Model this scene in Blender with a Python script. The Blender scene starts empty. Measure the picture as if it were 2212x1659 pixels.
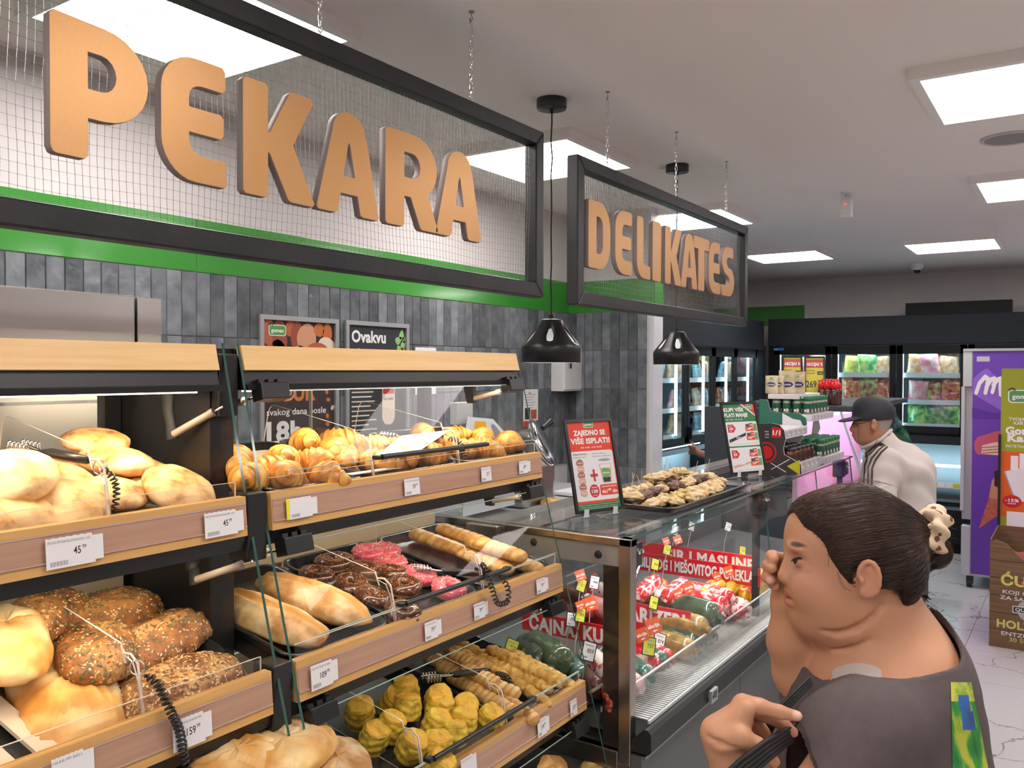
# Supermarket bakery and deli counter. Metres; X runs along the counters away from the camera, Y towards the tiled wall.
import bpy, bmesh, math, random
import numpy as np
from mathutils import Vector, Matrix, noise
PI = math.pi
random.seed(7)
SC = bpy.context.scene
COL = SC.collection
# ---------------------------------------------------------------- camera, world, exposure
FPX = 1828.0
YAW, PIT, ROL = math.radians(34.0), math.radians(-1.0), math.radians(0.16)
CAM = Vector((0, 0, 1.75))
F_ = Vector((math.cos(YAW) * math.cos(PIT), math.sin(YAW) * math.cos(PIT), math.sin(PIT)))
R0 = F_.cross(Vector((0, 0, 1))).normalized()
U0 = R0.cross(F_)
R_ = R0 * math.cos(ROL) + U0 * math.sin(ROL)
U_ = -R0 * math.sin(ROL) + U0 * math.cos(ROL)
cam = bpy.data.objects.new('camera', bpy.data.cameras.new('camera'))
COL.objects.link(cam)
cam.data.sensor_width = 36.0
cam.data.lens = 36.0 * FPX / 2212.0
cam.data.clip_start = 0.02
m3 = Matrix((R_, U_, -F_)).transposed()
cam.matrix_world = Matrix.Translation(CAM) @ m3.to_4x4()
SC.camera = cam
world = bpy.data.worlds.new('world')
SC.world = world
world.use_nodes = True
world.node_tree.nodes['Background'].inputs[0].default_value = (0.8, 0.85, 1, 1)
world.node_tree.nodes['Background'].inputs[1].default_value = 0.05
SC.view_settings.view_transform = 'Standard'
SC.view_settings.look = 'None'
SC.view_settings.exposure = 0.0
SC.view_settings.gamma = 1.0
SC.view_settings.use_curve_mapping = False
SC.cycles.use_denoising = True
SC.cycles.max_bounces = 8
SC.cycles.transparent_max_bounces = 24
SC.cycles.caustics_reflective = False
SC.cycles.caustics_refractive = False
PANEL_POWER = 16.0
PANEL_COL = (1.0, 0.93, 0.90)

def ray(x, y): return F_ + R_ * ((x - 1106.0) / FPX) + U_ * ((829.5 - y) / FPX)
def onX(x, y, X): r = ray(x, y); return CAM + r * (X / r.x)
def onY(x, y, Y): r = ray(x, y); return CAM + r * (Y / r.y)
def onZ(x, y, Z): r = ray(x, y); return CAM + r * ((Z - CAM.z) / r.z)
def atd(x, y, d): return CAM + ray(x, y) * d
def onP(x, y, Yr, zr, s):          # plane z = zr + s (Y - Yr): a sloping shelf
    r = ray(x, y); t = (zr - s * Yr - CAM.z) / (r.z - s * r.y); return CAM + r * t

def area(name, loc, rot, sx, sy, power, col, spread=None):
    l = bpy.data.lights.new(name, 'AREA'); l.shape = 'RECTANGLE'; l.size = sx; l.size_y = sy; l.energy = power; l.color = col
    if spread: l.spread = spread
    o = bpy.data.objects.new(name, l); o.location = loc; o.rotation_euler = rot; COL.objects.link(o); return o
# warm LED bars under the fascia and under each bakery shelf
WARM = (1.0, 0.80, 0.55)
for x in (0.55, 1.61):
    for (y, z, p) in ((1.44, 1.70, 3.9), (1.36, 1.40, 3.0), (1.29, 1.08, 3.2), (1.20, 0.76, 1.8)):
        area('shelf_led_light', (x, y, z), (math.radians(22), 0, 0), 0.92, 0.02, p, WARM)

# ---------------------------------------------------------------- materials
def new_mat(name):
    m = bpy.data.materials.new(name); m.use_nodes = True
    nt = m.node_tree; return m, nt, nt.nodes['Principled BSDF']
def rgba(c): return (c[0], c[1], c[2], 1.0)
def srgb(r, g, b):
    f = lambda v: (v / 255 / 12.92) if v / 255 <= 0.04045 else ((v / 255 + 0.055) / 1.055) ** 2.4
    return (f(r), f(g), f(b))
_MC = {}
def mat(name, c, rough=0.5, metal=0.0, c2=None, scale=8.0, bump=0.0, bscale=None, stretch=None, emit=0.0, coat=0.0, spec=None, rnd=0.0, detail=4.0, lo=0.35, hi=0.65, sss=0.0):
    if name in _MC: return _MC[name]
    m, nt, b = new_mat(name); _MC[name] = m
    N, L = nt.nodes, nt.links
    b.inputs['Base Color'].default_value = rgba(c); b.inputs['Roughness'].default_value = rough; b.inputs['Metallic'].default_value = metal
    if coat: b.inputs['Coat Weight'].default_value = coat; b.inputs['Coat Roughness'].default_value = 0.08
    if spec is not None: b.inputs['Specular IOR Level'].default_value = spec
    if sss: b.inputs['Subsurface Weight'].default_value = sss; b.inputs['Subsurface Radius'].default_value = (0.012, 0.005, 0.003); b.inputs['Subsurface Scale'].default_value = 1.0
    if emit: b.inputs['Emission Color'].default_value = rgba(c); b.inputs['Emission Strength'].default_value = emit
    if c2 is not None or bump or rnd:
        tc = N.new('ShaderNodeTexCoord'); mp = N.new('ShaderNodeMapping'); L.new(tc.outputs['Object'], mp.inputs[0])
        if stretch: mp.inputs['Scale'].default_value = stretch
        oi = N.new('ShaderNodeObjectInfo')
        mu = N.new('ShaderNodeMath'); mu.operation = 'MULTIPLY'; mu.inputs[1].default_value = 37.0; L.new(oi.outputs['Random'], mu.inputs[0])
    if c2 is not None:
        nz = N.new('ShaderNodeTexNoise'); nz.noise_dimensions = '4D'; nz.inputs['Scale'].default_value = scale; nz.inputs['Detail'].default_value = detail
        L.new(mp.outputs[0], nz.inputs['Vector']); L.new(mu.outputs[0], nz.inputs['W'])
        cr = N.new('ShaderNodeValToRGB'); cr.color_ramp.elements[0].position = lo; cr.color_ramp.elements[1].position = hi
        cols = [c] + (list(c2) if isinstance(c2[0], (tuple, list)) else [c2])
        cr.color_ramp.elements[0].color = rgba(cols[0]); cr.color_ramp.elements[1].color = rgba(cols[-1])
        for i in range(1, len(cols) - 1):
            e = cr.color_ramp.elements.new(lo + (hi - lo) * i / (len(cols) - 1)); e.color = rgba(cols[i])
        L.new(nz.outputs['Fac'], cr.inputs[0]); out = cr.outputs[0]
        if rnd:
            hs = N.new('ShaderNodeHueSaturation'); mr = N.new('ShaderNodeMapRange'); mr.inputs['To Min'].default_value = 1 - rnd; mr.inputs['To Max'].default_value = 1 + rnd
            L.new(oi.outputs['Random'], mr.inputs['Value']); L.new(mr.outputs[0], hs.inputs['Value']); L.new(out, hs.inputs['Color']); out = hs.outputs[0]
        L.new(out, b.inputs['Base Color'])
    if bump:
        nb = N.new('ShaderNodeTexNoise'); nb.inputs['Scale'].default_value = bscale or scale * 3; nb.inputs['Detail'].default_value = 5
        L.new(mp.outputs[0], nb.inputs['Vector']); bp = N.new('ShaderNodeBump'); bp.inputs['Strength'].default_value = bump; bp.inputs['Distance'].default_value = 0.004
        L.new(nb.outputs['Fac'], bp.inputs['Height']); L.new(bp.outputs[0], b.inputs['Normal'])
    return m
def emitter(name, c, s):
    if name in _MC: return _MC[name]
    m, nt, b = new_mat(name); _MC[name] = m
    nt.nodes.remove(b); e = nt.nodes.new('ShaderNodeEmission'); e.inputs[0].default_value = rgba(c); e.inputs[1].default_value = s
    nt.links.new(e.outputs[0], nt.nodes['Material Output'].inputs[0]); return m
def glass(name, tint=(0.97, 0.985, 0.98), refl=1.0, rough=0.02):
    if name in _MC: return _MC[name]
    m, nt, b = new_mat(name); _MC[name] = m
    nt.nodes.remove(b); N, L = nt.nodes, nt.links
    t = N.new('ShaderNodeBsdfTransparent'); t.inputs[0].default_value = rgba(tint)
    g = N.new('ShaderNodeBsdfGlossy'); g.inputs['Roughness'].default_value = rough
    ge = N.new('ShaderNodeNewGeometry'); dt = N.new('ShaderNodeVectorMath'); dt.operation = 'DOT_PRODUCT'; L.new(ge.outputs['Incoming'], dt.inputs[0]); L.new(ge.outputs['Normal'], dt.inputs[1])
    ab = N.new('ShaderNodeMath'); ab.operation = 'ABSOLUTE'; L.new(dt.outputs['Value'], ab.inputs[0])
    om = N.new('ShaderNodeMath'); om.operation = 'SUBTRACT'; om.inputs[0].default_value = 1.0; L.new(ab.outputs[0], om.inputs[1])
    pw = N.new('ShaderNodeMath'); pw.operation = 'POWER'; pw.inputs[1].default_value = 5.0; L.new(om.outputs[0], pw.inputs[0])
    mu = N.new('ShaderNodeMath'); mu.operation = 'MULTIPLY_ADD'; mu.inputs[1].default_value = 0.9 * refl; mu.inputs[2].default_value = 0.025 * refl; L.new(pw.outputs[0], mu.inputs[0])
    mx = N.new('ShaderNodeMixShader'); L.new(mu.outputs[0], mx.inputs[0]); L.new(t.outputs[0], mx.inputs[1]); L.new(g.outputs[0], mx.inputs[2])
    L.new(mx.outputs[0], N['Material Output'].inputs[0]); return m
def wood(name, c, c2, axis='X', rough=0.42):
    st = {'X': (3.0, 60.0, 60.0), 'Y': (60.0, 3.0, 60.0)}[axis]
    return mat(name, c, rough, c2=c2, scale=1.6, stretch=st, lo=0.3, hi=0.72, bump=0.12, bscale=2.0, detail=6)

BLACK = mat('black_paint', (0.012, 0.012, 0.013), 0.38)
BLACKP = mat('black_plastic', (0.015, 0.015, 0.016), 0.3)
BLACKM = mat('matt_black', (0.01, 0.01, 0.011), 0.7)
STEEL = mat('brushed_steel', (0.52, 0.50, 0.47), 0.28, 1.0, c2=(0.44, 0.42, 0.40), scale=3, stretch=(1, 1, 60), rnd=0.0)
CHROME = mat('chrome', (0.75, 0.75, 0.75), 0.12, 1.0)
WHITE = mat('white_plastic', (0.78, 0.78, 0.78), 0.4)
PAPER = mat('white_paper', (0.82, 0.80, 0.80), 0.6)
CREAM = mat('cream_panel', (0.62, 0.53, 0.40), 0.45)
GLASS = glass('clear_glass', refl=0.65)
ACRYL = glass('clear_acrylic', (0.97, 0.97, 0.97), 1.3, 0.03)
GEDGE = mat('green_glass_edge', (0.03, 0.10, 0.08), 0.12, coat=0.5)
AEDGE = mat('acrylic_edge', (0.75, 0.66, 0.58), 0.15, coat=0.6)
FASC = wood('light_oak_fascia', (0.92, 0.62, 0.27), (0.82, 0.50, 0.19))
RAILW = wood('oak_rail_edge', (0.72, 0.42, 0.15), (0.60, 0.33, 0.11))
RAILM = wood('oak_rail_face', (0.52, 0.31, 0.21), (0.43, 0.24, 0.16))
INK = mat('black_ink', (0.03, 0.03, 0.03), 0.6)

# ---------------------------------------------------------------- mesh building
_TXT = {}
def text_mesh(s, bold=0.0, sx=1.0, shear=0.0):
    k = (s, bold, sx, shear)
    if k in _TXT: return _TXT[k]
    cu = bpy.data.curves.new('t', 'FONT'); cu.body = s; cu.size = 1.0; cu.offset = bold; cu.resolution_u = 3; cu.shear = shear; cu.space_character = 1.0 + bold * 1.2
    o = bpy.data.objects.new('t', cu); COL.objects.link(o)
    dg = bpy.context.evaluated_depsgraph_get()
    me = bpy.data.meshes.new_from_object(o.evaluated_get(dg))
    vs = [(v.co.x * sx, v.co.y) for v in me.vertices]; fs = [tuple(p.vertices) for p in me.polygons]
    bpy.data.objects.remove(o); bpy.data.curves.remove(cu); bpy.data.meshes.remove(me)
    if vs:
        x0 = min(v[0] for v in vs); x1 = max(v[0] for v in vs); y0 = min(v[1] for v in vs); y1 = max(v[1] for v in vs)
    else: x0 = x1 = y0 = y1 = 0
    _TXT[k] = (vs, fs, x0, x1, y0, y1); return _TXT[k]

class MB:
    def __init__(s): s.v = []; s.f = []; s.m = []; s.sm = []
    def add(s, vs, fs, mt=None, smooth=False, M=None):
        n = len(s.v)
        if M is not None: vs = [M @ Vector(v) for v in vs]
        s.v.extend([tuple(v) for v in vs])
        for f in fs: s.f.append(tuple(i + n for i in f)); s.m.append(mt); s.sm.append(smooth)
        return s
    def box(s, a, b, mt=None, M=None):
        (x0, y0, z0), (x1, y1, z1) = a, b
        x0, x1 = min(x0, x1), max(x0, x1); y0, y1 = min(y0, y1), max(y0, y1); z0, z1 = min(z0, z1), max(z0, z1)
        vs = [(x0, y0, z0), (x1, y0, z0), (x1, y1, z0), (x0, y1, z0), (x0, y0, z1), (x1, y0, z1), (x1, y1, z1), (x0, y1, z1)]
        return s.add(vs, [(0, 3, 2, 1), (4, 5, 6, 7), (0, 1, 5, 4), (1, 2, 6, 5), (2, 3, 7, 6), (3, 0, 4, 7)], mt, False, M)
    def rbox(s, a, b, r=0.004, mt=None, M=None):      # chamfered box
        (x0, y0, z0), (x1, y1, z1) = a, b
        x0, x1 = min(x0, x1), max(x0, x1); y0, y1 = min(y0, y1), max(y0, y1); z0, z1 = min(z0, z1), max(z0, z1)
        bm = bmesh.new(); bmesh.ops.create_cube(bm, size=1.0)
        for v in bm.verts: v.co = Vector(((x0 + x1) / 2 + v.co.x * (x1 - x0), (y0 + y1) / 2 + v.co.y * (y1 - y0), (z0 + z1) / 2 + v.co.z * (z1 - z0)))
        r = min(r, (x1 - x0) * .45, (y1 - y0) * .45, (z1 - z0) * .45)
        bmesh.ops.bevel(bm, geom=bm.edges[:], offset=r, segments=2, affect='EDGES', profile=0.6)
        bm.verts.index_update()
        s.add([v.co.copy() for v in bm.verts], [tuple(v.index for v in f.verts) for f in bm.faces], mt, False, M); bm.free(); return s
    def quad(s, a, b, c, d, mt=None): return s.add([a, b, c, d], [(0, 1, 2, 3)], mt)
    def cyl(s, p0, p1, r0, r1=None, n=12, mt=None, caps=True, M=None, smooth=True):
        r1 = r0 if r1 is None else r1
        p0, p1 = Vector(p0), Vector(p1); d = (p1 - p0).normalized(); a = d.orthogonal().normalized(); b = d.cross(a)
        vs = []
        for p, r in ((p0, r0), (p1, r1)):
            for i in range(n): t = 2 * PI * i / n; vs.append(p + (a * math.cos(t) + b * math.sin(t)) * r)
        fs = [(i, (i + 1) % n, n + (i + 1) % n, n + i) for i in range(n)]
        s.add(vs, fs, mt, smooth, M)
        if caps: s.add(vs, [tuple(range(n - 1, -1, -1)), tuple(range(n, 2 * n))], mt, False, M)
        return s
    def tube(s, pts, r, n=8, mt=None, closed=False, M=None, caps=True, flat=1.0):
        pts = [Vector(p) for p in pts]; k = len(pts); vs = []
        up = None
        for i, p in enumerate(pts):
            if closed: t = (pts[(i + 1) % k] - pts[i - 1])
            else: t = pts[min(i + 1, k - 1)] - pts[max(i - 1, 0)]
            t.normalize()
            if up is None: up = t.orthogonal().normalized()
            else:
                up = up - t * up.dot(t)
                up = up.normalized() if up.length > 1e-6 else t.orthogonal().normalized()
            b = t.cross(up); rr = r[i] if isinstance(r, (list, tuple)) else r
            for j in range(n): a = 2 * PI * j / n; vs.append(p + up * math.cos(a) * rr * flat + b * math.sin(a) * rr)
        fs = []
        for i in range(k if closed else k - 1):
            i2 = (i + 1) % k
            for j in range(n): fs.append((i * n + j, i * n + (j + 1) % n, i2 * n + (j + 1) % n, i2 * n + j))
        s.add(vs, fs, mt, True, M)
        if not closed and caps: s.add(vs, [tuple(range(n - 1, -1, -1)), tuple((k - 1) * n + j for j in range(n))], mt, False, M)
        return s
    def lathe(s, prof, n=24, mt=None, M=None, fn=None, cap=False):
        vs = []
        for (r, z) in prof:
            for i in range(n):
                t = 2 * PI * i / n; rr = fn(r, z, t) if fn else r; vs.append((rr * math.cos(t), rr * math.sin(t), z))
        fs = [(i * n + j, i * n + (j + 1) % n, (i + 1) * n + (j + 1) % n, (i + 1) * n + j) for i in range(len(prof) - 1) for j in range(n)]
        s.add(vs, fs, mt, True, M)
        if cap: s.add(vs, [tuple(range(n - 1, -1, -1)), tuple((len(prof) - 1) * n + j for j in range(n))], mt, False, M)
        return s
    def prism(s, poly, h, M=None, mt=None, mtside=None):     # poly in xy, extruded 0..h in z, any simple polygon
        n = len(poly); vs = [(p[0], p[1], 0) for p in poly] + [(p[0], p[1], h) for p in poly]
        s.add(vs, [tuple(range(n - 1, -1, -1)), tuple(range(n, 2 * n))], mt, False, M)
        s.add(vs, [(i, (i + 1) % n, n + (i + 1) % n, n + i) for i in range(n)], mtside or mt, False, M); return s
    def grid(s, fn, nu, nv, mt=None, wrapu=False, wrapv=False, M=None, smooth=True):
        vs = [fn(i / (nu if wrapu else nu - 1), j / (nv if wrapv else nv - 1)) for i in range(nu) for j in range(nv)]
        fs = []
        for i in range(nu if wrapu else nu - 1):
            for j in range(nv if wrapv else nv - 1):
                i2, j2 = (i + 1) % nu, (j + 1) % nv
                fs.append((i * nv + j, i2 * nv + j, i2 * nv + j2, i * nv + j2))
        return s.add(vs, fs, mt, smooth, M)
    def text(s, t, P, x, y, h, mt, bold=0.02, sx=1.0, align='L', layer=2, shear=0.0, w=None, rot=0.0):
        """text on plane P=(o,u,v); cap height h; w = fitted width"""
        vs, fs, x0, x1, y0, y1 = text_mesh(t, bold, 1.0, shear)
        if not vs: return s
        k = h / 0.73; kx = k * sx
        if w: kx = w / max(x1 - x0, 1e-6)
        ox = -x0 * kx
        if align == 'C': ox = -(x0 + x1) / 2 * kx
        if align == 'R': ox = -x1 * kx
        o, u, v = P; nrm = u.cross(v).normalized(); cr, sr = math.cos(rot), math.sin(rot)
        def pt(a, b): A = a * kx + ox; B = b * k; return o + u * (x + A * cr - B * sr) + v * (y + A * sr + B * cr) + nrm * (0.00025 * layer)
        return s.add([pt(a, b) for a, b in vs], fs, mt)
    def rect(s, P, x0, y0, x1, y1, mt, layer=1, r=0.0, n=4):
        o, u, v = P; nrm = u.cross(v).normalized()
        if r <= 0: pts = [(x0, y0), (x1, y0), (x1, y1), (x0, y1)]
        else:
            pts = []
            for cx, cy, a0 in ((x1 - r, y0 + r, -PI / 2), (x1 - r, y1 - r, 0), (x0 + r, y1 - r, PI / 2), (x0 + r, y0 + r, PI)):
                for i in range(n + 1): a = a0 + PI / 2 * i / n; pts.append((cx + r * math.cos(a), cy + r * math.sin(a)))
        return s.poly(P, pts, mt, layer)
    def poly(s, P, pts, mt, layer=1):
        o, u, v = P; nrm = u.cross(v).normalized()
        return s.add([o + u * a + v * b + nrm * (0.00025 * layer) for a, b in pts], [tuple(range(len(pts)))], mt)
    def disc(s, P, x, y, rx, ry, mt, layer=1, n=20, rot=0.0, wob=0.0):
        pts = []
        for i in range(n):
            a = 2 * PI * i / n; k = 1 + wob * math.sin(a * 3 + x * 90); X = rx * math.cos(a) * k; Y = ry * math.sin(a) * k
            pts.append((x + X * math.cos(rot) - Y * math.sin(rot), y + X * math.sin(rot) + Y * math.cos(rot)))
        return s.poly(P, pts, mt, layer)
    def mesh(s, name, mt, off=Vector((0, 0, 0)), flat=False):
        me = bpy.data.meshes.new(name)
        me.from_pydata([(v[0] - off[0], v[1] - off[1], v[2] - off[2]) for v in s.v], [], s.f)
        mats = []
        for x in s.m:
            x = x or mt
            if x not in mats: mats.append(x)
        for x in mats: me.materials.append(x)
        ix = {x: i for i, x in enumerate(mats)}
        if s.f:
            me.polygons.foreach_set('material_index', [ix[x or mt] for x in s.m])
            me.polygons.foreach_set('use_smooth', [bool(a) and not flat for a in s.sm])
        me.update(); return me

ROOTLOC = {}
def thing(name, label, cat, loc=(0, 0, 0), group=None, rz=0.0):
    o = bpy.data.objects.new(name, None); o.empty_display_size = 0.05; COL.objects.link(o); o.location = loc; o.rotation_euler = (0, 0, rz)
    o['label'] = label; o['category'] = cat
    if group: o['group'] = group
    return o
def part(name, mb, mt, parent=None, world=False, label=None, kind=None):
    """mesh object; under a thing built in world coordinates the vertices are shifted by the thing's location"""
    off = Vector((0, 0, 0))
    if parent is not None and world:
        p = parent
        while p.parent: p = p.parent
        off = Vector(p.location)
    me = mb.mesh(name, mt, off) if isinstance(mb, MB) else mb
    o = bpy.data.objects.new(name, me); COL.objects.link(o)
    if parent is not None: o.parent = parent
    if label: o['label'] = label
    if kind: o['kind'] = kind
    return o
def solo(name, mb, mt, label, cat, loc=None, group=None):
    """one thing that is one mesh, built in world coordinates, with its origin at loc"""
    if loc is None:
        n = len(mb.v); loc = (sum(v[0] for v in mb.v) / n, sum(v[1] for v in mb.v) / n, min(v[2] for v in mb.v))
    me = mb.mesh(name, mt, Vector(loc)); o = bpy.data.objects.new(name, me); COL.objects.link(o); o.location = loc
    o['label'] = label; o['category'] = cat
    if group: o['group'] = group
    return o
def struct(name, mb, mt, parent=None):
    o = part(name, mb, mt, parent)
    if parent is None: o['kind'] = 'structure'
    return o
def dup(src, loc=None, label=None, rot=None, scale=None, group=None):
    def cp(o, par):
        c = o.copy(); COL.objects.link(c); c.parent = par
        for ch in o.children: cp(ch, c)
        return c
    r = cp(src, None)
    if loc is not None: r.location = loc
    if rot is not None: r.rotation_euler = rot
    if scale is not None: r.scale = scale if isinstance(scale, (tuple, list)) else (scale,) * 3
    if label: r['label'] = label
    if group: r['group'] = group
    return r
def Tm(loc, rot=(0, 0, 0), sc=(1, 1, 1)):
    from mathutils import Euler
    return Matrix.Translation(Vector(loc)) @ Euler(rot).to_matrix().to_4x4() @ Matrix.Diagonal((sc[0], sc[1], sc[2], 1))
def bez(p0, p1, p2, n=6):
    return [tuple((1 - t) ** 2 * a + 2 * t * (1 - t) * b + t * t * c for a, b, c in zip(p0, p1, p2)) for t in [i / n for i in range(n + 1)]]
X1, Y1, Z1 = Vector((1, 0, 0)), Vector((0, 1, 0)), Vector((0, 0, 1))
# ---------------------------------------------------------------- room shell
WALLC = mat('wall_paint', (0.66, 0.63, 0.62), 0.75)
CEILC = mat('ceiling_paint', (0.88, 0.81, 0.79), 0.85)
DARKW = mat('dark_panel', (0.025, 0.03, 0.037), 0.5)
H = 2.75; WL = 2.80
m = MB(); m.box((-4, -3.6, H), (10.5, 3.9, H + 0.1)); struct('ceiling', m, CEILC)
# floor: slab with large marble-look tiles laid on it
def marble():
    mm, nt, b = new_mat('marble_tile'); N, L = nt.nodes, nt.links
    tc = N.new('ShaderNodeTexCoord'); oi = N.new('ShaderNodeObjectInfo'); ge = N.new('ShaderNodeNewGeometry')
    wn = N.new('ShaderNodeTexNoise'); wn.inputs['Scale'].default_value = 5; wn.inputs['Detail'].default_value = 6; L.new(ge.outputs['Position'], wn.inputs['Vector'])
    mx = N.new('ShaderNodeMix'); mx.data_type = 'RGBA'; mx.blend_type = 'LINEAR_LIGHT'; mx.inputs[0].default_value = 0.14
    L.new(ge.outputs['Position'], mx.inputs[6]); L.new(wn.outputs['Color'], mx.inputs[7])
    vo = N.new('ShaderNodeTexVoronoi'); vo.feature = 'DISTANCE_TO_EDGE'; vo.inputs['Scale'].default_value = 1.9; L.new(mx.outputs[2], vo.inputs['Vector'])
    r1 = N.new('ShaderNodeValToRGB'); r1.color_ramp.elements[0].position = 0.0; r1.color_ramp.elements[1].position = 0.011
    r1.color_ramp.elements[0].color = (0, 0, 0, 1); r1.color_ramp.elements[1].color = (1, 1, 1, 1); L.new(vo.outputs['Distance'], r1.inputs[0])
    ms = N.new('ShaderNodeTexNoise'); ms.inputs['Scale'].default_value = 2.3; L.new(ge.outputs['Position'], ms.inputs['Vector'])
    r2 = N.new('ShaderNodeValToRGB'); r2.color_ramp.elements[0].position = 0.47; r2.color_ramp.elements[1].position = 0.56; L.new(ms.outputs['Fac'], r2.inputs[0])
    mm2 = N.new('ShaderNodeMath'); mm2.operation = 'MAXIMUM'; L.new(r1.outputs[0], mm2.inputs[0]); L.new(r2.outputs[0], mm2.inputs[1])
    c = N.new('ShaderNodeMix'); c.data_type = 'RGBA'; c.inputs[6].default_value = (0.10, 0.09, 0.085, 1); c.inputs[7].default_value = (0.52, 0.53, 0.53, 1)
    L.new(mm2.outputs[0], c.inputs[0]); L.new(c.outputs[2], b.inputs['Base Color']); b.inputs['Roughness'].default_value = 0.22
    return mm
MARB = marble()
m = MB(); m.box((-4, -3.6, -0.12), (10.5, 3.9, -0.01))
floor = struct('floor', m, mat('grout', (0.45, 0.45, 0.44), 0.8))
m = MB(); m.box((0, 0, -0.01), (0.597, 0.597, 0.0)); tile0 = m.mesh('tile', MARB)
for i in range(12):
    for j in range(9):
        if i * 0.6 + 2.4 > 9.6: continue
        o = part('tile', tile0, MARB, floor); o.location = (2.4 + i * 0.6, -3.0 + j * 0.6, 0)
m = MB(); m.box((-4, -3.6, -0.01), (2.397, 3.9, 0.0)); m.box((2.4, 2.4, -0.01), (10.5, 3.9, 0.0)); m.box((2.4, -3.6, -0.01), (10.5, -3.003, 0.0)); m.box((9.6, -3.0, -0.01), (10.5, 2.397, 0.0))
part('tile_field', m, MARB, floor, kind='stuff')
# walls
m = MB(); m.box((-4, WL, 0), (4.81, WL + 0.1, H)); wall_left = struct('wall_left', m, WALLC)
m = MB(); m.box((4.81, 2.215, 0), (4.93, WL + 0.1, H)); wall_stub = struct('wall_stub', m, WALLC)
m = MB(); m.box((4.93, 3.62, 0), (9.7, 3.72, H)); struct('wall_left_back', m, WALLC)
m = MB(); m.box((4.83, WL + 0.1, 0), (4.93, 3.72, H)); struct('wall_side', m, WALLC)
m = MB(); m.box((9.62, -3.6, 0), (9.72, 3.72, H)); wall_far = struct('wall_far', m, WALLC)
WD = mat('stocked_wall', (0.60, 0.56, 0.54), 0.8)
m = MB(); m.box((-4, -3.7, 0), (9.8, -3.6, H)); struct('wall_right', m, WD)
m = MB(); m.box((-4.1, -3.6, 0), (-4, 3.9, H)); struct('wall_near', m, WD)
# green glossy band: two lengths with a seam on the long wall, one on the stub, one far
GREEN = mat('green_band', srgb(58, 140, 52), 0.16, c2=srgb(62, 148, 56), scale=2, bump=0.05, bscale=6, coat=0.6)
for i, (a, b) in enumerate((((-1.0, WL - 0.006, 2.117), (1.998, WL, 2.317)), ((2.0, WL - 0.006, 2.117), (4.81, WL, 2.317)))):
    m = MB(); m.rbox(a, b, 0.002); struct('trim_%d' % (i + 1), m, GREEN)
m = MB(); m.rbox((4.804, 2.19, 2.117), (4.81, WL, 2.317), 0.002); m.box((4.81, 2.185, 2.117), (4.93, 2.19, 2.317)); struct('trim_3', m, GREEN)
m = MB(); m.rbox((9.61, 2.57, 2.25), (9.62, 3.62, 2.47), 0.002); struct('trim_4', m, GREEN)
m = MB(); m.box((4.80, 2.188, 0), (4.935, 2.215, 2.117)); struct('trim_5', m, mat('white_trim', (0.72, 0.74, 0.78), 0.4))
# glazed wall tiles, each its own piece
def tile_mat():
    mm, nt, b = new_mat('glazed_tile'); N, L = nt.nodes, nt.links
    oi = N.new('ShaderNodeObjectInfo'); tc = N.new('ShaderNodeTexCoord')
    ad = N.new('ShaderNodeVectorMath'); ad.operation = 'ADD'; mu = N.new('ShaderNodeMath'); mu.operation = 'MULTIPLY'; mu.inputs[1].default_value = 50
    L.new(oi.outputs['Random'], mu.inputs[0]); L.new(tc.outputs['Object'], ad.inputs[0]); L.new(mu.outputs[0], ad.inputs[1])
    n1 = N.new('ShaderNodeTexNoise'); n1.inputs['Scale'].default_value = 14; n1.inputs['Detail'].default_value = 5; L.new(ad.outputs[0], n1.inputs['Vector'])
    cr = N.new('ShaderNodeValToRGB'); cr.color_ramp.elements[0].position = 0.3; cr.color_ramp.elements[1].position = 0.7
    cr.color_ramp.elements[0].color = rgba((0.10, 0.113, 0.128)); cr.color_ramp.elements[1].color = rgba((0.20, 0.218, 0.235)); L.new(n1.outputs['Fac'], cr.inputs[0])
    r2 = N.new('ShaderNodeMapRange'); r2.inputs['To Min'].default_value = 0.65; r2.inputs['To Max'].default_value = 1.4; L.new(oi.outputs['Random'], r2.inputs['Value'])
    hs = N.new('ShaderNodeHueSaturation'); L.new(cr.outputs[0], hs.inputs['Color']); L.new(r2.outputs[0], hs.inputs['Value']); L.new(hs.outputs[0], b.inputs['Base Color'])
    n2 = N.new('ShaderNodeTexNoise'); n2.inputs['Scale'].default_value = 22; n2.inputs['Detail'].default_value = 2; L.new(ad.outputs[0], n2.inputs['Vector'])
    bp = N.new('ShaderNodeBump'); bp.inputs['Strength'].default_value = 0.55; bp.inputs['Distance'].default_value = 0.006; L.new(n2.outputs['Fac'], bp.inputs['Height']); L.new(bp.outputs[0], b.inputs['Normal'])
    b.inputs['Roughness'].default_value = 0.17; return mm
TILE = tile_mat()
def tile_mesh(axis):
    m = MB(); w, h, d, c = 0.0600, 0.2415, 0.008, 0.0016
    out = [(0, 0), (w, 0), (w, h), (0, h)]; inn = [(c, c), (w - c, c), (w - c, h - c), (c, h - c)]
    if axis == 'Y': A = [(x, 0, z) for x, z in out]; B = [(x, -d * .6, z) for x, z in out]; T = [(x, -d, z) for x, z in inn]
    else: A = [(0, -x, z) for x, z in out]; B = [(-d * .6, -x, z) for x, z in out]; T = [(-d, -x, z) for x, z in inn]
    fs = [(8, 9, 10, 11)]
    for i in range(4): j = (i + 1) % 4; fs += [(i, j, 4 + j, 4 + i), (4 + i, 4 + j, 8 + j, 8 + i)]
    m.add(A + B + T, fs); return m.mesh('tile', TILE)
tm = tile_mesh('Y'); rr = random.Random(3)
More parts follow.
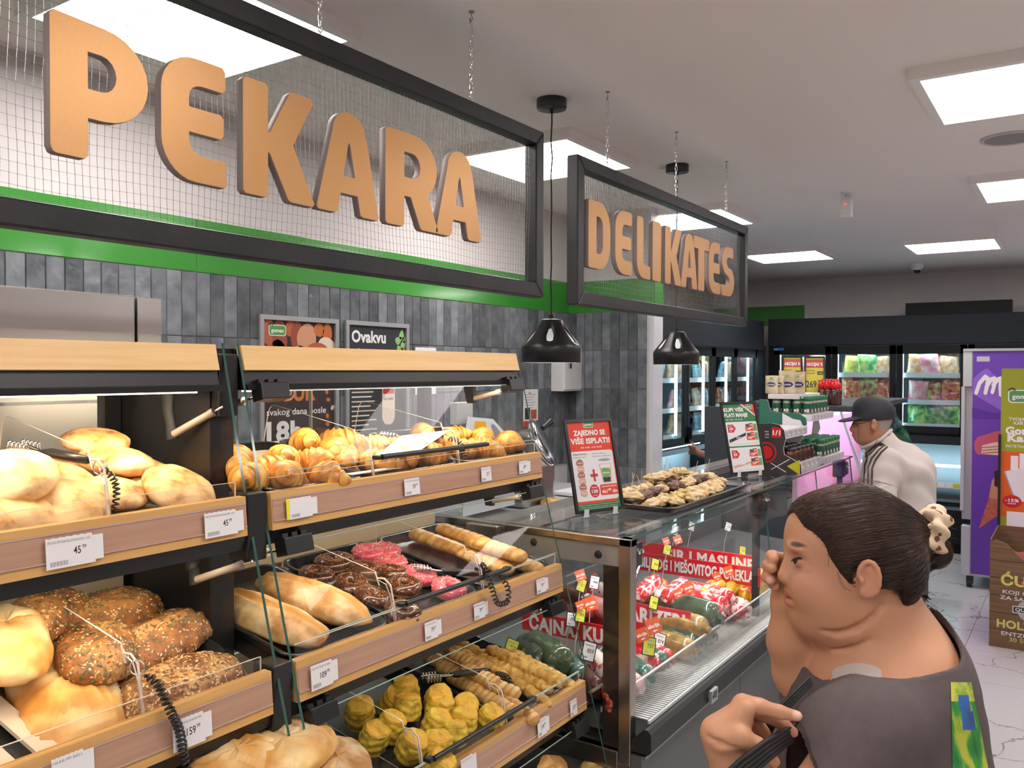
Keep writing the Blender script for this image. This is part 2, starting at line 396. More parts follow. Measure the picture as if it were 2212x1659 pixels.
for i in range(58):
    for j in range(4):
        o = part('tile', tm, TILE, wall_left); o.location = (1.185 + i * 0.0625, WL, 2.117 - (j + 1) * 0.2445); o.rotation_euler = (rr.uniform(-.006, .006), 0, rr.uniform(-.012, .012))
tm = tile_mesh('X')
for i in range(9):
    for j in range(6):
        o = part('tile', tm, TILE, wall_stub); o.location = (4.81, WL - 0.002 - i * 0.0625, 2.117 - (j + 1) * 0.2445); o.rotation_euler = (0, rr.uniform(-.006, .006), rr.uniform(-.012, .012))
# baseboard
m = MB(); m.box((9.60, -3.6, 0), (9.62, 0.9, 0.1)); struct('baseboard_far', m, mat('grey_skirting', (0.1, 0.1, 0.1), 0.6))

# ---------------------------------------------------------------- ceiling light panels
DIFF = emitter('light_diffuser', PANEL_COL, PANEL_POWER)
FRW = mat('panel_frame_white', (0.86, 0.82, 0.81), 0.7)
def panel(x, y, label, group='ceiling light panels'):
    t = thing('ceiling_light', label, 'ceiling light', (x, y, H), group)
    m = MB(); e = 0.032; s = 0.30; d = 0.04
    for a, b in (((-s - e, -s - e), (s + e, -s)), ((-s - e, s), (s + e, s + e)), ((-s - e, -s), (-s, s)), ((s, -s), (s + e, s))):
        m.box((a[0], a[1], -d), (b[0], b[1], 0))
    part('frame', m, FRW, t)
    m = MB(); m.box((-s, -s, -d + 0.004), (s, s, -d + 0.010)); part('diffuser', m, DIFF, t)
    return t
PL = [(1.50, 2.10, 'square light panel above the bakery sign'), (3.37, 2.10, 'square light panel between the two hanging signs'), (5.21, 2.11, 'square light panel behind the second sign'),
      (7.33, 2.10, 'square light panel seen past the right edge of the second sign'), (3.40, 0.16, 'largest square light panel at the right edge'), (5.26, 0.165, 'square light panel beside the round ceiling speaker'),
      (7.40, 0.85, 'square light panel in front of the far wall camera')]
for x, y, l in PL: panel(x, y, l)
for x, y in ((-0.4, 2.10), (-2.3, 2.10), (1.5, 0.16), (-0.4, 0.16), (-2.3, 0.16), (1.5, -1.9), (-1.5, -1.9), (3.9, -1.9), (6.4, -1.9), (8.6, -1.2)):
    panel(x, y, 'square light panel out of view, %s row, %s' % ('wall side' if y > 1 else ('aisle' if y > -1 else 'shop side'), {-0.4: 'above the viewer', -2.3: 'well behind the viewer', 1.5: 'just ahead of the viewer', -1.5: 'close behind the viewer', 3.9: 'level with the deli counter', 6.4: 'level with the meat counter', 8.6: 'near the far freezers'}[x]), 'ceiling light panels out of view')
# ceiling speaker, detector, camera
t = thing('ceiling_speaker', 'round flat speaker grille in the ceiling at the right edge', 'speaker', (4.22, 0.27, H))
m = MB(); m.lathe([(0.115, 0), (0.115, -0.006), (0.108, -0.010), (0.10, -0.006)], 32); part('rim', m, mat('speaker_rim', (0.55, 0.53, 0.53), 0.5), t)
m = MB(); m.lathe([(0.101, -0.006), (0.05, -0.009), (0.001, -0.010)], 32); part('grille', m, mat('speaker_grille', (0.28, 0.27, 0.27), 0.7), t)
t = thing('motion_detector', 'small white motion detector with a red light hanging from the ceiling', 'detector', (5.006, 1.112, H))
m = MB(); m.cyl((0, 0, 0), (0, 0, -0.012), 0.03); m.cyl((0, 0, -0.01), (0, 0, -0.035), 0.012); part('bracket', m, WHITE, t)
m = MB(); m.rbox((-0.03, -0.032, -0.145), (0.02, 0.032, -0.03), 0.014); part('body', m, WHITE, t)
m = MB(); m.box((-0.0315, -0.008, -0.075), (-0.029, 0.008, -0.068)); part('indicator_light', m, emitter('red_led', (1, 0.05, 0.05), 3), t, label='red indicator light')
t = thing('security_camera', 'small white dome camera with dark lens under the ceiling', 'camera', (8.73, 1.303, H))
m = MB(); m.lathe([(0.058, 0), (0.058, -0.03), (0.045, -0.05), (0.03, -0.06)], 20); part('housing', m, WHITE, t)
m = MB(); m.lathe([(0.034, -0.05), (0.028, -0.075), (0.012, -0.088), (0.001, -0.09)], 16); part('dome', m, BLACKP, t)

# ---------------------------------------------------------------- hanging signs
COPPER = mat('copper_letter_face', (0.56, 0.30, 0.115), 0.40, 0.5, c2=(0.52, 0.275, 0.105), scale=400)
LSIDE = mat('letter_side_board', (0.30, 0.23, 0.22), 0.6)
FRAME = mat('dark_steel_frame', (0.012, 0.013, 0.016), 0.40, spec=0.35, c2=(0.024, 0.022, 0.024), scale=9, stretch=(1, 1, 1), bump=0.15, bscale=60)
WIRE = mat('net_wire', (0.33, 0.32, 0.31), 0.2, 0.6)
def arc(cx, cy, rx, ry, a0, a1, n=8):
    return [(cx + rx * math.cos(math.radians(a0 + (a1 - a0) * i / n)), cy + ry * math.sin(math.radians(a0 + (a1 - a0) * i / n))) for i in range(n + 1)]
c = 0.05
LET = {   # outlines in a 0..w x 0..1 box, first the outer edge then the holes
 'P': (0.80, [[(c, 0), (0.26, 0), (0.29, 0.03), (0.29, 0.30)] + arc(0.42, 0.64, 0.38, 0.34, -90, 90, 12) + [(0.03, 1.0), (0, 0.97), (0, c), (0.02, 0.01)], [(0.29, 0.78), (0.29, 0.51)] + arc(0.40, 0.645, 0.125, 0.135, -90, 90, 8)]),
 'D': (0.78, [[(0.03, 0)] + arc(0.38, 0.40, 0.38, 0.40, -90, 0, 8) + arc(0.38, 0.60, 0.38, 0.40, 0, 90, 8) + [(0.03, 1.0), (0, 0.97), (0, 0.03)], [(0.27, 0.78), (0.27, 0.22)] + arc(0.36, 0.36, 0.14, 0.14, -90, 0, 5) + arc(0.36, 0.64, 0.14, 0.14, 0, 90, 5)]),
 'E': (0.68, [[(0.66, 0.02), (0.66, 0.19), (0.63, 0.215)] + arc(0.40, 0.33, 0.13, 0.11, 270, 180, 4) + [(0.27, 0.40), (0.60, 0.40), (0.63, 0.43), (0.63, 0.57), (0.60, 0.60), (0.27, 0.60)] + arc(0.40, 0.68, 0.13, 0.11, 180, 90, 4) + [(0.62, 0.79), (0.65, 0.82), (0.65, 0.97), (0.62, 1.0), (0.36, 1.0)] + arc(0.34, 0.70, 0.34, 0.30, 90, 180, 7) + arc(0.34, 0.32, 0.34, 0.32, 180, 270, 7) + [(0.64, 0.0)]]),
 'K': (0.86, [[(0.03, 0), (0.25, 0), (0.28, 0.03), (0.28, 0.40), (0.30, 0.40), (0.52, 0.02), (0.55, 0), (0.83, 0), (0.85, 0.03), (0.58, 0.52), (0.83, 0.96), (0.80, 1.0), (0.57, 1.0), (0.53, 0.97), (0.30, 0.58), (0.28, 0.58), (0.28, 0.97), (0.25, 1.0), (0.03, 1.0), (0, 0.97), (0, 0.03)]]),
 'A': (0.84, [[(0.02, 0), (0.24, 0), (0.27, 0.03), (0.31, 0.20), (0.54, 0.20), (0.58, 0.02), (0.61, 0), (0.82, 0), (0.84, 0.03), (0.66, 0.80)] + arc(0.425, 0.80, 0.22, 0.20, 0, 180, 10) + [(0.0, 0.03)], [(0.345, 0.37), (0.505, 0.37), (0.44, 0.68), (0.425, 0.71), (0.41, 0.68)]]),
 'R': (0.82, [[(0.03, 0), (0.25, 0), (0.28, 0.03), (0.28, 0.33), (0.38, 0.33), (0.53, 0.02), (0.56, 0), (0.79, 0), (0.82, 0.03), (0.65, 0.40)] + arc(0.44, 0.67, 0.36, 0.33, -40, 90, 10) + [(0.03, 1.0), (0, 0.97), (0, 0.03)], [(0.28, 0.80), (0.28, 0.53)] + arc(0.41, 0.665, 0.12, 0.135, -90, 90, 8)]),
 'L': (0.60, [[(0.58, 0.02), (0.58, 0.19), (0.55, 0.215), (0.36, 0.215)] + arc(0.36, 0.30, 0.09, 0.085, 270, 180, 4) + [(0.27, 0.97), (0.24, 1.0), (0.03, 1.0), (0, 0.97)] + arc(0.30, 0.28, 0.30, 0.28, 180, 270, 6) + [(0.56, 0)]]),
 'I': (0.27, [[(0.03, 0), (0.24, 0), (0.27, 0.03), (0.27, 0.97), (0.24, 1), (0.03, 1), (0, 0.97), (0, 0.03)]]),
 'T': (0.70, [[(0.24, 0), (0.46, 0), (0.49, 0.03), (0.49, 0.78), (0.67, 0.78), (0.70, 0.81), (0.70, 0.97), (0.67, 1), (0.03, 1), (0, 0.97), (0, 0.81), (0.03, 0.78), (0.21, 0.78), (0.21, 0.03)]]),
 'S': (0.68, [[(0.04, 0.0), (0.36, 0.0)] + arc(0.38, 0.30, 0.30, 0.30, -90, 60, 9) + [(0.36, 0.58)] + arc(0.36, 0.70, 0.10, 0.09, 230, 90, 6) + [(0.58, 0.79), (0.61, 0.82), (0.61, 0.97), (0.58, 1.0), (0.34, 1.0)] + arc(0.32, 0.71, 0.30, 0.29, 90, 245, 9) + [(0.36, 0.40)] + arc(0.34, 0.30, 0.085, 0.09, 50, -90, 6) + [(0.04, 0.215), (0.01, 0.19), (0.01, 0.03)]]),
}
def letter_mesh(ch, w, h, depth):
    W0, loops = LET[ch]; kx = w / W0
    cu = bpy.data.curves.new('l', 'CURVE'); cu.dimensions = '2D'; cu.fill_mode = 'BOTH'; cu.extrude = depth / 2; cu.bevel_depth = 0.0007; cu.bevel_resolution = 0
    for lp in loops:
        sp = cu.splines.new('POLY'); sp.points.add(len(lp) - 1); sp.use_cyclic_u = True
        for i, (x, y) in enumerate(lp): sp.points[i].co = (x * kx, y * h, 0, 1)
    o = bpy.data.objects.new('l', cu); COL.objects.link(o); dg = bpy.context.evaluated_depsgraph_get(); me = bpy.data.meshes.new_from_object(o.evaluated_get(dg))
    bpy.data.objects.remove(o); bpy.data.curves.remove(cu)
    me.materials.clear(); me.materials.append(LSIDE); me.materials.append(COPPER)
    # stand up: x -> X, y -> Z, front (+z) -> -Y
    me.transform(Matrix(((1, 0, 0, 0), (0, 0, -1, 0), (0, 1, 0, 0), (0, 0, 0, 1))))
    me.update()
    for p in me.polygons: p.material_index = 1 if p.normal.y < -0.9 else 0
    return me
def sign(name, label, x0, x1, z0, z1, letters, chains, zl0, zl1, b=0.045):
    YS = 1.43; t = thing(name, label, 'sign', ((x0 + x1) / 2, YS, z0)); o0 = Vector(t.location)
    m = MB()      # mitred angle-section frame: front flange plus a deeper web
    for (ax, az, bx, bz, ix, iz, jx, jz) in ((x0, z1, x1, z1, x1 - b, z1 - b, x0 + b, z1 - b), (x0, z0, x1, z0, x1 - b, z0 + b, x0 + b, z0 + b), (x0, z0, x0, z1, x0 + b, z1 - b, x0 + b, z0 + b), (x1, z0, x1, z1, x1 - b, z1 - b, x1 - b, z0 + b)):
        vs = [(p[0], y, p[1]) for y in (YS - 0.022, YS + 0.022) for p in ((ax, az), (bx, bz), (ix, iz), (jx, jz))]
        m.add(vs, [(0, 1, 2, 3), (7, 6, 5, 4), (0, 4, 5, 1), (1, 5, 6, 2), (2, 6, 7, 3), (3, 7, 4, 0)])
    bm = part('frame', m, FRAME, t, world=True)
    bv = bm.modifiers.new('b', 'BEVEL'); bv.width = 0.004; bv.segments = 2
    m = MB(); rg = random.Random(int(x0 * 100)); w = 0.0005
    xi0, xi1, zi0, zi1 = x0 + b * .8, x1 - b * .8, z0 + b * .8, z1 - b * .8
    nx = int((xi1 - xi0) / 0.0135); nz = int((zi1 - zi0) / 0.0185); P = {}
    for i in range(nx + 1):
        for j in range(nz + 1):
            X = xi0 + (xi1 - xi0) * i / nx; Z = zi0 + (zi1 - zi0) * j / nz
            P[i, j] = Vector((X + 0.0016 * math.sin(Z * 25 + X * 9) + rg.uniform(-.0004, .0004), YS + 0.004 + 0.004 * math.sin(X * 5 + Z * 11), Z + 0.003 * math.sin(X * 14 + i * 0.02)))
    for i in range(nx + 1):
        for j in range(nz): m.cyl(P[i, j], P[i, j + 1], w, n=3, caps=False)
    for j in range(nz + 1):
        for i in range(nx): m.cyl(P[i, j], P[i + 1, j], w * .7, n=3, caps=False)
    for p in P.values(): m.add([p + Vector(q) * 0.0013 for q in ((1, 0, 0), (-1, 0, 0), (0, 1, 0), (0, -1, 0), (0, 0, 1), (0, 0, -1))], [(0, 2, 4), (2, 1, 4), (1, 3, 4), (3, 0, 4), (2, 0, 5), (1, 2, 5), (3, 1, 5), (0, 3, 5)])
    part('wire_net', m, WIRE, t, world=True, kind='stuff')
    for ch, lx0, lx1 in letters:
        o = part('letter', letter_mesh(ch, lx1 - lx0, zl1 - zl0, 0.018), COPPER, t); o.location = Vector((lx0, YS - 0.018, zl0)) - o0; o['label'] = 'copper letter ' + ch
    for k, (cx_, lb) in enumerate(chains):
        c = thing('chain', lb, 'chain', (cx_, YS, z1), 'chains holding the hanging signs'); L0 = H - z1
        m = MB(); m.tube([(0, 0, 0.006), (0, 0, 0.014)] + [(0.006 * math.sin(a), 0, 0.020 - 0.006 * math.cos(a)) for a in [i * PI / 5 for i in range(11)]], 0.0016, 6); part('eyelet', m, CHROME, c)
        lm = MB(); hl = 0.0115; lm.tube([(0.0042 * math.cos(a), 0, (hl - .0042 if math.sin(a) > 0 else -(hl - .0042)) + 0.0042 * math.sin(a)) for a in [2 * PI * (i + .5) / 12 for i in range(12)]], 0.0013, 5, closed=True); lm = lm.mesh('link', CHROME)
        z = 0.033; q = 0
        while z < L0 - 0.035: o = part('link', lm, CHROME, c); o.location = (0, 0, z); o.rotation_euler = (0, 0, PI / 2 * (q % 2) + 0.2); z += 0.0185; q += 1
        m = MB(); m.tube([(0, 0, L0), (0, 0, L0 - 0.012), (0.006, 0, L0 - 0.018), (0, 0, L0 - 0.026), (-0.006, 0, L0 - 0.02), (-0.0055, 0, L0 - .035)], 0.0014, 6); m.cyl((0, 0, L0), (0, 0, L0 - 0.003), 0.008, n=10); part('hook', m, mat('brass_hook', (0.4, 0.33, 0.24), 0.3, 1.0), c)
sign('hanging_sign', 'black framed wire net sign with copper letters PEKARA', 0.385, 2.265, 1.975, 2.492,
     [('P', 0.729, 0.904), ('E', 0.930, 1.076), ('K', 1.112, 1.304), ('A', 1.309, 1.506), ('R', 1.530, 1.731), ('A', 1.723, 1.922)],
     [(1.345, 'steel chain in front of the light panel above the bakery sign'), (1.912, 'steel chain with ceiling hook near the right end of the bakery sign')], 2.104, 2.337)
DL = []
for ch, a, b in zip('DELIKATES', (1267, 1325, 1372, 1406, 1433, 1467, 1495, 1528, 1556), (1315, 1362, 1402, 1424, 1469, 1503, 1528, 1553, 1583)):
    DL.append((ch, onY(a, 560, 1.41).x, onY(b, 560, 1.41).x))
sign('hanging_sign', 'smaller black framed net sign with brown letters DELIKATES', 2.480, 4.215, 1.968, 2.472, DL,
     [(2.731, 'steel chain at the left end of the deli sign'), (3.353, 'steel chain at the middle of the deli sign'), (3.957, 'steel chain at the right end of the deli sign')], 2.100, 2.332)

# ---------------------------------------------------------------- pendant lamps
PB = mat('gloss_black_shade', (0.008, 0.008, 0.009), 0.38, spec=0.4)
for x, y, lb in ((2.697, 1.645, 'glossy black dented pendant lamp beside the bakery case'), (3.897, 1.657, 'glossy black dented pendant lamp below the deli sign')):
    t = thing('pendant_lamp', lb, 'pendant lamp', (x, y, 1.775))
    def dent(r, z, a):
        k = max(0.0, min(1.0, (z - 0.062) / 0.03)) * max(0.0, min(1.0, (0.150 - z) / 0.03))
        return r * (1 - 0.20 * k * max(0, math.cos(a * 5 + 0.6)) ** 1.5)
    m = MB(); m.lathe([(0.104, 0.0), (0.110, 0.001), (0.112, 0.055), (0.108, 0.066), (0.095, 0.082), (0.080, 0.100), (0.064, 0.122), (0.050, 0.142), (0.043, 0.156), (0.036, 0.161), (0.006, 0.163)], 60, fn=dent)
    part('shade', m, PB, t)
    m = MB(); m.lathe([(0.104, 0.0), (0.106, 0.055), (0.088, 0.080), (0.056, 0.12), (0.03, 0.15)], 32); part('inner_shade', m, mat('white_inner_shade', (0.8, 0.8, 0.8), 0.4), t)
    m = MB(); m.lathe([(0.001, 0.018), (0.018, 0.024), (0.026, 0.04), (0.02, 0.06), (0.012, 0.08), (0.012, 0.1)], 16); part('bulb', m, emitter('bulb_glow', (1, 0.97, 0.92), 9.0), t)
    m = MB(); m.cyl((0, 0, 0.16), (0, 0, 0.178), 0.009); L0 = H - 1.775; m.tube([(0.002 * math.sin(s * 3), 0.002 * math.sin(s * 4), 0.17 + (L0 - 0.19) * s / 12) for s in range(13)], 0.0028, 6); part('cord', m, BLACKM, t)
    m = MB(); m.lathe([(0.001, L0 - 0.036), (0.054, L0 - 0.035), (0.056, L0 - 0.032), (0.056, L0)], 32); m.cyl((0, 0, L0 - .05), (0, 0, L0 - .03), 0.006); part('ceiling_rose', m, BLACKP, t)
# ---------------------------------------------------------------- bakery cases
LV = [(1.320, 1.506, 0.074), (1.248, 1.186, 0.079), (1.168, 0.862, 0.080), (1.090, 0.540, 0.080)]   # front Y, top Z, height of each rail
SL = 0.2
def shelf_z(l, y): return LV[l][1] - 0.028 + SL * (y - LV[l][0])
def yz(poly, x0, x1, mb, mt=None, side=None):       # polygon in (y,z) extruded along X
    vs = [(x0, y, z) for y, z in poly] + [(x1, y, z) for y, z in poly]; n = len(poly)
    mb.add(vs, [tuple(range(n)), tuple(range(2 * n - 1, n - 1, -1))], mt)
    mb.add(vs, [(i, n + i, n + (i + 1) % n, (i + 1) % n) for i in range(n)], side or mt)
LEDM = emitter('warm_led_strip', (1.0, 0.82, 0.6), 6.0)
def case(x0, x1, label, left_pane, right_pane):
    t = thing('bakery_case', label, 'display case', ((x0 + x1) / 2, 1.45, 0)); W = dict(parent=t, world=True)
    m = MB(); yz([(1.409, 1.797), (1.396, 1.747), (1.412, 1.744), (1.425, 1.797)], x0, x1, m); part('fascia_board', m, FASC, **W)
    m = MB(); m.box((x0 - .004, 1.425, 1.772), (x1 + .004, 1.78, 1.790)); part('top_plate', m, BLACK, **W)
    m = MB(); yz([(1.404, 1.743), (1.398, 1.718), (1.385, 1.716), (1.386, 1.706), (1.45, 1.706), (1.45, 1.772), (1.41, 1.772)], x0, x1, m); part('light_channel', m, BLACK, **W)
    m = MB(); m.box((x0 + .03, 1.425, 1.702), (x1 - .03, 1.445, 1.706)); part('led_strip', m, LEDM, **W)
    for l, (Y, Z, h) in enumerate(LV):
        m = MB(); yz([(Y, Z), (Y - .006, Z - h), (Y + .016, Z - h), (Y + .020, Z)], x0, x1, m, RAILW)
        r = part('rail', m, RAILW, **W)
        m = MB(); a, b = 0.2, 0.74       # label face between the two oak edges
        yz([(Y - .0012 - .006 * a, Z - h * a), (Y - .0072 + .006 * (1 - b), Z - h * b), (Y - .003, Z - h * b), (Y, Z - h * a)], x0 + .002, x1 - .002, m); part('rail_face', m, RAILM, r, world=True)
        m = MB(); m.box((x0 + .002, Y - .0035, Z - h * a), (x1 - .002, Y - .0028, Z - h * a + .0025)); m.box((x0 + .002, Y - .0085, Z - h * b - .002), (x1 - .002, Y - .006, Z - h * b)); part('label_holder', m, mat('clear_holder_edge', (0.55, 0.40, 0.36), 0.2), r, world=True)
        m = MB(); yz([(Y + .004, Z - h), (Y + .012, Z - h - .030), (Y + .07, Z - h - .034), (Y + .07, Z - h - .026), (Y + .022, Z - h - .022), (Y + .02, Z - h)], x0 - .01, x1 + .01, m); part('rail_channel', m, BLACK, **W)
        m = MB(); y1 = 1.70; z0 = shelf_z(l, Y + .02) - .012; yz([(Y + .02, z0), (y1, z0 + SL * (y1 - Y)), (y1, z0 + SL * (y1 - Y) - .012), (Y + .02, z0 - .012)], x0 + .004, x1 - .004, m); part('shelf', m, BLACK if l else BLACKM, **W)
        if l in (1, 2, 3):  # pale rear panel behind the trays
            m = MB(); zb = shelf_z(l, 1.70); m.box((x0 + .01, 1.712, zb - .012), (x1 - .01, 1.722, zb + .11)); part('back_panel', m, CREAM, **W)
            m = MB(); zz = LV[l - 1][1] - LV[l - 1][2] - .03; m.box((x0 + .05, LV[l - 1][0] + .075, zz - .004), (x1 - .05, LV[l - 1][0] + .09, zz)); part('led_strip', m, LEDM, **W)
            m = MB(); yb = Y + .16; zt = shelf_z(l - 1, yb + .05) - .03; yz([(Y + .10, zt - .01), (1.70, zt + .09), (1.70, zt + .082), (Y + .10, zt - .018)], x0 + .01, x1 - .01, m); part('shelf_underside', m, CREAM, **W)
        # clear low guard standing on the rail
        m = MB(); xe = x1 - .012; g = 0.027
        m.box((x0 + .01, Y + .015, Z), (xe, Y + .017, Z + g), ACRYL); m.box((x0 + .01, Y + .0145, Z + g), (xe, Y + .0175, Z + g + .0008), AEDGE); m.box((xe, Y + .0145, Z), (xe + .0008, Y + .0175, Z + g), AEDGE)
        part('rail_guard', m, ACRYL, **W)
    for x in (x0 + .018, x1 - .018):
        m = MB(); m.box((x - .018, 1.735, 0.05), (x + .018, 1.765, 1.772)); part('rear_post', m, BLACK, **W)
    m = MB(); m.box((x0 + .01, 1.20, 0.05), (x1 - .01, 1.75, 0.25)); m.box((x0, 1.16, 0.0), (x1, 1.75, 0.06)); part('plinth', m, BLACK, **W)
    m = MB(); m.box((x0 + .04, 1.748, 1.50), (x1 - .04, 1.752, 1.77), GLASS); m.box(((x0 + x1) / 2 - .002, 1.745, 1.50), ((x0 + x1) / 2 + .002, 1.755, 1.77), mat('door_edge_grey', (0.25, 0.25, 0.25), 0.3))
    part('rear_door', m, GLASS, **W)
    for x in [left_pane, right_pane]:
        if x is None: continue
        m = MB(); yz([(1.412, 1.800), (1.343, 1.504), (1.277, 1.258), (1.201, 1.00), (1.10, 0.62), (1.03, 0.30), (1.03, 0.06), (1.75, 0.06), (1.75, 1.80)], x - .003, x + .003, m, GLASS, GEDGE); part('glass_side', m, GLASS, **W)
    return t
def flap(t, x0, x1, l):
    """hinged glass door of a level: hinge blocks at the top, stay arms, glass, black pull bar"""
    if l == 0: yt, zt = 1.383, 1.705
    else: yt, zt = LV[l - 1][0] - 0.012 + .005, LV[l - 1][1] - LV[l - 1][2] - .034
    Y, Z, h = LV[l]; yb, zb = Y - .006, Z + .040
    m = MB(); m.add([(x0 + .045, yt, zt), (x1 - .045, yt, zt), (x1 - .045, yb, zb), (x0 + .045, yb, zb)], [(0, 1, 2, 3)], GLASS)
    for (a, b) in (((x0 + .045, yb, zb), (x1 - .045, yb, zb)), ((x0 + .045, yt, zt), (x1 - .045, yt, zt))): m.cyl(a, b, .0016, n=4, mt=mat('pale_glass_edge', (0.35, 0.48, 0.44), 0.15))
    f = part('glass_door', m, GLASS, t, world=True)
    m = MB(); xm = (x0 + x1) / 2; m.cyl((xm - .20, yb - .010, zb + .006), (xm + .20, yb - .010, zb + .006), .0065, n=10); m.rbox((xm - .215, yb - .012, zb), (xm - .195, yb + .006, zb + .010), .003); m.rbox((xm + .195, yb - .012, zb), (xm + .215, yb + .006, zb + .010), .003)
    part('handle', m, BLACKP, f, world=True)
    for x, sg in ((x0 + .055, 1), (x1 - .055, -1)):
        m = MB(); M = Tm((x, yt + .004, zt - .002), (-0.25, 0, 0)); m.rbox((-.036, -.020, -.020), (.036, .014, .016), .003, M=M)
        for q in range(3): m.box((-.034 + q * .024, -.012, .016), (-.020 + q * .024, .012, .024), M=M)
        part('hinge', m, BLACKP, t, world=True)
        a = Vector((x - sg * .02, yt + .015, zt - .012)); b = a + Vector((-.0 * sg, .15, -.035))
        m = MB(); c = a.lerp(b, .3); m.cyl(a, c, .003, n=8, mt=CHROME); m.cyl(c, b, .0075, n=10, mt=mat('worn_white_strut', (0.27, 0.23, 0.19), 0.5)); m.cyl(c, c.lerp(b, .12), .009, n=10, mt=mat('worn_white_strut', (0, 0, 0)))
        part('gas_strut', m, CHROME, t, world=True)
        m = MB(); yz([(b.y - .012, b.z - .012), (b.y + .012, b.z - .012), (b.y + .03, zt + .004), (b.y - .01, zt + .004)], b.x - .008, b.x + .008, m); part('stay_arm', m, BLACKM, t, world=True)
case1 = case(0.05, 1.05, 'left bakery case with round buns, seeded bread and large loaves', None, 1.068)
case2 = case(1.11, 2.11, 'right bakery case with croissants, doughnuts and yellow scones', 1.105, 2.12)
for l in range(4):
    flap(case2, 1.11, 2.11, l)
    if l in (0, 1): pass
flapx = [(0, 'a'), (1, 'b')]
def strut(t, a, b, arm_top):
    a, b = Vector(a), Vector(b); c = a.lerp(b, .18); m = MB(); m.cyl(a, c, .0025, n=8, mt=CHROME); m.cyl(c, b, .0075, n=10, mt=mat('worn_white_strut', (0, 0, 0))); m.cyl(c, c.lerp(b, .1), .0085, n=10, mt=mat('worn_white_strut', (0, 0, 0))); part('gas_strut', m, CHROME, t, world=True)
    m = MB(); b2 = Vector(arm_top); m.tube([b + Vector((0, .004, -.01)), b + Vector((0, .01, .02)), b.lerp(b2, .5) + Vector((0, .01, 0)), b2], [.012, .010, .011, .014], 8, flat=.5); part('stay_arm', m, BLACKM, t, world=True)
strut(case1, onY(482, 878, 1.40), onY(375, 938, 1.50), onY(362, 835, 1.52))
strut(case1, onY(545, 1212, 1.30), onY(425, 1252, 1.42), onY(415, 1210, 1.43))
# black joint blocks between the two cases and channel
t = thing('joining_channel', 'black channel with metal blocks joining the two bakery cases', 'channel', (1.085, 1.45, 0))
m = MB(); m.box((1.052, 1.43, 0.0), (1.108, 1.75, 1.79)); part('channel', m, BLACK, t, world=True)
for l, (Y, Z, h) in enumerate([(1.405, 1.775, .065)] + LV):
    m = MB(); m.rbox((1.056, Y + .002, Z - h - .055), (1.102, Y + .06, Z + .004), .003)
    if l: m.cyl((1.05, Y + .03, Z - h * .5), (1.045, Y + .03, Z - h * .5), .008, n=10)
    part('joint_block', m, BLACKP, t, world=True)

# acrylic dividers with a hook for the tongs
def divider(x, l, label):
    Y, Z, h = LV[l]
    P = [(Y + .022, Z - .02), (Y + .035, Z + .05), (Y + .05, Z + .078), (Y + .075, Z + .085), (Y + .083, Z + .103)] 
    top = [(Y + .33, Z + .148)] + bez((Y + .35, Z + .152, 0), (Y + .378, Z + .158, 0), (Y + .385, Z + .12, 0), 5)[1:]
    poly = P + [(p[0], p[1]) for p in top] + [(Y + .40, Z + .055), (Y + .10, Z - .006)]
    m = MB(); yz(poly, x - .0015, x + .0015, m, ACRYL, AEDGE)
    hook = [Vector((x, Y + .083, Z + .100)), Vector((x, Y + .070, Z + .072)), Vector((x, Y + .075, Z + .088)), Vector((x, Y + .055, Z + .090)), Vector((x, Y + .036, Z + .078)), Vector((x, Y + .028, Z + .045)), Vector((x, Y + .02, Z))]
    m.tube(hook[2:], .0022, 6, mt=AEDGE); m.tube(hook[:2], .002, 6, mt=AEDGE)
    solo('shelf_divider', m, ACRYL, label, 'divider', (x, Y + .1, Z), 'clear shelf dividers in the bakery cases')
divider(0.79, 0, 'clear acrylic divider beside the round buns on the top shelf of the left case')
divider(0.42, 0, 'clear acrylic divider at the far left end of the top shelf')
divider(0.804, 1, 'clear acrylic divider between the pale loaf and the seeded bread')
divider(1.424, 0, 'clear acrylic divider among the croissants nearest the joint')
divider(1.745, 0, 'clear acrylic divider behind the white card on the top shelf')
divider(1.418, 1, 'clear acrylic divider standing among the chocolate doughnuts')
divider(1.753, 1, 'clear acrylic divider between pink doughnuts and pastry rolls')
divider(1.419, 2, 'clear acrylic divider standing among the yellow scones')
divider(1.742, 2, 'clear acrylic divider between yellow scones and cheese sticks')

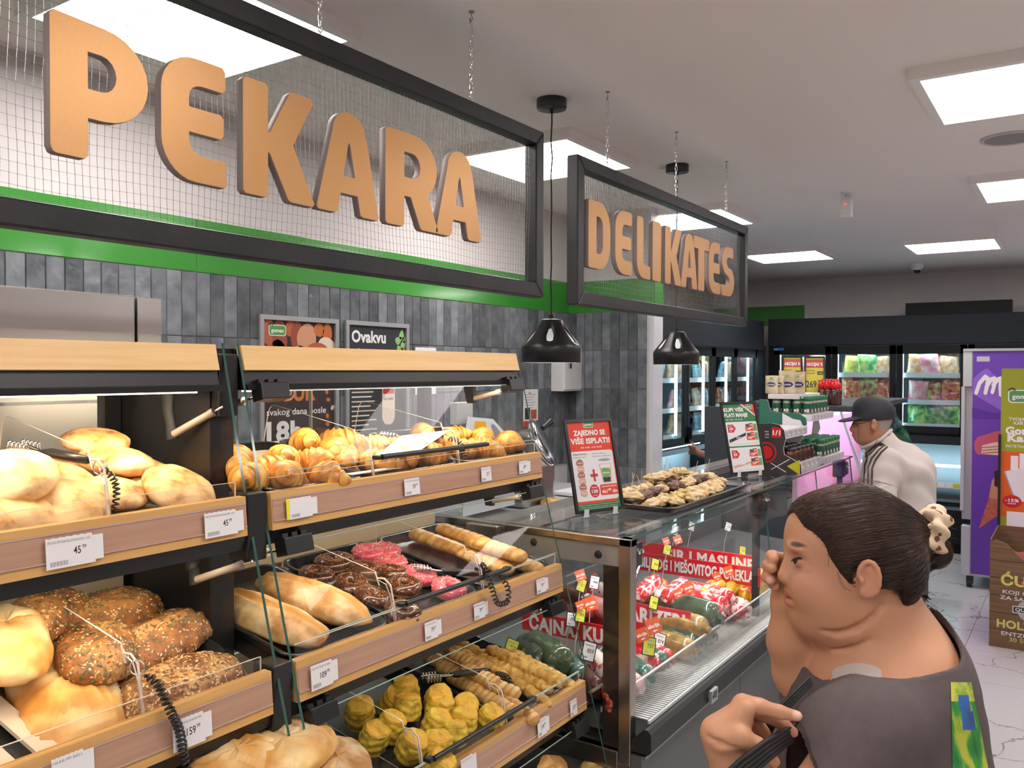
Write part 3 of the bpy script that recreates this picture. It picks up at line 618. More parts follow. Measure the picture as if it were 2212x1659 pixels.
# price labels on the rails
YEL = mat('label_yellow', srgb(240, 225, 40), 0.6)
BAR = mat('barcode_grey', (0.35, 0.34, 0.36), 0.6)
def price(px, l, w, h, big, small='99', head='', label='', yel=False, pyt=None, back=True):
    Y, Z, hh = LV[l]; r = onY(px[0], px[1], Y - .012); X = r.x; zc = r.z
    Y -= .002 + .0014 * l * .3
    P = (Vector((X, Y - .0075, zc)), X1, Vector((0, .07, 1)).normalized())
    m = MB()
    if back: m.rect(P, -w * .5 + .012, -h * .42, w * .5 + .014, h * .40, PAPER, 0)
    if yel: m.rect(P, -w / 2 - .008, -h / 2, -w / 2, h / 2, YEL, 2)
    pts = [(-w / 2, -h / 2), (w / 2, -h / 2)] + [(w / 2 + (.0012 if i % 2 else 0) - i * w / 14, h / 2 - (.0012 if i % 2 else 0)) for i in range(1, 14)] + [(-w / 2, h / 2)]
    m.poly(P, pts, PAPER, 3)
    if head: m.text(head, P, -w * .46, h * .30, h * .085, mat('grey_ink', (0.25, 0.25, 0.27), .6), 0, layer=4, w=w * .86)
    if big:
        m.text(big, P, w * .20, -h * .12, h * .25, INK, .01, align='R', layer=4, sx=.75); m.text(small, P, w * .23, h * .02, h * .13, INK, .005, layer=4, sx=.8)
    for i in range(16): m.rect(P, -w * .42 + i * w * .022, -h * .42, -w * .42 + i * w * .022 + w * (.010 if i % 3 else .016), -h * .27, BAR, 4)
    solo('price_label', m, PAPER, label, 'price label', (X, Y - .008, zc), 'price labels on the bakery rails')
price((155, 1190), 0, .078, .048, '45', '99', 'PECIVO PP SOMUN DUNAVSKI 110G', 'white price label 45.99 nearer the left edge, under the round buns')
price((480, 1131), 0, .072, .046, '45', '99', 'PECIVO PP SOMUN DUNAVSKI 110G', 'white price label 45.99 at the right end of the top left rail')
price((652, 1096), 0, .060, .042, '', '', '', 'blank white label with a yellow edge below the croissants', yel=True)
price((892, 1051), 0, .056, .040, '59', '99', 'PECIVO PP KROASAN', 'white price label 59.99 at the middle of the top right rail', back=False)
price((1052, 1024), 0, .046, .038, '25', '99', 'PECIVO PP', 'white price label 25.99 second from the right on the top rail', back=False)
price((1132, 1009), 0, .046, .036, '89', '99', 'PECIVO PP', 'white price label 89.99 at the far right end of the top rail')
price((410, 1580), 1, .062, .052, '159', '99', 'HLEB PP DINARSKI BUNDEVE 400G', 'white price label 159.99 behind the hanging coil cord')
price((150, 1662), 1, .05, .046, '', '', 'HLEB PP BELI', 'white price label cut by the bottom edge at lower left')
price((697, 1458), 1, .058, .050, '109', '99', 'HLEB PP ČEBATA 280G', 'white price label 109.99 under the two long floury loaves')
price((933, 1361), 1, .047, .042, '79', '99', 'PECIVO PP KROFNA ČOKOLADA', 'white price label 79.99 under the chocolate doughnuts')
price((1037, 1319), 1, .046, .040, '79', '99', 'PECIVO PP KROFNA JAGODA', 'white price label 79.99 under the pink doughnuts')
price((1170, 1265), 1, .048, .040, '79', '99', 'PECIVO PP ROLNICA JABUKA', 'white price label 79.99 at the right end of the middle rail')
price((1172, 1570), 2, .044, .046, '114', '99', 'PECIVO PP KIFLA VIRŠLA', 'white price label 114.99 on the lower rail')
price((1240, 1528), 2, .038, .044, '129', '99', 'PECIVO PP ŠTAPIĆ', 'white price label 129.99 at the right end of the lower rail', back=False)
price((1010, 1655), 2, .046, .044, '', '', 'PECIVO PP POGAČICA', 'white price label cut by the bottom edge under the yellow scones')

# ---------------------------------------------------------------- trays
TRAYM = mat('black_enamel_tray', (0.012, 0.013, 0.015), 0.25, coat=0.4)
def tray(x0, x1, l, y0, y1, label, depth=.022):
    def z(y): return shelf_z(l, y) + .001
    m = MB(); r = .012; R = [(x0 + .03, y0 + .03), (x1 - .03, y0 + .03), (x1 - .03, y1 - .03), (x0 + .03, y1 - .03)]
    def ring(off, zo):
        pts = []
        for (cx, cy, a0) in ((x0 + .03, y0 + .03, 180), (x1 - .03, y0 + .03, 270), (x1 - .03, y1 - .03, 0), (x0 + .03, y1 - .03, 90)):
            for k in range(6): a = math.radians(a0 + 90 * k / 5); pts.append((cx + (.03 + off) * math.cos(a), cy + (.03 + off) * math.sin(a), zo))
        return [(p[0], p[1], z(p[1]) + p[2]) for p in pts]
    rings = [ring(-.018, 0.0), ring(-.010, .003), ring(-.002, depth), ring(.006, depth + .002), ring(.010, depth), ring(.009, depth - .003), ring(.001, depth - .003), ring(-.006, -.0015)]
    n = 24; vs = [v for q in rings for v in q]; fs = [(i * n + j, i * n + (j + 1) % n, (i + 1) * n + (j + 1) % n, (i + 1) * n + j) for i in range(len(rings) - 1) for j in range(n)]
    m.add(vs, fs, None, True); m.add(rings[0], [tuple(range(n))])
    solo('baking_tray', m, TRAYM, label, 'tray', ((x0 + x1) / 2, (y0 + y1) / 2, z((y0 + y1) / 2)), 'black baking trays')
tray(1.125, 1.40, 1, 1.275, 1.665, 'black baking tray under the two long floury loaves')
tray(1.435, 1.735, 1, 1.275, 1.665, 'black baking tray under the doughnuts')
tray(1.775, 2.085, 1, 1.275, 1.665, 'black baking tray under the pastry rolls')
tray(1.42, 1.75, 0, 1.35, 1.66, 'black baking tray under the croissants beside the white card')
tray(1.13, 1.40, 0, 1.35, 1.66, 'black baking tray under the croissants nearest the joint')
tray(1.77, 2.08, 0, 1.35, 1.66, 'black baking tray under the pastries at the right end of the top shelf')
tray(1.13, 1.73, 2, 1.20, 1.62, 'black baking tray under the yellow scones')
tray(1.765, 2.08, 2, 1.20, 1.62, 'black baking tray under the cheese sticks')
tray(0.76, 1.035, 1, 1.36, 1.665, 'empty dark baking tray behind the seeded bread')
# pale slats of the bread rack at lower left
t = thing('bread_rack', 'pale slatted bread rack under the large white loaf', 'rack', (0.42, 1.4, shelf_z(1, 1.4)))
for i in range(7):
    x = 0.335 + i * .062; m = MB(); yz([(1.262, shelf_z(1, 1.262) + .001), (1.69, shelf_z(1, 1.69) + .001), (1.69, shelf_z(1, 1.69) + .008), (1.262, shelf_z(1, 1.262) + .008)], x, x + .032, m)
    part('slat', m, CREAM, t, world=True)

# ---------------------------------------------------------------- baked goods
def bread_mat(name, c1, c2, c3, tint, scale=22, rough=.55, bump=.35, bscale=60):
    m, nt, b = new_mat(name); N, L = nt.nodes, nt.links
    tc = N.new('ShaderNodeTexCoord'); oi = N.new('ShaderNodeObjectInfo'); mu = N.new('ShaderNodeMath'); mu.operation = 'MULTIPLY'; mu.inputs[1].default_value = 41; L.new(oi.outputs['Random'], mu.inputs[0])
    nz = N.new('ShaderNodeTexNoise'); nz.noise_dimensions = '4D'; nz.inputs['Scale'].default_value = scale; nz.inputs['Detail'].default_value = 5; L.new(tc.outputs['Object'], nz.inputs['Vector']); L.new(mu.outputs[0], nz.inputs['W'])
    cr = N.new('ShaderNodeValToRGB'); E = cr.color_ramp.elements; E[0].position = .36; E[0].color = rgba(c1); E[1].position = .64; E[1].color = rgba(c3); e = E.new(.5); e.color = rgba(c2); L.new(nz.outputs['Fac'], cr.inputs[0])
    at = N.new('ShaderNodeAttribute'); at.attribute_name = 'tint'; mx = N.new('ShaderNodeMix'); mx.data_type = 'RGBA'; mx.inputs[7].default_value = rgba(tint); L.new(at.outputs['Fac'], mx.inputs[0]); L.new(cr.outputs[0], mx.inputs[6])
    L.new(mx.outputs[2], b.inputs['Base Color']); b.inputs['Roughness'].default_value = rough
    nb = N.new('ShaderNodeTexNoise'); nb.inputs['Scale'].default_value = bscale; nb.inputs['Detail'].default_value = 6; L.new(tc.outputs['Object'], nb.inputs['Vector']); bp = N.new('ShaderNodeBump'); bp.inputs['Strength'].default_value = bump; bp.inputs['Distance'].default_value = .003; L.new(nb.outputs['Fac'], bp.inputs['Height']); L.new(bp.outputs[0], b.inputs['Normal'])
    return m
def set_tint(me, fn):
    a = me.attributes.new('tint', 'FLOAT', 'POINT'); a.data.foreach_set('value', [max(0.0, min(1.0, (fn[i] if i < len(fn) else 0.0) if isinstance(fn, list) else fn(v.co))) for i, v in enumerate(me.vertices)])
BUNM = bread_mat('bun_crust', (0.78, 0.48, 0.19), (0.64, 0.33, 0.10), (0.30, 0.12, 0.03), (0.84, 0.60, 0.31), 40, .6, .7, 50)
CROM = bread_mat('croissant_crust', (0.86, 0.50, 0.12), (0.72, 0.33, 0.06), (0.50, 0.18, 0.03), (0.36, 0.12, 0.02), 34, .36, .25, 90)
LOAFM = bread_mat('white_loaf_crust', (0.86, 0.60, 0.24), (0.74, 0.40, 0.10), (0.55, 0.24, 0.045), (0.90, 0.72, 0.40), 14, .5, .3, 40)
CEBM = bread_mat('floury_crust', (0.72, 0.56, 0.36), (0.62, 0.38, 0.17), (0.42, 0.20, 0.06), (0.66, 0.34, 0.09), 24, .7, .6, 60)
SEEDL = bread_mat('seeded_crust', (0.42, 0.17, 0.045), (0.27, 0.10, 0.027), (0.12, 0.045, 0.014), (0.6, 0.32, 0.10), 30, .6, .7, 90)
SCOM = bread_mat('yellow_scone', (0.86, 0.64, 0.07), (0.74, 0.50, 0.04), (0.44, 0.28, 0.02), (0.84, 0.46, 0.05), 60, .6, .8, 110)
STIM = bread_mat('cheese_stick', (0.84, 0.58, 0.16), (0.70, 0.40, 0.08), (0.36, 0.20, 0.03), (0.56, 0.26, 0.05), 55, .55, .9, 110)
PASM = bread_mat('pastry_roll', (0.84, 0.60, 0.26), (0.74, 0.44, 0.14), (0.50, 0.24, 0.06), (0.44, 0.20, 0.05), 34, .42, .3, 70)
def blob(a, b, h, seed=0, amp=.06, fr=3.0, flat=.35, e=1.0, nu=28, nv=18, extra=None):
    """rounded loaf: half axes a, b, height h, resting on z = 0"""
    def fn(u, v):
        th = 2 * PI * u; ph = -PI / 2 + PI * v; cp = math.copysign(abs(math.cos(ph)) ** e, math.cos(ph)); d = Vector((math.cos(th) * cp, math.sin(th) * cp, math.sin(ph)))
        n = noise.noise(d * fr + Vector((seed * 3.1, seed, 0))) * amp + noise.noise(d * fr * 2.6 + Vector((seed, 5, seed))) * amp * .4
        k = 1 + n; z = d.z * h / 2
        if z < 0: z *= (1 - flat)
        p = Vector((d.x * a * k, d.y * b * k, z * k + h / 2 * (1 - flat)))
        return extra(p, u, v) if extra else p
    m = MB(); m.grid(fn, nu, nv, wrapu=True); return m
buns = []
for s in range(3):
    mb = blob(.074, .074, .062, s + 1, .07, 2.0, .35, .85); me = mb.mesh('bun', BUNM); set_tint(me, lambda c: 1.6 * noise.noise(c * 26 + Vector((s, 0, 0))) + .25); buns.append(me)
rb = random.Random(11)
def put(name, me, mt, loc, rot, label, cat, group, sc=1.0):
    o = bpy.data.objects.new(name, me); COL.objects.link(o); o.location = loc; o.rotation_euler = (Matrix.Rotation(rot[0], 3, 'X') @ Matrix.Rotation(rot[1], 3, 'Y') @ Matrix.Rotation(rot[2], 3, 'Z')).to_euler(); o.scale = (sc,) * 3 if not isinstance(sc, tuple) else sc
    o['label'] = label; o['category'] = cat; o['group'] = group; return o
for i, (x, y, Y, sc, rx, ry, lb) in enumerate([
    (205, 948, 1.60, .95, .2, 0, 'round pale bun at the very top of the pile'), (247, 990, 1.535, 1.08, .25, .1, 'browned round bun just below the topmost bun'),
    (378, 1050, 1.415, 1.10, .75, .15, 'brightest round bun leaning at the right end of the pile'), (237, 1072, 1.45, .95, .35, 0, 'reddish brown round bun under the coil cord of the top shelf'),
    (128, 1096, 1.405, 1.1, .5, -.2, 'floury round bun in the middle of the front row'), (42, 1115, 1.39, 1.08, .5, .2, 'floury round bun in the front row near the left edge'),
    (118, 1028, 1.53, 1.05, .3, .2, 'round bun half hidden under the tongs of the top shelf'), (20, 1020, 1.46, 1.12, .5, -.3, 'large golden bun at the left edge below the tongs'),
    (-30, 1060, 1.47, 1.0, .3, 0, 'round bun cut by the left edge of the view'), (-45, 1140, 1.38, 1.0, .4, 0, 'round bun in the front row beyond the left edge'),
    (165, 1015, 1.60, .95, .3, 0, 'round bun at the back behind the browned bun'), (310, 1040, 1.56, .9, .2, .3, 'small bun tucked behind the brightest bun'), (318, 1090, 1.49, .8, .2, 0, 'shaded bun low between two front buns')]):
    sc *= .90; rx *= .8; Y = max(Y, 1.415); p = onY(x, y, Y); p.z -= .028 * sc; zmin = shelf_z(0, p.y) + .002
    if p.z < zmin: p.z = zmin
    put('bun', buns[i % 3], BUNM, p, (rx, ry, rb.uniform(0, 6)), lb, 'bun', 'round buns piled on the top shelf', sc)
# croissants
def croissant(seed, L=.125, R=.031, bend=1.1, steps=8):
    T = []
    def fn(u, v):
        s = u * 2 - 1; ang = bend * s; rad = L / 2 / bend
        c = Vector((math.sin(ang) * rad, (math.cos(ang) - 1) * rad, 0)); n = Vector((math.sin(ang), math.cos(ang), 0)); a = 2 * PI * v
        k = abs(s) * steps / 2.0 + .3 + .10 * math.sin(a + seed); fr = k - math.floor(k); env = max(0.015, (1 - abs(s) ** 2.0)) ** .72
        r = R * env * (1 + .30 * (1 - fr) ** 1.3 * (1 - abs(s) * .3)) * (1 + .07 * noise.noise(Vector((u * 6, math.cos(a), seed))))
        T.append(.75 * math.exp(-((fr - .0) / .10) ** 2) + .8 * math.exp(-((fr - 1) / .10) ** 2) + .15 * abs(s) + .25 * noise.noise(Vector((u * 9, math.sin(a) * 2, seed))))
        q = c + n * math.cos(a) * r + Vector((0, 0, math.sin(a) * r * .95)); q.z += R * .85; return q
    m = MB(); m.grid(fn, 80, 18, wrapv=True); m.T = T; return m
cros = []
for s in range(3):
    mb = croissant(s, .122 + .01 * s, .031, 1.2 - .15 * s); me = mb.mesh('croissant', CROM); set_tint(me, mb.T); cros.append(me)
CR = [(497, 1003, 1.47, 1.15, 'large croissant at the right end of the left case'), (455, 985, 1.56, .9, 'small croissant behind the large one in the left case'), (533, 1035, 1.40, 1.0, 'croissant low beside the glass in the left case'),
      (664, 957, 1.545, 1.0, 'upright croissant at the back left of its tray'), (735, 953, 1.56, 1.0, 'croissant at the top of the heap by the divider'), (722, 972, 1.50, 1.0, 'ridged croissant lying across the heap'), (606, 996, 1.46, 1.0, 'croissant beside the glass side of the right case'),
      (673, 1000, 1.45, 1.0, 'croissant with a dark open end in the heap'), (745, 990, 1.47, 1.0, 'long ridged croissant under the divider'), (612, 1040, 1.38, 1.05, 'croissant in the front corner of the right case'), (702, 1034, 1.38, 1.0, 'croissant in front resting against the rail'),
      (575, 1015, 1.44, .9, 'croissant seen between the two panes of glass'), (806, 970, 1.52, .95, 'croissant just right of the first divider'), (818, 1012, 1.40, 1.0, 'flat reddish croissant below the white card'), (876, 1008, 1.40, 1.0, 'croissant in front of the white card'),
      (930, 996, 1.40, 1.0, 'croissant in front left of the second coil'), (912, 938, 1.57, .9, 'croissant behind the upper edge of the white card'), (982, 950, 1.54, .9, 'flaky croissant at the back behind the second hook'), (1036, 962, 1.50, .95, 'golden croissant right of the second divider'), (1000, 985, 1.42, .9, 'croissant in front of the second hook'),
      (1040, 985, 1.41, 1.0, 'croissant in the front right of the top shelf'), (1096, 972, 1.42, 1.05, 'crumbly croissant at the right end of the top shelf'), (860, 975, 1.50, .9, 'croissant under the white card'), (940, 965, 1.50, .9, 'croissant under the black pull bar')]
for i, (x, y, Y, sc, lb) in enumerate(CR):
    p = onY(x, y, Y); p.z -= .026 * sc; zmin = shelf_z(0, p.y) + .004
    if p.z < zmin: p.z = zmin
    put('croissant', cros[i % 3], CROM, p, (rb.uniform(-.35, .35), rb.uniform(-.35, .35), rb.choice((.6, 2.4, -.5, 1.2, 3.3)) + rb.uniform(-.3, .3)), lb, 'croissant', 'croissants on the top shelf', sc)
# big loaves
def loaf(name, L, W, Hh, seed, mt, slashes=0, seam=False, e=.75):
    def ex(p, u, v):
        k = 1.0
        if p.z > Hh * .35:
            for q in range(slashes):
                xc = -L / 2 + L * (q + .8) / (slashes + .6); d = abs(p.x - xc + p.y * .5)
                p.z += .006 * math.exp(-((d - .010) / .006) ** 2) - .005 * math.exp(-(d / .006) ** 2)
            if seam: d = abs(p.y - .012 * math.sin(p.x * 18 + seed)); p.z += .006 * math.exp(-((d - .014) / .007) ** 2) - .006 * math.exp(-(d / .007) ** 2)
        return p
    def fn(u, v):
        th = 2 * PI * u; ph = -PI / 2 + PI * v
        ct, st = math.cos(th), math.sin(th); cx = math.copysign(abs(ct) ** e, ct); sy = math.copysign(abs(st) ** (e * 1.05), st); cp = math.cos(ph) ** .8
        n = 1 + .07 * noise.noise(Vector((ct * 2.2 + seed, st * 2, math.sin(ph) * 2))) + .03 * noise.noise(Vector((ct * 7, st * 7 + seed, ph * 3)))
        z = math.sin(ph) * Hh / 2; z = z * (.6 if z < 0 else 1)
        return ex(Vector((cx * L / 2 * cp * n, sy * W / 2 * cp * n, z * n + Hh * .3)), u, v)
    m = MB(); m.grid(fn, 72, 26, wrapu=True); me = m.mesh(name, mt)
    if seam: set_tint(me, lambda c: 1.1 * math.exp(-((c.y - .012 * math.sin(c.x * 18 + seed)) / .014) ** 2) * (1 if c.z > Hh * .3 else 0) + (.7 if c.z < Hh * .15 else 0))
    else: set_tint(me, lambda c: 1.5 * noise.noise(c * 14 + Vector((seed, 0, 0))) + (.35 if c.z > Hh * .62 else .0))
    return me
def put_loaf(me, mt, p, rz, label, cat='bread', tilt=None, group=None, name='loaf', rx=0):
    o = bpy.data.objects.new(name, me); COL.objects.link(o); o.location = p
    o.rotation_euler = (math.atan(SL) * math.cos(rz) + rx if tilt is None else tilt[0], (-math.atan(SL) * math.sin(rz) * -1) * 0 if tilt is None else tilt[1], rz)
    if tilt is None:
        R = Matrix.Rotation(math.atan(SL), 3, 'X') @ Matrix.Rotation(rx, 3, 'X') @ Matrix.Rotation(rz, 3, 'Z'); o.rotation_euler = R.to_euler()
    o['label'] = label; o['category'] = cat
    if group: o['group'] = group
    return o
def on_shelf(x, y, l, up): p = onP(x, y, LV[l][0], LV[l][1] - .026 + up * .5, SL); p.z -= up * .5; return p
def fix(p, l, up=.006): p = Vector(p); p.z = shelf_z(l, p.y) + up; return p
put_loaf(loaf('loaf', .29, .115, .075, 1, CEBM, seam=True), CEBM, fix((1.185, 1.42, 0), 1), math.radians(97), 'long floury loaf with a lengthwise seam, nearer the seeded bread', group='long floury loaves on the middle shelf')
put_loaf(loaf('loaf', .31, .115, .075, 6, CEBM, seam=True), CEBM, fix((1.325, 1.445, 0), 1), math.radians(98), 'long floury loaf with a lengthwise seam, nearer the doughnuts', group='long floury loaves on the middle shelf')
put_loaf(loaf('loaf', .33, .175, .125, 3, LOAFM, slashes=3), LOAFM, onY(138, 1520, 1.435) - Vector((0, 0, .04)), math.radians(72), 'large pale loaf with slashed crust at lower left')
put_loaf(loaf('loaf', .24, .14, .10, 5, LOAFM, slashes=1), LOAFM, onY(5, 1395, 1.50) - Vector((0, 0, .03)), math.radians(70), 'round floury loaf cut by the left edge')
# seeded bread
SD = mat('pumpkin_seed', (0.17, 0.13, 0.055), .4); SP = mat('oat_flake', (0.72, 0.52, 0.26), .6); SBR = mat('linseed', (0.22, 0.09, 0.03), .35)
def seeds(me, n, seed, Hh, kinds, size):
    rg = random.Random(seed); polys = [p for p in me.polygons if p.center.z > Hh * .22]; wts = [p.area for p in polys]; m = MB()
    for p in rg.choices(polys, wts, k=n):
        vs = [me.vertices[i].co for i in p.vertices]; a, b = rg.random(), rg.random(); c = (vs[0].lerp(vs[1], a)).lerp(vs[3].lerp(vs[2], a), b)
        mt, k = rg.choice(kinds); nz = p.normal.copy(); t1 = nz.orthogonal().normalized(); t1.rotate(Matrix.Rotation(rg.uniform(0, 6.3), 3, nz)); t2 = nz.cross(t1); c = c + nz * size * .15 * k
        L_, W_, T_ = size * k, size * .55 * k, size * .28 * k
        m.add([c + t1 * L_, c + t1 * L_ * .3 + t2 * W_, c - t1 * L_ * .8 + t2 * W_ * .5, c - t1 * L_, c - t1 * L_ * .8 - t2 * W_ * .5, c + t1 * L_ * .3 - t2 * W_, c + nz * T_], [(0, 1, 6), (1, 2, 6), (2, 3, 6), (3, 4, 6), (4, 5, 6), (5, 0, 6)], mt)
    return m
for i, (x, y, Y, L, W, rz, up, lb) in enumerate([(385, 1470, 1.345, .27, .14, 8, .04, 'long seeded loaf in front, thick with pumpkin seeds and oats'), (345, 1375, 1.46, .25, .125, 20, .035, 'dark seeded loaf with a split crust in the middle of the heap'),
        (205, 1400, 1.44, .19, .13, 60, .035, 'dark seeded loaf left of the split one'), (215, 1325, 1.55, .26, .13, 10, .035, 'darkest seeded loaf at the back of the heap'), (90, 1330, 1.56, .2, .12, 30, .03, 'seeded loaf behind the round floury loaf')]):
    me = loaf('seeded_loaf', L, W, .085, i + 9, SEEDL, seam=(i == 1)); o = put_loaf(me, SEEDL, onY(x, y, Y) - Vector((0, 0, up)), math.radians(rz), lb, group='seeded loaves on the middle shelf', name='seeded_loaf')
    part('seeds', seeds(me, 1500 if i == 0 else 800, i, .085, [(SP, .8), (SP, .6), (SD, 1.25), (SBR, .7), (SBR, .5)] if i else [(SP, .9), (SP, .7), (SBR, 1.3), (SP, .6), (SBR, .6)], .0042), SP, o, kind='stuff')
for x, y, Y, L, W, rz, lb, mt in [(600, 1625, 1.24, .26, .15, 10, 'pale loaf on the bottom shelf behind the joint of the cases', LOAFM), (720, 1668, 1.20, .24, .15, 50, 'floury white loaf at the bottom edge below the scones', CEBM), (500, 1650, 1.25, .2, .13, 20, 'golden loaf on the bottom shelf under the left case', LOAFM), (1190, 1672, 1.18, .16, .09, 30, 'golden pastry on the bottom shelf at the right end', PASM), (1290, 1675, 1.16, .14, .08, 70, 'second golden pastry at the right end of the bottom shelf', PASM)]:
    p = onY(x, y, Y); p.z -= .03; put_loaf(loaf('loaf', L, W, .08, int(x), mt, slashes=2 if mt is LOAFM else 0), mt, p, math.radians(rz), lb, group='loaves on the bottom shelf')
# doughnuts
DOUGH = mat('doughnut_dough', (0.74, 0.50, 0.24), .5, c2=(0.62, 0.36, 0.13), scale=30, bump=.15)
CHOC = mat('chocolate_glaze', (0.10, 0.032, 0.015), .18, coat=.5, c2=(0.07, 0.022, 0.011), scale=30)
PINKG = mat('pink_glaze', (0.78, 0.12, 0.17), .2, coat=.4, c2=(0.70, 0.09, 0.14), scale=30)
NUTS = mat('caramel_sprinkles', (0.50, 0.20, 0.07), .4); PSP = mat('pale_pink_sprinkles', (0.88, 0.55, 0.50), .5)
def torus(R, r, zc, a0, a1, nu=36, nv=12, seed=0, amp=0.0, close=False):
    def fn(u, v):
        t = 2 * PI * u; a = a0 + (a1 - a0) * v; w = 1 + (amp * noise.noise(Vector((math.cos(t) * 2, math.sin(t) * 2, seed))))
        rr = R + r * w * math.cos(a); return Vector((rr * math.cos(t), rr * math.sin(t), zc + r * w * .88 * math.sin(a)))
    m = MB(); m.grid(fn, nu, nv, wrapu=True, wrapv=close); return m
def doughnut(seed, glaze, sprk):
    rg = random.Random(seed); dm = torus(.0285, .0185, .0165, 0, 2 * PI, 36, 14, seed, .05, True).mesh('doughnut', DOUGH)
    gm = MB()
    def fn(u, v):
        t = 2 * PI * u; lo = -.15 + .22 * noise.noise(Vector((math.cos(t) * 3, math.sin(t) * 3, seed + 9))); a = lo + (PI * .98 - lo) * v; w = 1.06 + .05 * noise.noise(Vector((math.cos(t) * 2, math.sin(t) * 2, seed)))
        if v in (0, 1): w -= .06
        rr = .0285 + .0185 * w * math.cos(a); return Vector((rr * math.cos(t), rr * math.sin(t), .0165 + .0185 * w * .88 * math.sin(a)))
    gm.grid(fn, 40, 11, wrapu=True); sm = MB()
    for i in range(230):
        t = rg.uniform(0, 2 * PI); a = rg.uniform(.05, 2.7); p = Vector(((.0285 + .0198 * math.cos(a)) * math.cos(t), (.0285 + .0198 * math.cos(a)) * math.sin(t), .0165 + .0176 * math.sin(a)))
        s = rg.uniform(.0008, .0017); d = Vector((rg.uniform(-1, 1), rg.uniform(-1, 1), rg.uniform(-1, 1))).normalized() * s * 1.6; e = d.orthogonal().normalized() * s; f = d.cross(e).normalized() * s
        sm.add([p + d, p - d, p + e, p - e, p + f, p - f], [(0, 2, 4), (2, 1, 4), (1, 3, 4), (3, 0, 4), (2, 0, 5), (1, 2, 5), (3, 1, 5), (0, 3, 5)])
    return dm, gm.mesh('glaze', glaze), sm.mesh('sprinkles', sprk)
KC = [doughnut(s, CHOC, NUTS) for s in (1, 2)]; KP = [doughnut(s, PINKG, PSP) for s in (4, 5)]
for i, (x, y, pink, lb) in enumerate([(681, 1243, 0, 'chocolate doughnut at the left edge of the tray'), (728, 1213, 0, 'chocolate doughnut at the back left corner of the tray'), (756, 1262, 0, 'plain glazed chocolate doughnut in the second row from the left'), (787, 1232, 0, 'chocolate doughnut behind the divider'),
        (799, 1290, 0, 'chocolate doughnut with large nut crumbs near the rail'), (872, 1266, 0, 'chocolate doughnut at the right of the front row'), (866, 1322, 0, 'chocolate doughnut touching the rail'), (845, 1238, 0, 'chocolate doughnut between the divider and the pink row'),
        (795, 1193, 1, 'pink doughnut at the back of the pink row'), (843, 1216, 1, 'pink doughnut second from the back'), (904, 1242, 1, 'pink doughnut third from the back'), (966, 1270, 1, 'pink doughnut nearest the rail'), (690, 1205, 0, 'dim chocolate doughnut in the far corner'), (830, 1190, 1, 'pink doughnut half hidden behind the pink row')]):
    d, g, s = (KP if pink else KC)[i % 2]; p = onP(x, y, LV[1][0], LV[1][1] - .026 + .02, SL); p = Vector((p.x, p.y, shelf_z(1, p.y) + .005))
    if p.y > 1.62: p.y = 1.60; p.z = shelf_z(1, p.y) + .004
    o = put('doughnut', d, DOUGH, p, (math.atan(SL) + rb.uniform(-.12, .18), rb.uniform(-.15, .15), rb.uniform(0, 6)), lb, 'doughnut', 'doughnuts on the middle shelf', (.95, .95, 1.0))
    part('glaze', g, g.materials[0], o); part('sprinkles', s, s.materials[0], o, kind='stuff')
# rolls, cheese sticks, scones
def roll(L, r, seed, ridges=7, amp=.06, flat=.62, mt=PASM, name='pastry_roll', lump=0.0):
    T = []
    def fn(u, v):
        s = u * 2 - 1; env = max(.0, 1 - abs(s) ** 9) ** .5; a = 2 * PI * v; q = u * ridges + .25 * math.sin(a); fr = q - math.floor(q)
        T.append(.9 * math.exp(-((fr - .5) / .13) ** 2) * (1 if math.sin(a) > -.1 else 0) + .5 * noise.noise(Vector((u * 8, math.cos(a) * 2, seed))) + (.3 if abs(s) > .92 else 0))
        k = env * (1 - amp * math.exp(-((fr - .5) / .16) ** 2) * (1 if math.sin(a) > -.2 else 0)) * (1 + lump * noise.noise(Vector((u * L * 90, math.cos(a) * 2, math.sin(a) * 2 + seed))) + .05 * noise.noise(Vector((u * 4, v, seed))))
        return Vector((s * L / 2, math.cos(a) * r * k, r * flat * (1 + math.sin(a) * k)))
    m = MB(); m.grid(fn, 60, 16, wrapv=True); me = m.mesh(name, mt); set_tint(me, T); return me
rolls = [roll(.20, .031, 1), roll(.19, .030, 2, 8)]
for i, (x, y, up, rz, lb) in enumerate([(945, 1182, .0, 96, 'flaky pastry roll at the left of the pile'), (1000, 1168, .018, 97, 'flaky pastry roll at the back of the pile'), (1068, 1195, .038, 97, 'flaky pastry roll lying on top of the pile'), (1045, 1222, .0, 94, 'flaky pastry roll under the topmost one'), (1105, 1222, .0, 98, 'flaky pastry roll nearest the glass side')]):
    p = onP(x, y, LV[1][0], LV[1][1] - .02 + up, SL); p = Vector((p.x, min(p.y, 1.56), 0)); p.z = shelf_z(1, p.y) + .004 + up
    put_loaf(rolls[i % 2], PASM, p, math.radians(rz), lb, 'pastry', group='flaky pastry rolls on the middle shelf', name='pastry_roll')
SAU = [roll(.125, .023, 3, 8, .14, .8), roll(.13, .022, 6, 7, .14, .8)]
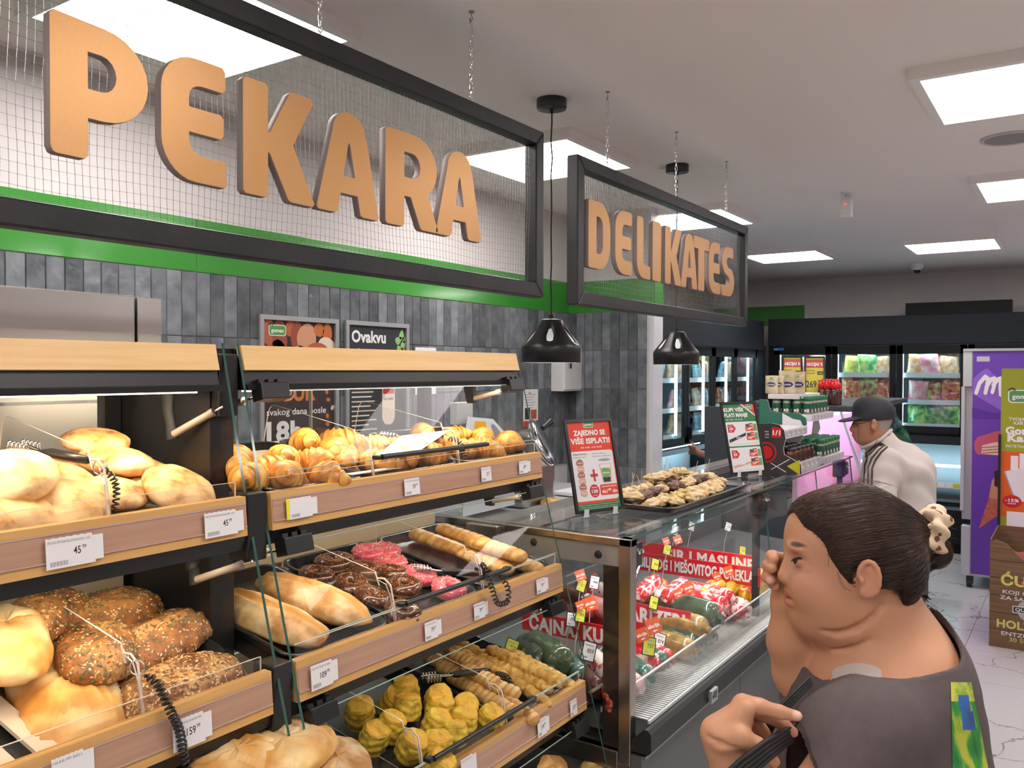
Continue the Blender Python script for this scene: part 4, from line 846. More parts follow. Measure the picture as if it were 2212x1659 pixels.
for i, (x, y, up, rz, lb) in enumerate([(1010, 1432, .03, 95, 'sausage roll at the back beside the tongs'), (985, 1455, .0, 100, 'sausage roll under the black tongs'), (1035, 1462, .03, 92, 'sausage roll just left of the coil cord'), (1050, 1508, .0, 95, 'ridged sausage roll in front of the coil cord'), (1085, 1530, .0, 92, 'sausage roll beside the pull bar'), (1120, 1535, .0, 80, 'sausage roll resting against the lower rail'), (950, 1432, .0, 95, 'sausage roll behind the scones'), (1075, 1485, .02, 100, 'sausage roll under the coil cord'), (1005, 1480, .0, 92, 'sausage roll between the scones and the divider')]):
    p = onP(x, y, LV[2][0], LV[2][1] - .02 + up + .01, SL); p = Vector((p.x, min(p.y, 1.55), 0)); p.z = shelf_z(2, p.y) + .004 + up
    put_loaf(SAU[i % 2], PASM, p, math.radians(rz), lb, 'pastry', group='sausage rolls on the lower shelf', name='sausage_roll')
STK = [roll(.27, .022, 8, 9, .03, .8, STIM, 'cheese_stick', .34), roll(.26, .021, 9, 9, .03, .8, STIM, 'cheese_stick', .38)]
for i, (xa, ya, xb, yb, up, lb) in enumerate([(1050, 1405, 1215, 1485, .03, 'cheese topped stick on top nearest the glass side'), (1035, 1425, 1185, 1495, .012, 'cheese topped stick second from the glass side'), (1000, 1402, 1130, 1470, .0, 'cheese topped stick third from the glass side'), (1075, 1450, 1165, 1515, .0, 'short looking cheese stick low by the rail'), (1090, 1410, 1235, 1490, .0, 'cheese topped stick against the tray edge'), (965, 1405, 1060, 1450, .01, 'cheese topped stick farthest back behind the tongs')]):
    a = onP(xa, ya, LV[2][0], LV[2][1] - .015 + up, SL); b = onP(xb, yb, LV[2][0], LV[2][1] - .015 + up, SL); c = (a + b) / 2; c.y = min(c.y, 1.45); c.z = shelf_z(2, c.y) + .004 + up; d = b - a
    put_loaf(STK[i % 2], STIM, c, math.atan2(d.y, d.x), lb, 'pastry', group='cheese sticks on the lower shelf', name='cheese_stick')
def scone(seed):
    T = []
    def fn(u, v):
        t = 2 * PI * u; d = Vector((math.cos(t), math.sin(t), 0)); n = noise.noise(d * 1.7 + Vector((seed * 5, 0, 0)))
        Hh = .046 * (1 + .12 * noise.noise(Vector((d.x, d.y, seed * 2.3))))
        if v < .62: q = v / .62; z = Hh * q; r = .0290 * (1 + .12 * math.sin(q * PI) + .035 * math.sin(q * 16 + 5 * n + 2 * noise.noise(d * 3)))
        else: q = (v - .62) / .38; z = Hh + .010 * math.sin(q * PI / 2) + .003 * noise.noise(d * (3 * (1 - q)) + Vector((seed, 3, 0))); r = .0290 * max(0, 1 - q ** 2.6) ** .55 + .0002
        r *= 1 + .06 * n + .04 * noise.noise(Vector((d.x * 4, d.y * 4, z * 90 + seed))); T.append((1.0 if v > .66 else .0) * (.75 + noise.noise(d * 3 * (1 - v)) * 1.5)); return Vector((r * d.x, r * d.y, z))
    m = MB(); m.grid(fn, 40, 44, wrapu=True); me = m.mesh('scone', SCOM); set_tint(me, T); return me
SCN = [scone(s) for s in range(4)]
for i, (x, y, up, lb) in enumerate([(879, 1492, .025, 'tall yellow scone at the top of the pile'), (837, 1512, .0, 'yellow scone at the back behind the tall one'), (775, 1535, .02, 'tall browned scone at the left end'), (877, 1530, .01, 'yellow scone with a browned cap near the middle'), (941, 1502, .01, 'bright yellow scone at the back right'),
        (943, 1532, .005, 'pale yellow scone in the centre of the pile'), (996, 1520, .01, 'green flecked scone at the right of the back row'), (831, 1566, .01, 'yellow scone with an orange top, left of the divider hook'), (933, 1563, .015, 'layered yellow scone above the pull bar'), (996, 1560, .012, 'crumbly yellow scone behind the pull bar'),
        (1050, 1548, .0, 'pale scone at the right end beside the sausage rolls'), (879, 1606, .015, 'big green tinged scone behind the divider hook'), (939, 1612, .01, 'yellow scone under the left end of the pull bar'), (978, 1588, .005, 'small yellow scone at the middle of the pull bar'), (936, 1650, .0, 'yellow scone at the bottom edge against the rail'), (800, 1590, .0, 'shaded scone low in the left corner')]):
    p = onP(x, y, LV[2][0], LV[2][1] - .026 + up + .03, SL); p = Vector((p.x, min(p.y, 1.55), 0)); p.z = shelf_z(2, p.y) + .004 + up
    put('scone', SCN[i % 4], SCOM, p, (math.atan(SL) + rb.uniform(-.3, .4), rb.uniform(-.3, .3), rb.uniform(0, 6)), lb, 'scone', 'yellow scones on the lower shelf', 1.08)
# cards and tongs
m = MB(); a, b, c_, d = onY(811, 986, 1.36), onY(910, 971, 1.36), onY(971, 929, 1.50), onY(868, 941, 1.50); m.add([a, b, c_, d] + [p - Vector((0, 0, .001)) for p in (a, b, c_, d)], [(0, 1, 2, 3), (7, 6, 5, 4), (0, 4, 5, 1), (1, 5, 6, 2), (2, 6, 7, 3), (3, 7, 4, 0)])
solo('card', m, PAPER, 'white card propped above the croissants behind the pull bar', 'card')
m = MB(); m.box((1.335, 1.350, 1.512), (1.50, 1.375, 1.514), M=Matrix.Translation((0.03, 0, 0))); solo('card', m, PAPER, 'narrow white card lying low in front of the white card', 'card')
def tongs(p, q, label, open_=.014):
    """p = metal tip, q = handle end"""
    p, q = Vector(p), Vector(q); t = thing('tongs', label, 'tongs', p, 'tongs on the bakery shelves'); d = (q - p).normalized(); s = d.cross(Z1).normalized(); L = (q - p).length
    for sg in (-1, 1):
        m = MB(); m.tube([p + s * sg * (open_ * (1 - k)) + d * L * k * .5 + Z1 * (.002 * math.sin(k * 6)) for k in [i / 6 for i in range(7)]], .004, 6, flat=.5)
        for i in range(5): m.tube([p + s * sg * open_ + d * (.006 + i * .009) + Vector((0, 0, .010 * math.cos(a))) + s * sg * .003 * math.sin(a) for a in [j * PI / 4 for j in range(8)]], .0018, 5, closed=True)
        part('jaw', m, CHROME, t, world=True)
        m = MB(); m.tube([p + s * sg * (open_ * (1 - k)) + d * L * k for k in (.42, .5, .75, .97, 1.0)], [.006, .009, .010, .009, .006], 8, flat=.7); part('handle', m, BLACKP, t, world=True)
tongs(onY(30, 962, 1.56), onY(192, 995, 1.40), 'black handled tongs lying on the divider above the buns')
tongs(onY(893, 1228, 1.42), onY(1035, 1240, 1.32), 'black handled tongs between pink doughnuts and pastry rolls')
tongs(onY(915, 1465, 1.40), onY(1058, 1448, 1.33), 'black handled tongs lying across the sausage rolls')
tongs(onY(822, 938, 1.60), onY(955, 958, 1.50), 'tongs with bright metal jaws behind the white card')
CORDM = mat('black_coil_cord', (0.012, 0.012, 0.013), .28, coat=.3)
def coil(pts, label, turns, R=.0065, r=.0022, ring=None):
    pts = [Vector(p) for p in pts]; seg = [0]
    for a, b in zip(pts, pts[1:]): seg.append(seg[-1] + (b - a).length)
    def at(s):
        s *= seg[-1]
        for i in range(len(pts) - 1):
            if s <= seg[i + 1] or i == len(pts) - 2:
                k = (s - seg[i]) / (seg[i + 1] - seg[i]); p0 = pts[max(i - 1, 0)]; p1, p2 = pts[i], pts[i + 1]; p3 = pts[min(i + 2, len(pts) - 1)]
                return 0.5 * ((2 * p1) + (p2 - p0) * k + (2 * p0 - 5 * p1 + 4 * p2 - p3) * k * k + (3 * p1 - p0 - 3 * p2 + p3) * k ** 3)
    n = turns * 9; o = []
    for i in range(n + 1):
        s = i / n; c = at(s); t = (at(min(1, s + .01)) - at(max(0, s - .01))).normalized(); a = t.cross(Vector((.3, 1, .1))).normalized(); b = t.cross(a); e = min(1, s * 14, (1 - s) * 14); w = 2 * PI * turns * s
        o.append(c + (a * math.cos(w) + b * math.sin(w)) * R * e)
    t = thing('coil_cord', label, 'cord', pts[-1], 'coil cords tying the tongs')
    m = MB(); m.tube(o, r, 6); part('coil', m, CORDM, t, world=True)
    if ring: m = MB(); c = Vector(ring); m.tube([c + R_ * (.012 * math.cos(a)) + U_ * (.012 * math.sin(a)) for a in [i * 2 * PI / 16 for i in range(16)]], .0012, 5, closed=True); part('key_ring', m, CHROME, t, world=True)
coil([onY(312, 1458, 1.27), onY(340, 1478, 1.255), onY(368, 1535, 1.232), onY(388, 1580, 1.230), onY(398, 1640, 1.228), onY(410, 1690, 1.225)], 'long black coil cord hanging over the rail below the seeded loaf', 26, ring=onY(296, 1442, 1.27))
coil([onY(1040, 1215, 1.26), onY(1052, 1240, 1.22), onY(1064, 1275, 1.215), onY(1075, 1303, 1.212), (onY(1097, 1298, 1.212)), onY(1096, 1268, 1.215), onY(1080, 1245, 1.225)], 'black coil cord looped over the middle rail below the pastry rolls', 24, .0060, .0021, ring=onY(1032, 1208, 1.29))
coil([onY(1070, 1455, 1.30), onY(1095, 1462, 1.29), onY(1108, 1490, 1.27), onY(1102, 1530, 1.25)], 'short black coil cord curling over the sausage rolls', 15, .006, .002, ring=onY(1082, 1480, 1.28))
coil([onY(222, 1012, 1.36), onY(245, 1035, 1.36), onY(252, 1062, 1.355), onY(247, 1105, 1.35)], 'dark green coil cord in front of the reddish bun', 11, .005, .0018, ring=onY(216, 1010, 1.37))
coil([onY(968, 948, 1.42), onY(992, 955, 1.40), onY(1000, 975, 1.38), onY(1006, 1000, 1.36)], 'dark green coil cord beside the second divider hook', 12, .006, .0019, ring=onY(985, 940, 1.42))
# ---------------------------------------------------------------- behind the bakery: oven, posters, notices
def uvX(px, py, X): p = onX(px, py, X); return (-p.y, p.z)      # coordinates on a plane facing -X (u = -Y)
STL = mat('warm_steel', (0.66, 0.63, 0.61), 0.30, 1.0, bump=.02, bscale=4)
t = thing('bakery_oven', 'tall stainless bakery oven with a vertical seam behind the left case', 'oven', (0.55, 2.4, 0))
m = MB(); m.rbox((-.4, 2.12, 0.9), (1.325, 2.72, 1.945), .004); part('body', m, STL, t, world=True)
m = MB(); m.rbox((1.330, 2.115, 0.9), (1.402, 2.72, 1.942), .003); part('control_column', m, STL, t, world=True)
m = MB(); m.box((-.4, 2.112, 1.660), (1.325, 2.12, 1.668)); m.box((-.4, 2.112, 1.52), (1.325, 2.12, 1.525)); part('panel_seam', m, CHROME, t, world=True)
m = MB(); m.rbox((1.02, 2.108, 1.685), (1.15, 2.12, 1.71), .004); P = (Vector((1.03, 2.107, 1.69)), X1, Z1); m.text('Mod. 2021 BO-EV-600', P, .004, .004, .006, INK); part('type_plate', m, WHITE, t, world=True)
m = MB(); m.box((1.34, 2.11, 1.60), (1.395, 2.116, 1.70)); P = (Vector((1.34, 2.109, 1.60)), X1, Z1)
for i in range(5): m.rect(P, .006, .075 - i * .012, .048, .079 - i * .012, BAR, 1)
part('instruction_sheet', m, PAPER, t, world=True)
m = MB(); m.box((-.35, 2.15, 0), (1.38, 2.68, 0.9)); part('base_cabinet', m, STL, t, world=True)
SILV = mat('silver_snap_frame', (0.45, 0.46, 0.47), 0.35, 0.6)
def frame4(m, P, w, h, b, d, mt=None):
    o, u, v = P; n = u.cross(v).normalized()
    def bar(pts):
        lo = [o + u * a + v * c_ for a, c_ in pts]; hi = [p + n * d for p in lo]; hi2 = hi
        m.add(lo + hi2, [(3, 2, 1, 0), (4, 5, 6, 7), (0, 1, 5, 4), (1, 2, 6, 5), (2, 3, 7, 6), (3, 0, 4, 7)], mt)
    bar([(0, 0), (w, 0), (w - b, b), (b, b)]); bar([(w, 0), (w, h), (w - b, h - b), (w - b, b)]); bar([(w, h), (0, h), (b, h - b), (w - b, h - b)]); bar([(0, h), (0, 0), (b, b), (b, h - b)])
LOGOG = mat('logo_green', srgb(80, 150, 80), .5); DKB = mat('poster_dark_brown', srgb(45, 28, 30), .5); DKN = mat('poster_dark_slate', srgb(42, 46, 52), .5)
def logo(m, P, x, y, w, layer=4):
    h = w * .46; m.rect(P, x - w * .04, y - w * .04, x + w * 1.04, y + h + w * .04, PAPER, layer, r=h * .3); m.rect(P, x, y, x + w, y + h, LOGOG, layer + 1, r=h * .25)
    m.text('gomex', P, x + w / 2, y + h * .30, h * .42, PAPER, .03, align='C', layer=layer + 2, w=w * .8)
    for k in range(2): pts = arc(x + w * .10, y + h * .9, w * (.16 - .05 * k), w * (.18 - .05 * k), 20, 160, 6) + arc(x + w * .10, y + h * .9, w * (.13 - .05 * k), w * (.14 - .05 * k), 160, 20, 6); m.poly(P, pts, INK, layer + 1)
BR = [mat('print_bread_%s' % n, srgb(*c_), .5) for n, c_ in (('a', (176, 92, 62)), ('b', (150, 74, 52)), ('c', (205, 150, 115)), ('d', (190, 108, 52)), ('e', (228, 205, 185)))]
ORG = mat('print_orange', srgb(205, 112, 40), .5); RUST = mat('print_rust', srgb(176, 90, 60), .5)
t = thing('framed_poster', 'silver framed dark poster with bread photo and words HAPPY HOUR', 'poster', (2.505, 2.78, 1.36))
P = (Vector((2.285, 2.789, 1.36)), X1, Z1); w, h = .440, .612
m = MB(); m.rect(P, 0.01, 0.01, w - .01, h - .01, DKB, 0)
for (x, y, a, b, r_, k) in [(.05, .54, .035, .075, .2, 0), (.11, .52, .04, .08, .1, 1), (.17, .56, .03, .05, -.2, 0), (.20, .53, .03, .07, -.3, 1), (.26, .52, .055, .065, 0, 2), (.33, .56, .03, .03, 0, 3), (.38, .55, .028, .04, 0, 3), (.37, .49, .05, .04, .5, 4), (.10, .46, .045, .05, 0, 1), (.22, .46, .04, .03, 0, 2), (.42, .47, .02, .05, 0, 0)]:
    a, b = min(a, w - x - .016), min(b, h - .016 - y); m.disc(P, x, y, a, b, BR[k], 1 + k * .2, rot=r_ * .3, wob=.04)
m.disc(P, .32, .45, .075, .055, RUST, 4); logo(m, P, .055, .53, .085)
m.text('HAPPY', P, .04, .355, .07, PAPER, .04, w=.33); m.text('HOUR', P, .04, .255, .07, ORG, .04, w=.27); m.disc(P, .155, .29, .037, .037, BR[2], 5); m.disc(P, .155, .29, .028, .028, DKB, 6); m.disc(P, .155, .29, .02, .02, BR[2], 7); m.disc(P, .155, .29, .011, .011, DKB, 8)
m.text('svakog dana posle', P, .04, .195, .028, PAPER, .01, w=.33); m.text('18h', P, .04, .085, .085, PAPER, .04, w=.19)
for i in range(9): m.disc(P, .39 + .02 * math.sin(i * 2), .36 - .036 * i, .012, .009, (ORG, BR[4], BR[3])[i % 3], 2, rot=i)
part('printed_sheet', m, DKB, t, world=True); m = MB(); frame4(m, P, w, h, .02, .012); part('frame', m, SILV, t, world=True)
t = thing('framed_poster', 'silver framed slate poster with parsley leaf and words Ovakvu niste', 'poster', (2.99, 2.78, 1.36)); w = .435
P = (Vector((2.770, 2.789, 1.36)), X1, Z1); m = MB(); m.rect(P, .01, .01, w - .01, h - .01, DKN, 0)
m.text('Ovakvu', P, .045, .515, .055, PAPER, .035, w=.23); m.text('niste', P, .045, .435, .055, PAPER, .035, w=.15); m.text('probali!', P, .045, .36, .05, PAPER, .035, w=.2)
LEAF = mat('print_leaf', srgb(140, 185, 120), .5)
for (x, y, a, b, r_) in [(.365, .53, .03, .022, .5), (.39, .555, .022, .03, 0), (.40, .505, .02, .035, -.4), (.37, .49, .022, .018, 0), (.395, .47, .012, .03, .1), (.405, .535, .012, .02, 0)]: m.disc(P, x, y, a * .8, b * .8, LEAF, 2, rot=r_, wob=.15)
for i in range(10): m.rect(P, .045, .30 - i * .022, .045 + .14 + .03 * math.sin(i * 3), .306 - i * .022, BR[4] if i % 2 else PAPER, 2)
m.rect(P, .25, .12, .34, .34, BR[4], 2, r=.04); m.rect(P, .255, .27, .335, .30, mat('print_red', srgb(190, 50, 45), .5), 3); m.text('SALAMA', P, .26, .24, .012, INK, .01, layer=4, w=.07); m.rect(P, .20, .03, .36, .075, mat('print_red', (0, 0, 0)), 3); m.text('U AKCIJI', P, .21, .045, .015, PAPER, .02, layer=5)
part('printed_sheet', m, DKN, t, world=True); m = MB(); frame4(m, P, w, h, .02, .012); part('frame', m, SILV, t, world=True)
def notice(x, z, w, h, label, red=False, y=2.788):
    P = (Vector((x, y, z)), X1, Z1); m = MB(); m.box((x, y, z), (x + w, y + .001, z + h), PAPER)
    for i in range(int(h / .022) - 2): m.rect(P, w * .12, h - .03 - i * .016, w * (.82 - .1 * (i % 3)), h - .034 - i * .016, BAR, 2)
    if red: m.rect(P, 0, 0, w, h * .16, mat('print_red', (0, 0, 0)), 3); m.rect(P, w * .1, h * .2, w * .45, h * .5, DKN, 3); m.rect(P, w * .5, h * .2, w * .9, h * .45, BR[0], 3); m.text('Na', P, w * .35, h * .88, .014, INK, layer=4)
    solo('paper_notice', m, PAPER, label, 'notice')
notice(3.262, 1.62, .165, .24, 'white paper notice on the tiles right of the slate poster'); notice(4.256, 1.40, .165, .228, 'paper notice with a red foot on the tiles below the key box', True)
notice(1.62, 1.60, .15, .20, 'white printed sheet on the tiles left of the framed posters'); notice(1.80, 1.60, .16, .20, 'second white printed sheet beside the bread poster')
notice(1.62, 1.40, .14, .13, 'small printed sheet below the left white sheet'); notice(1.80, 1.40, .15, .13, 'small printed sheet below the second white sheet')
t = thing('key_box', 'white metal box with a key in its lock on the tiled wall', 'box', (4.7, 2.75, 1.61))
m = MB(); m.rbox((4.576, 2.70, 1.612), (4.803, 2.79, 1.905), .003); part('body', m, WHITE, t, world=True)
m = MB(); m.rbox((4.585, 2.692, 1.622), (4.80, 2.70, 1.897), .002); part('door', m, mat('white_metal', (0.74, 0.74, 0.75), .35), t, world=True)
m = MB(); m.cyl((4.63, 2.692, 1.80), (4.63, 2.680, 1.80), .008); m.cyl((4.63, 2.68, 1.80), (4.66, 2.678, 1.80), .003, n=6); m.box((4.625, 2.675, 1.755), (4.64, 2.679, 1.79)); part('key', m, BLACKP, t, world=True)
# back counter with scale and slicer
WK = mat('worktop_grey', (0.42, 0.43, 0.44), .35)
m = MB(); m.rbox((1.45, 2.0, 1.06), (4.2, 2.75, 1.10), .004, WK); m.box((1.5, 2.05, 0), (4.17, 2.74, 1.06), mat('counter_front_grey', (0.3, 0.31, 0.33), .5)); solo('back_counter', m, WK, 'light grey back counter along the tiled wall behind the cases', 'counter')
t = thing('scale', 'grey weighing scale with an orange display behind the bakery case', 'scale', (3.05, 2.25, 1.10))
SCG = mat('scale_grey', (0.45, 0.46, 0.47), .4)
P3 = [onY(1000, 965, 2.15), onY(1112, 958, 2.15), onY(1065, 905, 2.3), onY(1010, 900, 2.3)]
m = MB(); lo = [Vector((p.x, p.y, 1.13)) for p in P3]; m.add(P3 + lo, [(0, 1, 2, 3), (7, 6, 5, 4), (0, 4, 5, 1), (1, 5, 6, 2), (2, 6, 7, 3), (3, 7, 4, 0)]); part('body', m, SCG, t, world=True)
a, b, c_, d = P3; n = (b - a).cross(d - a).normalized(); f = lambda s, q: a.lerp(b, s).lerp(d.lerp(c_, s), q) + n * .002
m = MB(); m.add([f(.22, .45), f(.55, .45), f(.62, .85), f(.25, .85)], [(0, 1, 2, 3)]); part('display', m, emitter('orange_display', (1.0, .42, .03), .9), t, world=True)
m = MB(); m.add([f(.66, .15), f(.88, .15), f(.86, .75), f(.76, .75)], [(0, 1, 2, 3)]); part('button_field', m, mat('scale_buttons', (0.15, 0.13, 0.13), .5), t, world=True)
m = MB(); m.rbox((3.0, 2.32, 1.5), (3.12, 2.36, 1.60), .004); m.box((3.05, 2.33, 1.1), (3.07, 2.35, 1.5)); part('rear_display', m, WHITE, t, world=True)
t = thing('meat_slicer', 'steel slicer with a round blade guard behind the bakery case', 'slicer', (3.5, 2.2, 1.10))
c0 = onY(1172, 955, 2.1); m = MB(); M = Matrix.Translation(c0) @ Matrix.Rotation(math.radians(62), 4, 'X') @ Matrix.Rotation(.3, 4, 'Y'); m.lathe([(.001, .01), (.09, .012), (.115, .006), (.12, -.004), (.11, -.02), (.001, -.02)], 36, M=M); part('blade', m, CHROME, t, world=True)
m = MB(); m.rbox((c0.x - .10, 2.12, 1.10), (c0.x + .16, 2.32, 1.32), .03); m.rbox((c0.x - .02, 2.14, 1.30), (c0.x + .10, 2.26, 1.46), .03); part('motor_body', m, STEEL, t, world=True)
m = MB(); m.cyl(onY(1172, 925, 2.05), onY(1188, 912, 2.05), .012, .02); part('knob', m, BLACKP, t, world=True)
m = MB(); m.rbox((3.72, 2.03, 1.105), (4.02, 2.25, 1.125), .004); solo('cutting_board', m, WHITE, 'white cutting board on the back counter', 'board')
p = onY(1190, 1010, 2.08); put_loaf(loaf('loaf', .12, .08, .05, 3, PASM), PASM, Vector((p.x, p.y, 1.102)), 0, 'brown loaf end lying beside the slicer', tilt=(0, 0))

# ---------------------------------------------------------------- deli counter
DX0, DX1 = 2.171, 4.93
GREYP = mat('deli_grey_panel', (0.095, 0.098, 0.10), .5); SHELFG = mat('deli_deck', (0.16, 0.165, 0.17), .35, .3); BUMP = mat('bumper_black', (0.012, 0.013, 0.014), .5)
STB = mat('deli_steel', (0.42, 0.37, 0.33), .25, 1.0); GP = mat('grey_end_panel', (0.24, 0.22, 0.215), .35)
t = thing('deli_counter', 'refrigerated deli counter with glass front and stainless end frame', 'counter', (3.5, 1.5, 0)); W = dict(parent=t, world=True)
m = MB(); m.box((DX0, 1.02, .10), (3.0, 1.75, .655)); part('front_panel', m, GREYP, **W)
m = MB(); m.box((3.004, 1.02, .10), (3.95, 1.75, .655)); part('front_panel', m, GREYP, **W)
m = MB(); m.box((3.954, 1.02, .10), (DX1, 1.75, .655)); part('front_panel', m, GREYP, **W)
m = MB(); m.box((DX0 + .03, 1.07, 0), (DX1 - .03, 1.70, .10)); part('plinth', m, BLACKM, **W)
m = MB(); yz([(1.001, .735), (0.992, .725), (0.990, .675), (1.000, .665), (1.06, .665), (1.06, .690), (1.012, .735)], DX0, DX1, m); part('bumper', m, BUMP, **W)
m = MB(); m.box((DX0, 1.008, .650), (DX1, 1.02, .658)); m.box((DX0, .992, .698), (DX1, .995, .702)); part('bumper_trim', m, mat('bumper_trim', (0.22, 0.24, 0.25), .3, .8), **W)
p = onY(1535, 1505, .99); m = MB(); P = (Vector((p.x - .028, .985, p.z - .012)), X1, Z1); frame4(m, P, .055, .04, .006, .01); m.box((p.x - .02, .985, p.z), (p.x + .02, .995, p.z + .01)); part('bracket', m, SILV, **W)
m = MB(); m.box((DX0 + .004, 1.052, 1.268), (DX1, 1.49, 1.276), GLASS); m.box((DX0, 1.0505, 1.268), (DX1, 1.052, 1.276), GEDGE); m.box((DX1, 1.05, 1.268), (DX1 + .002, 1.49, 1.276), GEDGE); part('glass_top', m, GLASS, **W)
for a, b in ((DX0 + .03, 3.405), (3.415, 4.20), (4.21, DX1)):
    m = MB(); m.add([(a, 1.063, 1.266), (b, 1.063, 1.266), (b, 1.006, .735), (a, 1.006, .735), (a, 1.069, 1.266), (b, 1.069, 1.266), (b, 1.012, .735), (a, 1.012, .735)], [(0, 3, 2, 1), (4, 5, 6, 7)], GLASS)
    m.add([(b, 1.063, 1.266), (b, 1.069, 1.266), (b, 1.012, .735), (b, 1.006, .735)], [(0, 1, 2, 3)], GEDGE); m.add([(a, 1.063, 1.266), (b, 1.063, 1.266), (b, 1.069, 1.266), (a, 1.069, 1.266)], [(0, 1, 2, 3)], GEDGE); part('front_glass', m, GLASS, **W)
for x in (2.225, 3.41, 4.84):
    m = MB(); m.rbox((x - .035, 1.072, 1.165), (x + .035, 1.13, 1.266), .01); m.rbox((x - .03, 1.058, 1.18), (x + .03, 1.075, 1.25), .006)
    part('glass_mount', m, BLACKP, **W)
    m = MB()
    for s in (-.012, .012): m.lathe([(.001, .0), (.005, .001), (.006, .004)], 10, M=Matrix.Translation((x + s, 1.053, 1.225)) @ Matrix.Rotation(PI / 2, 4, 'X'))
    m.cyl((x - .012, 1.056, 1.225), (x - .012, 1.05, 1.225), .006, n=10); m.cyl((x + .012, 1.056, 1.225), (x + .012, 1.05, 1.225), .006, n=10); part('screw', m, CHROME, **W)
for x in (3.41, 4.84): m = MB(); m.box((x - .012, 1.085, .74), (x + .012, 1.11, 1.18)); part('inner_post', m, BLACKM, **W)
# stainless end frame
m = MB(); m.rbox((DX0 - .006, 1.052, .62), (DX0 + .030, 1.092, 1.268), .003); m.rbox((DX0 - .006, 1.052, 1.245), (DX0 + .03, 1.80, 1.268), .003); m.rbox((DX0 - .006, 1.092, .60), (DX0 + .03, 1.80, .655), .003); part('end_frame', m, STB, **W)
m = MB(); m.rbox((DX0 - .001, 1.092, 1.185), (DX0 + .022, 1.80, 1.246), .002); part('end_panel', m, GP, **W)
for y, z in ((1.382, 1.224), (1.160, 1.213)): m = MB(); m.lathe([(.001, .006), (.010, .005), (.012, 0)], 14, M=Matrix.Translation((DX0 - .001, y, z)) @ Matrix.Rotation(-PI / 2, 4, 'Y')); part('bolt_cap', m, BLACKM, **W)
m = MB(); m.rbox((DX0 + .01, 1.096, .655), (DX0 + .045, 1.150, 1.185), .003); part('dark_post', m, mat('dark_post', (0.045, 0.035, 0.030), .15, .3, coat=.5), **W)
m = MB(); m.box((DX0 + .006, 1.15, .655), (DX0 + .012, 1.80, 1.185), GLASS); part('end_glass', m, GLASS, **W)
m = MB(); yz([(1.01, .700), (1.17, .700), (1.17, .735), (1.80, .735), (1.80, .690), (1.01, .690)], DX0 + .03, DX1, m); m.box((DX0 + .03, 1.80, .3), (DX1, 1.83, 1.10)); part('well', m, SHELFG, **W)
m = MB(); yz([(1.215, .755), (1.78, .80), (1.78, .79), (1.215, .745)], DX0 + .04, DX1 - .01, m); part('display_deck', m, SHELFG, **W)
GR = mat('white_vent_slat', (0.66, 0.67, 0.66), .45)
slm = MB(); slm.box((-.0038, 1.022 - 1.14, .006), (.0038, 1.165 - 1.14, .009)); slm = slm.mesh('vent_slat', GR)
vg = part('vent_grille', MB().box((DX0 + .04, 1.014, .737), (DX1 - .02, 1.020, .746)).box((DX0 + .04, 1.166, .737), (DX1 - .02, 1.172, .752)), GR, **W)
n = 0; x = DX0 + .05
while x < DX1 - .03 and n < 230: o = part('vent_slat', slm, GR, vg); o.location = (x - 3.5, 1.14 - 1.5, .738); x += .0150; n += 1
m = MB(); m.box((DX0 + .04, 1.073, .752), (DX1 - .02, 1.077, .83), ACRYL); m.box((DX0 + .04, 1.072, .83), (DX1 - .02, 1.078, .834), mat('bright_edge', (0.75, 0.76, 0.75), .2)); part('inner_guard', m, ACRYL, **W)
m = MB(); m.box((DX0 + .04, 1.50, 1.02), (DX1 - .02, 1.80, 1.026), GLASS); m.box((DX0 + .04, 1.498, 1.02), (DX1 - .02, 1.50, 1.026), GEDGE); part('inner_shelf', m, GLASS, **W)
m = MB(); m.rbox((DX0 - .03, 1.50, 1.225), (DX1, 1.62, 1.262), .004); part('rear_worktop', m, mat('worktop_stainless', (0.50, 0.46, 0.42), .3, 1.0), **W)
m = MB(); m.box((DX0 + .06, 1.11, 1.258), (DX1 - .03, 1.135, 1.266)); part('light_bar', m, SILV, **W)
area('deli_light', (3.5, 1.16, 1.25), (math.radians(12), 0, 0), 2.6, .03, 12.0, (1, .95, .92))

# red section boards and their lettering
RED = mat('board_red', srgb(208, 22, 38), .35, coat=.2)
def board(X, px0, px1, top, h, txt, lay, label, y0=None, y1=None):
    y0 = y0 if y0 is not None else onX(px0, top, X).y; y1 = y1 if y1 is not None else onX(px1, top, X).y; z1_ = onX((px0 + px1) / 2, top, X).z
    m = MB(); m.rbox((X, y1, z1_ - h), (X + .004, y0, z1_), .0015, RED); P = (Vector((X - .0005, y0, z1_ - h)), -Y1, Z1)
    for (s, hh, up, x0_, w_) in txt: m.text(s, P, x0_, up, hh, PAPER, .045, layer=2, w=w_)
    m.box((X + .004, (y0 + y1) / 2 - .01, .80), (X + .008, (y0 + y1) / 2 + .01, z1_ - h + .01), ACRYL)
    solo('section_board', m, RED, label, 'sign', (X, (y0 + y1) / 2, z1_ - h), 'red section boards inside the deli counter')
board(3.525, 1378, 1640, 1186, .078, [('SIR I MASLINE', .048, .016, .14, .40)], 0, 'red board reading SIR I MASLINE inside the deli counter')
board(3.40, 1350, 1640, 1208, .078, [('PROIZVODI BILJNOG I MEŠOVITOG POREKLA', .044, .017, .0, .70)], 0, 'red board reading PROIZVODI BILJNOG I MEŠOVITOG POREKLA', y0=1.80, y1=1.075)
board(2.788, 1230, 1495, 1300, .11, [('PEČENI PARIZERI', .052, .045, .01, .47)], 0, 'red board reading PEČENI PARIZERI with a white line', y0=1.625, y1=1.125)
board(2.50, 1130, 1305, 1335, .068, [('ČAJNA, KULEN', .047, .010, .03, .40)], 0, 'red board reading ČAJNA, KULEN behind the end glass', y0=1.64, y1=1.16)
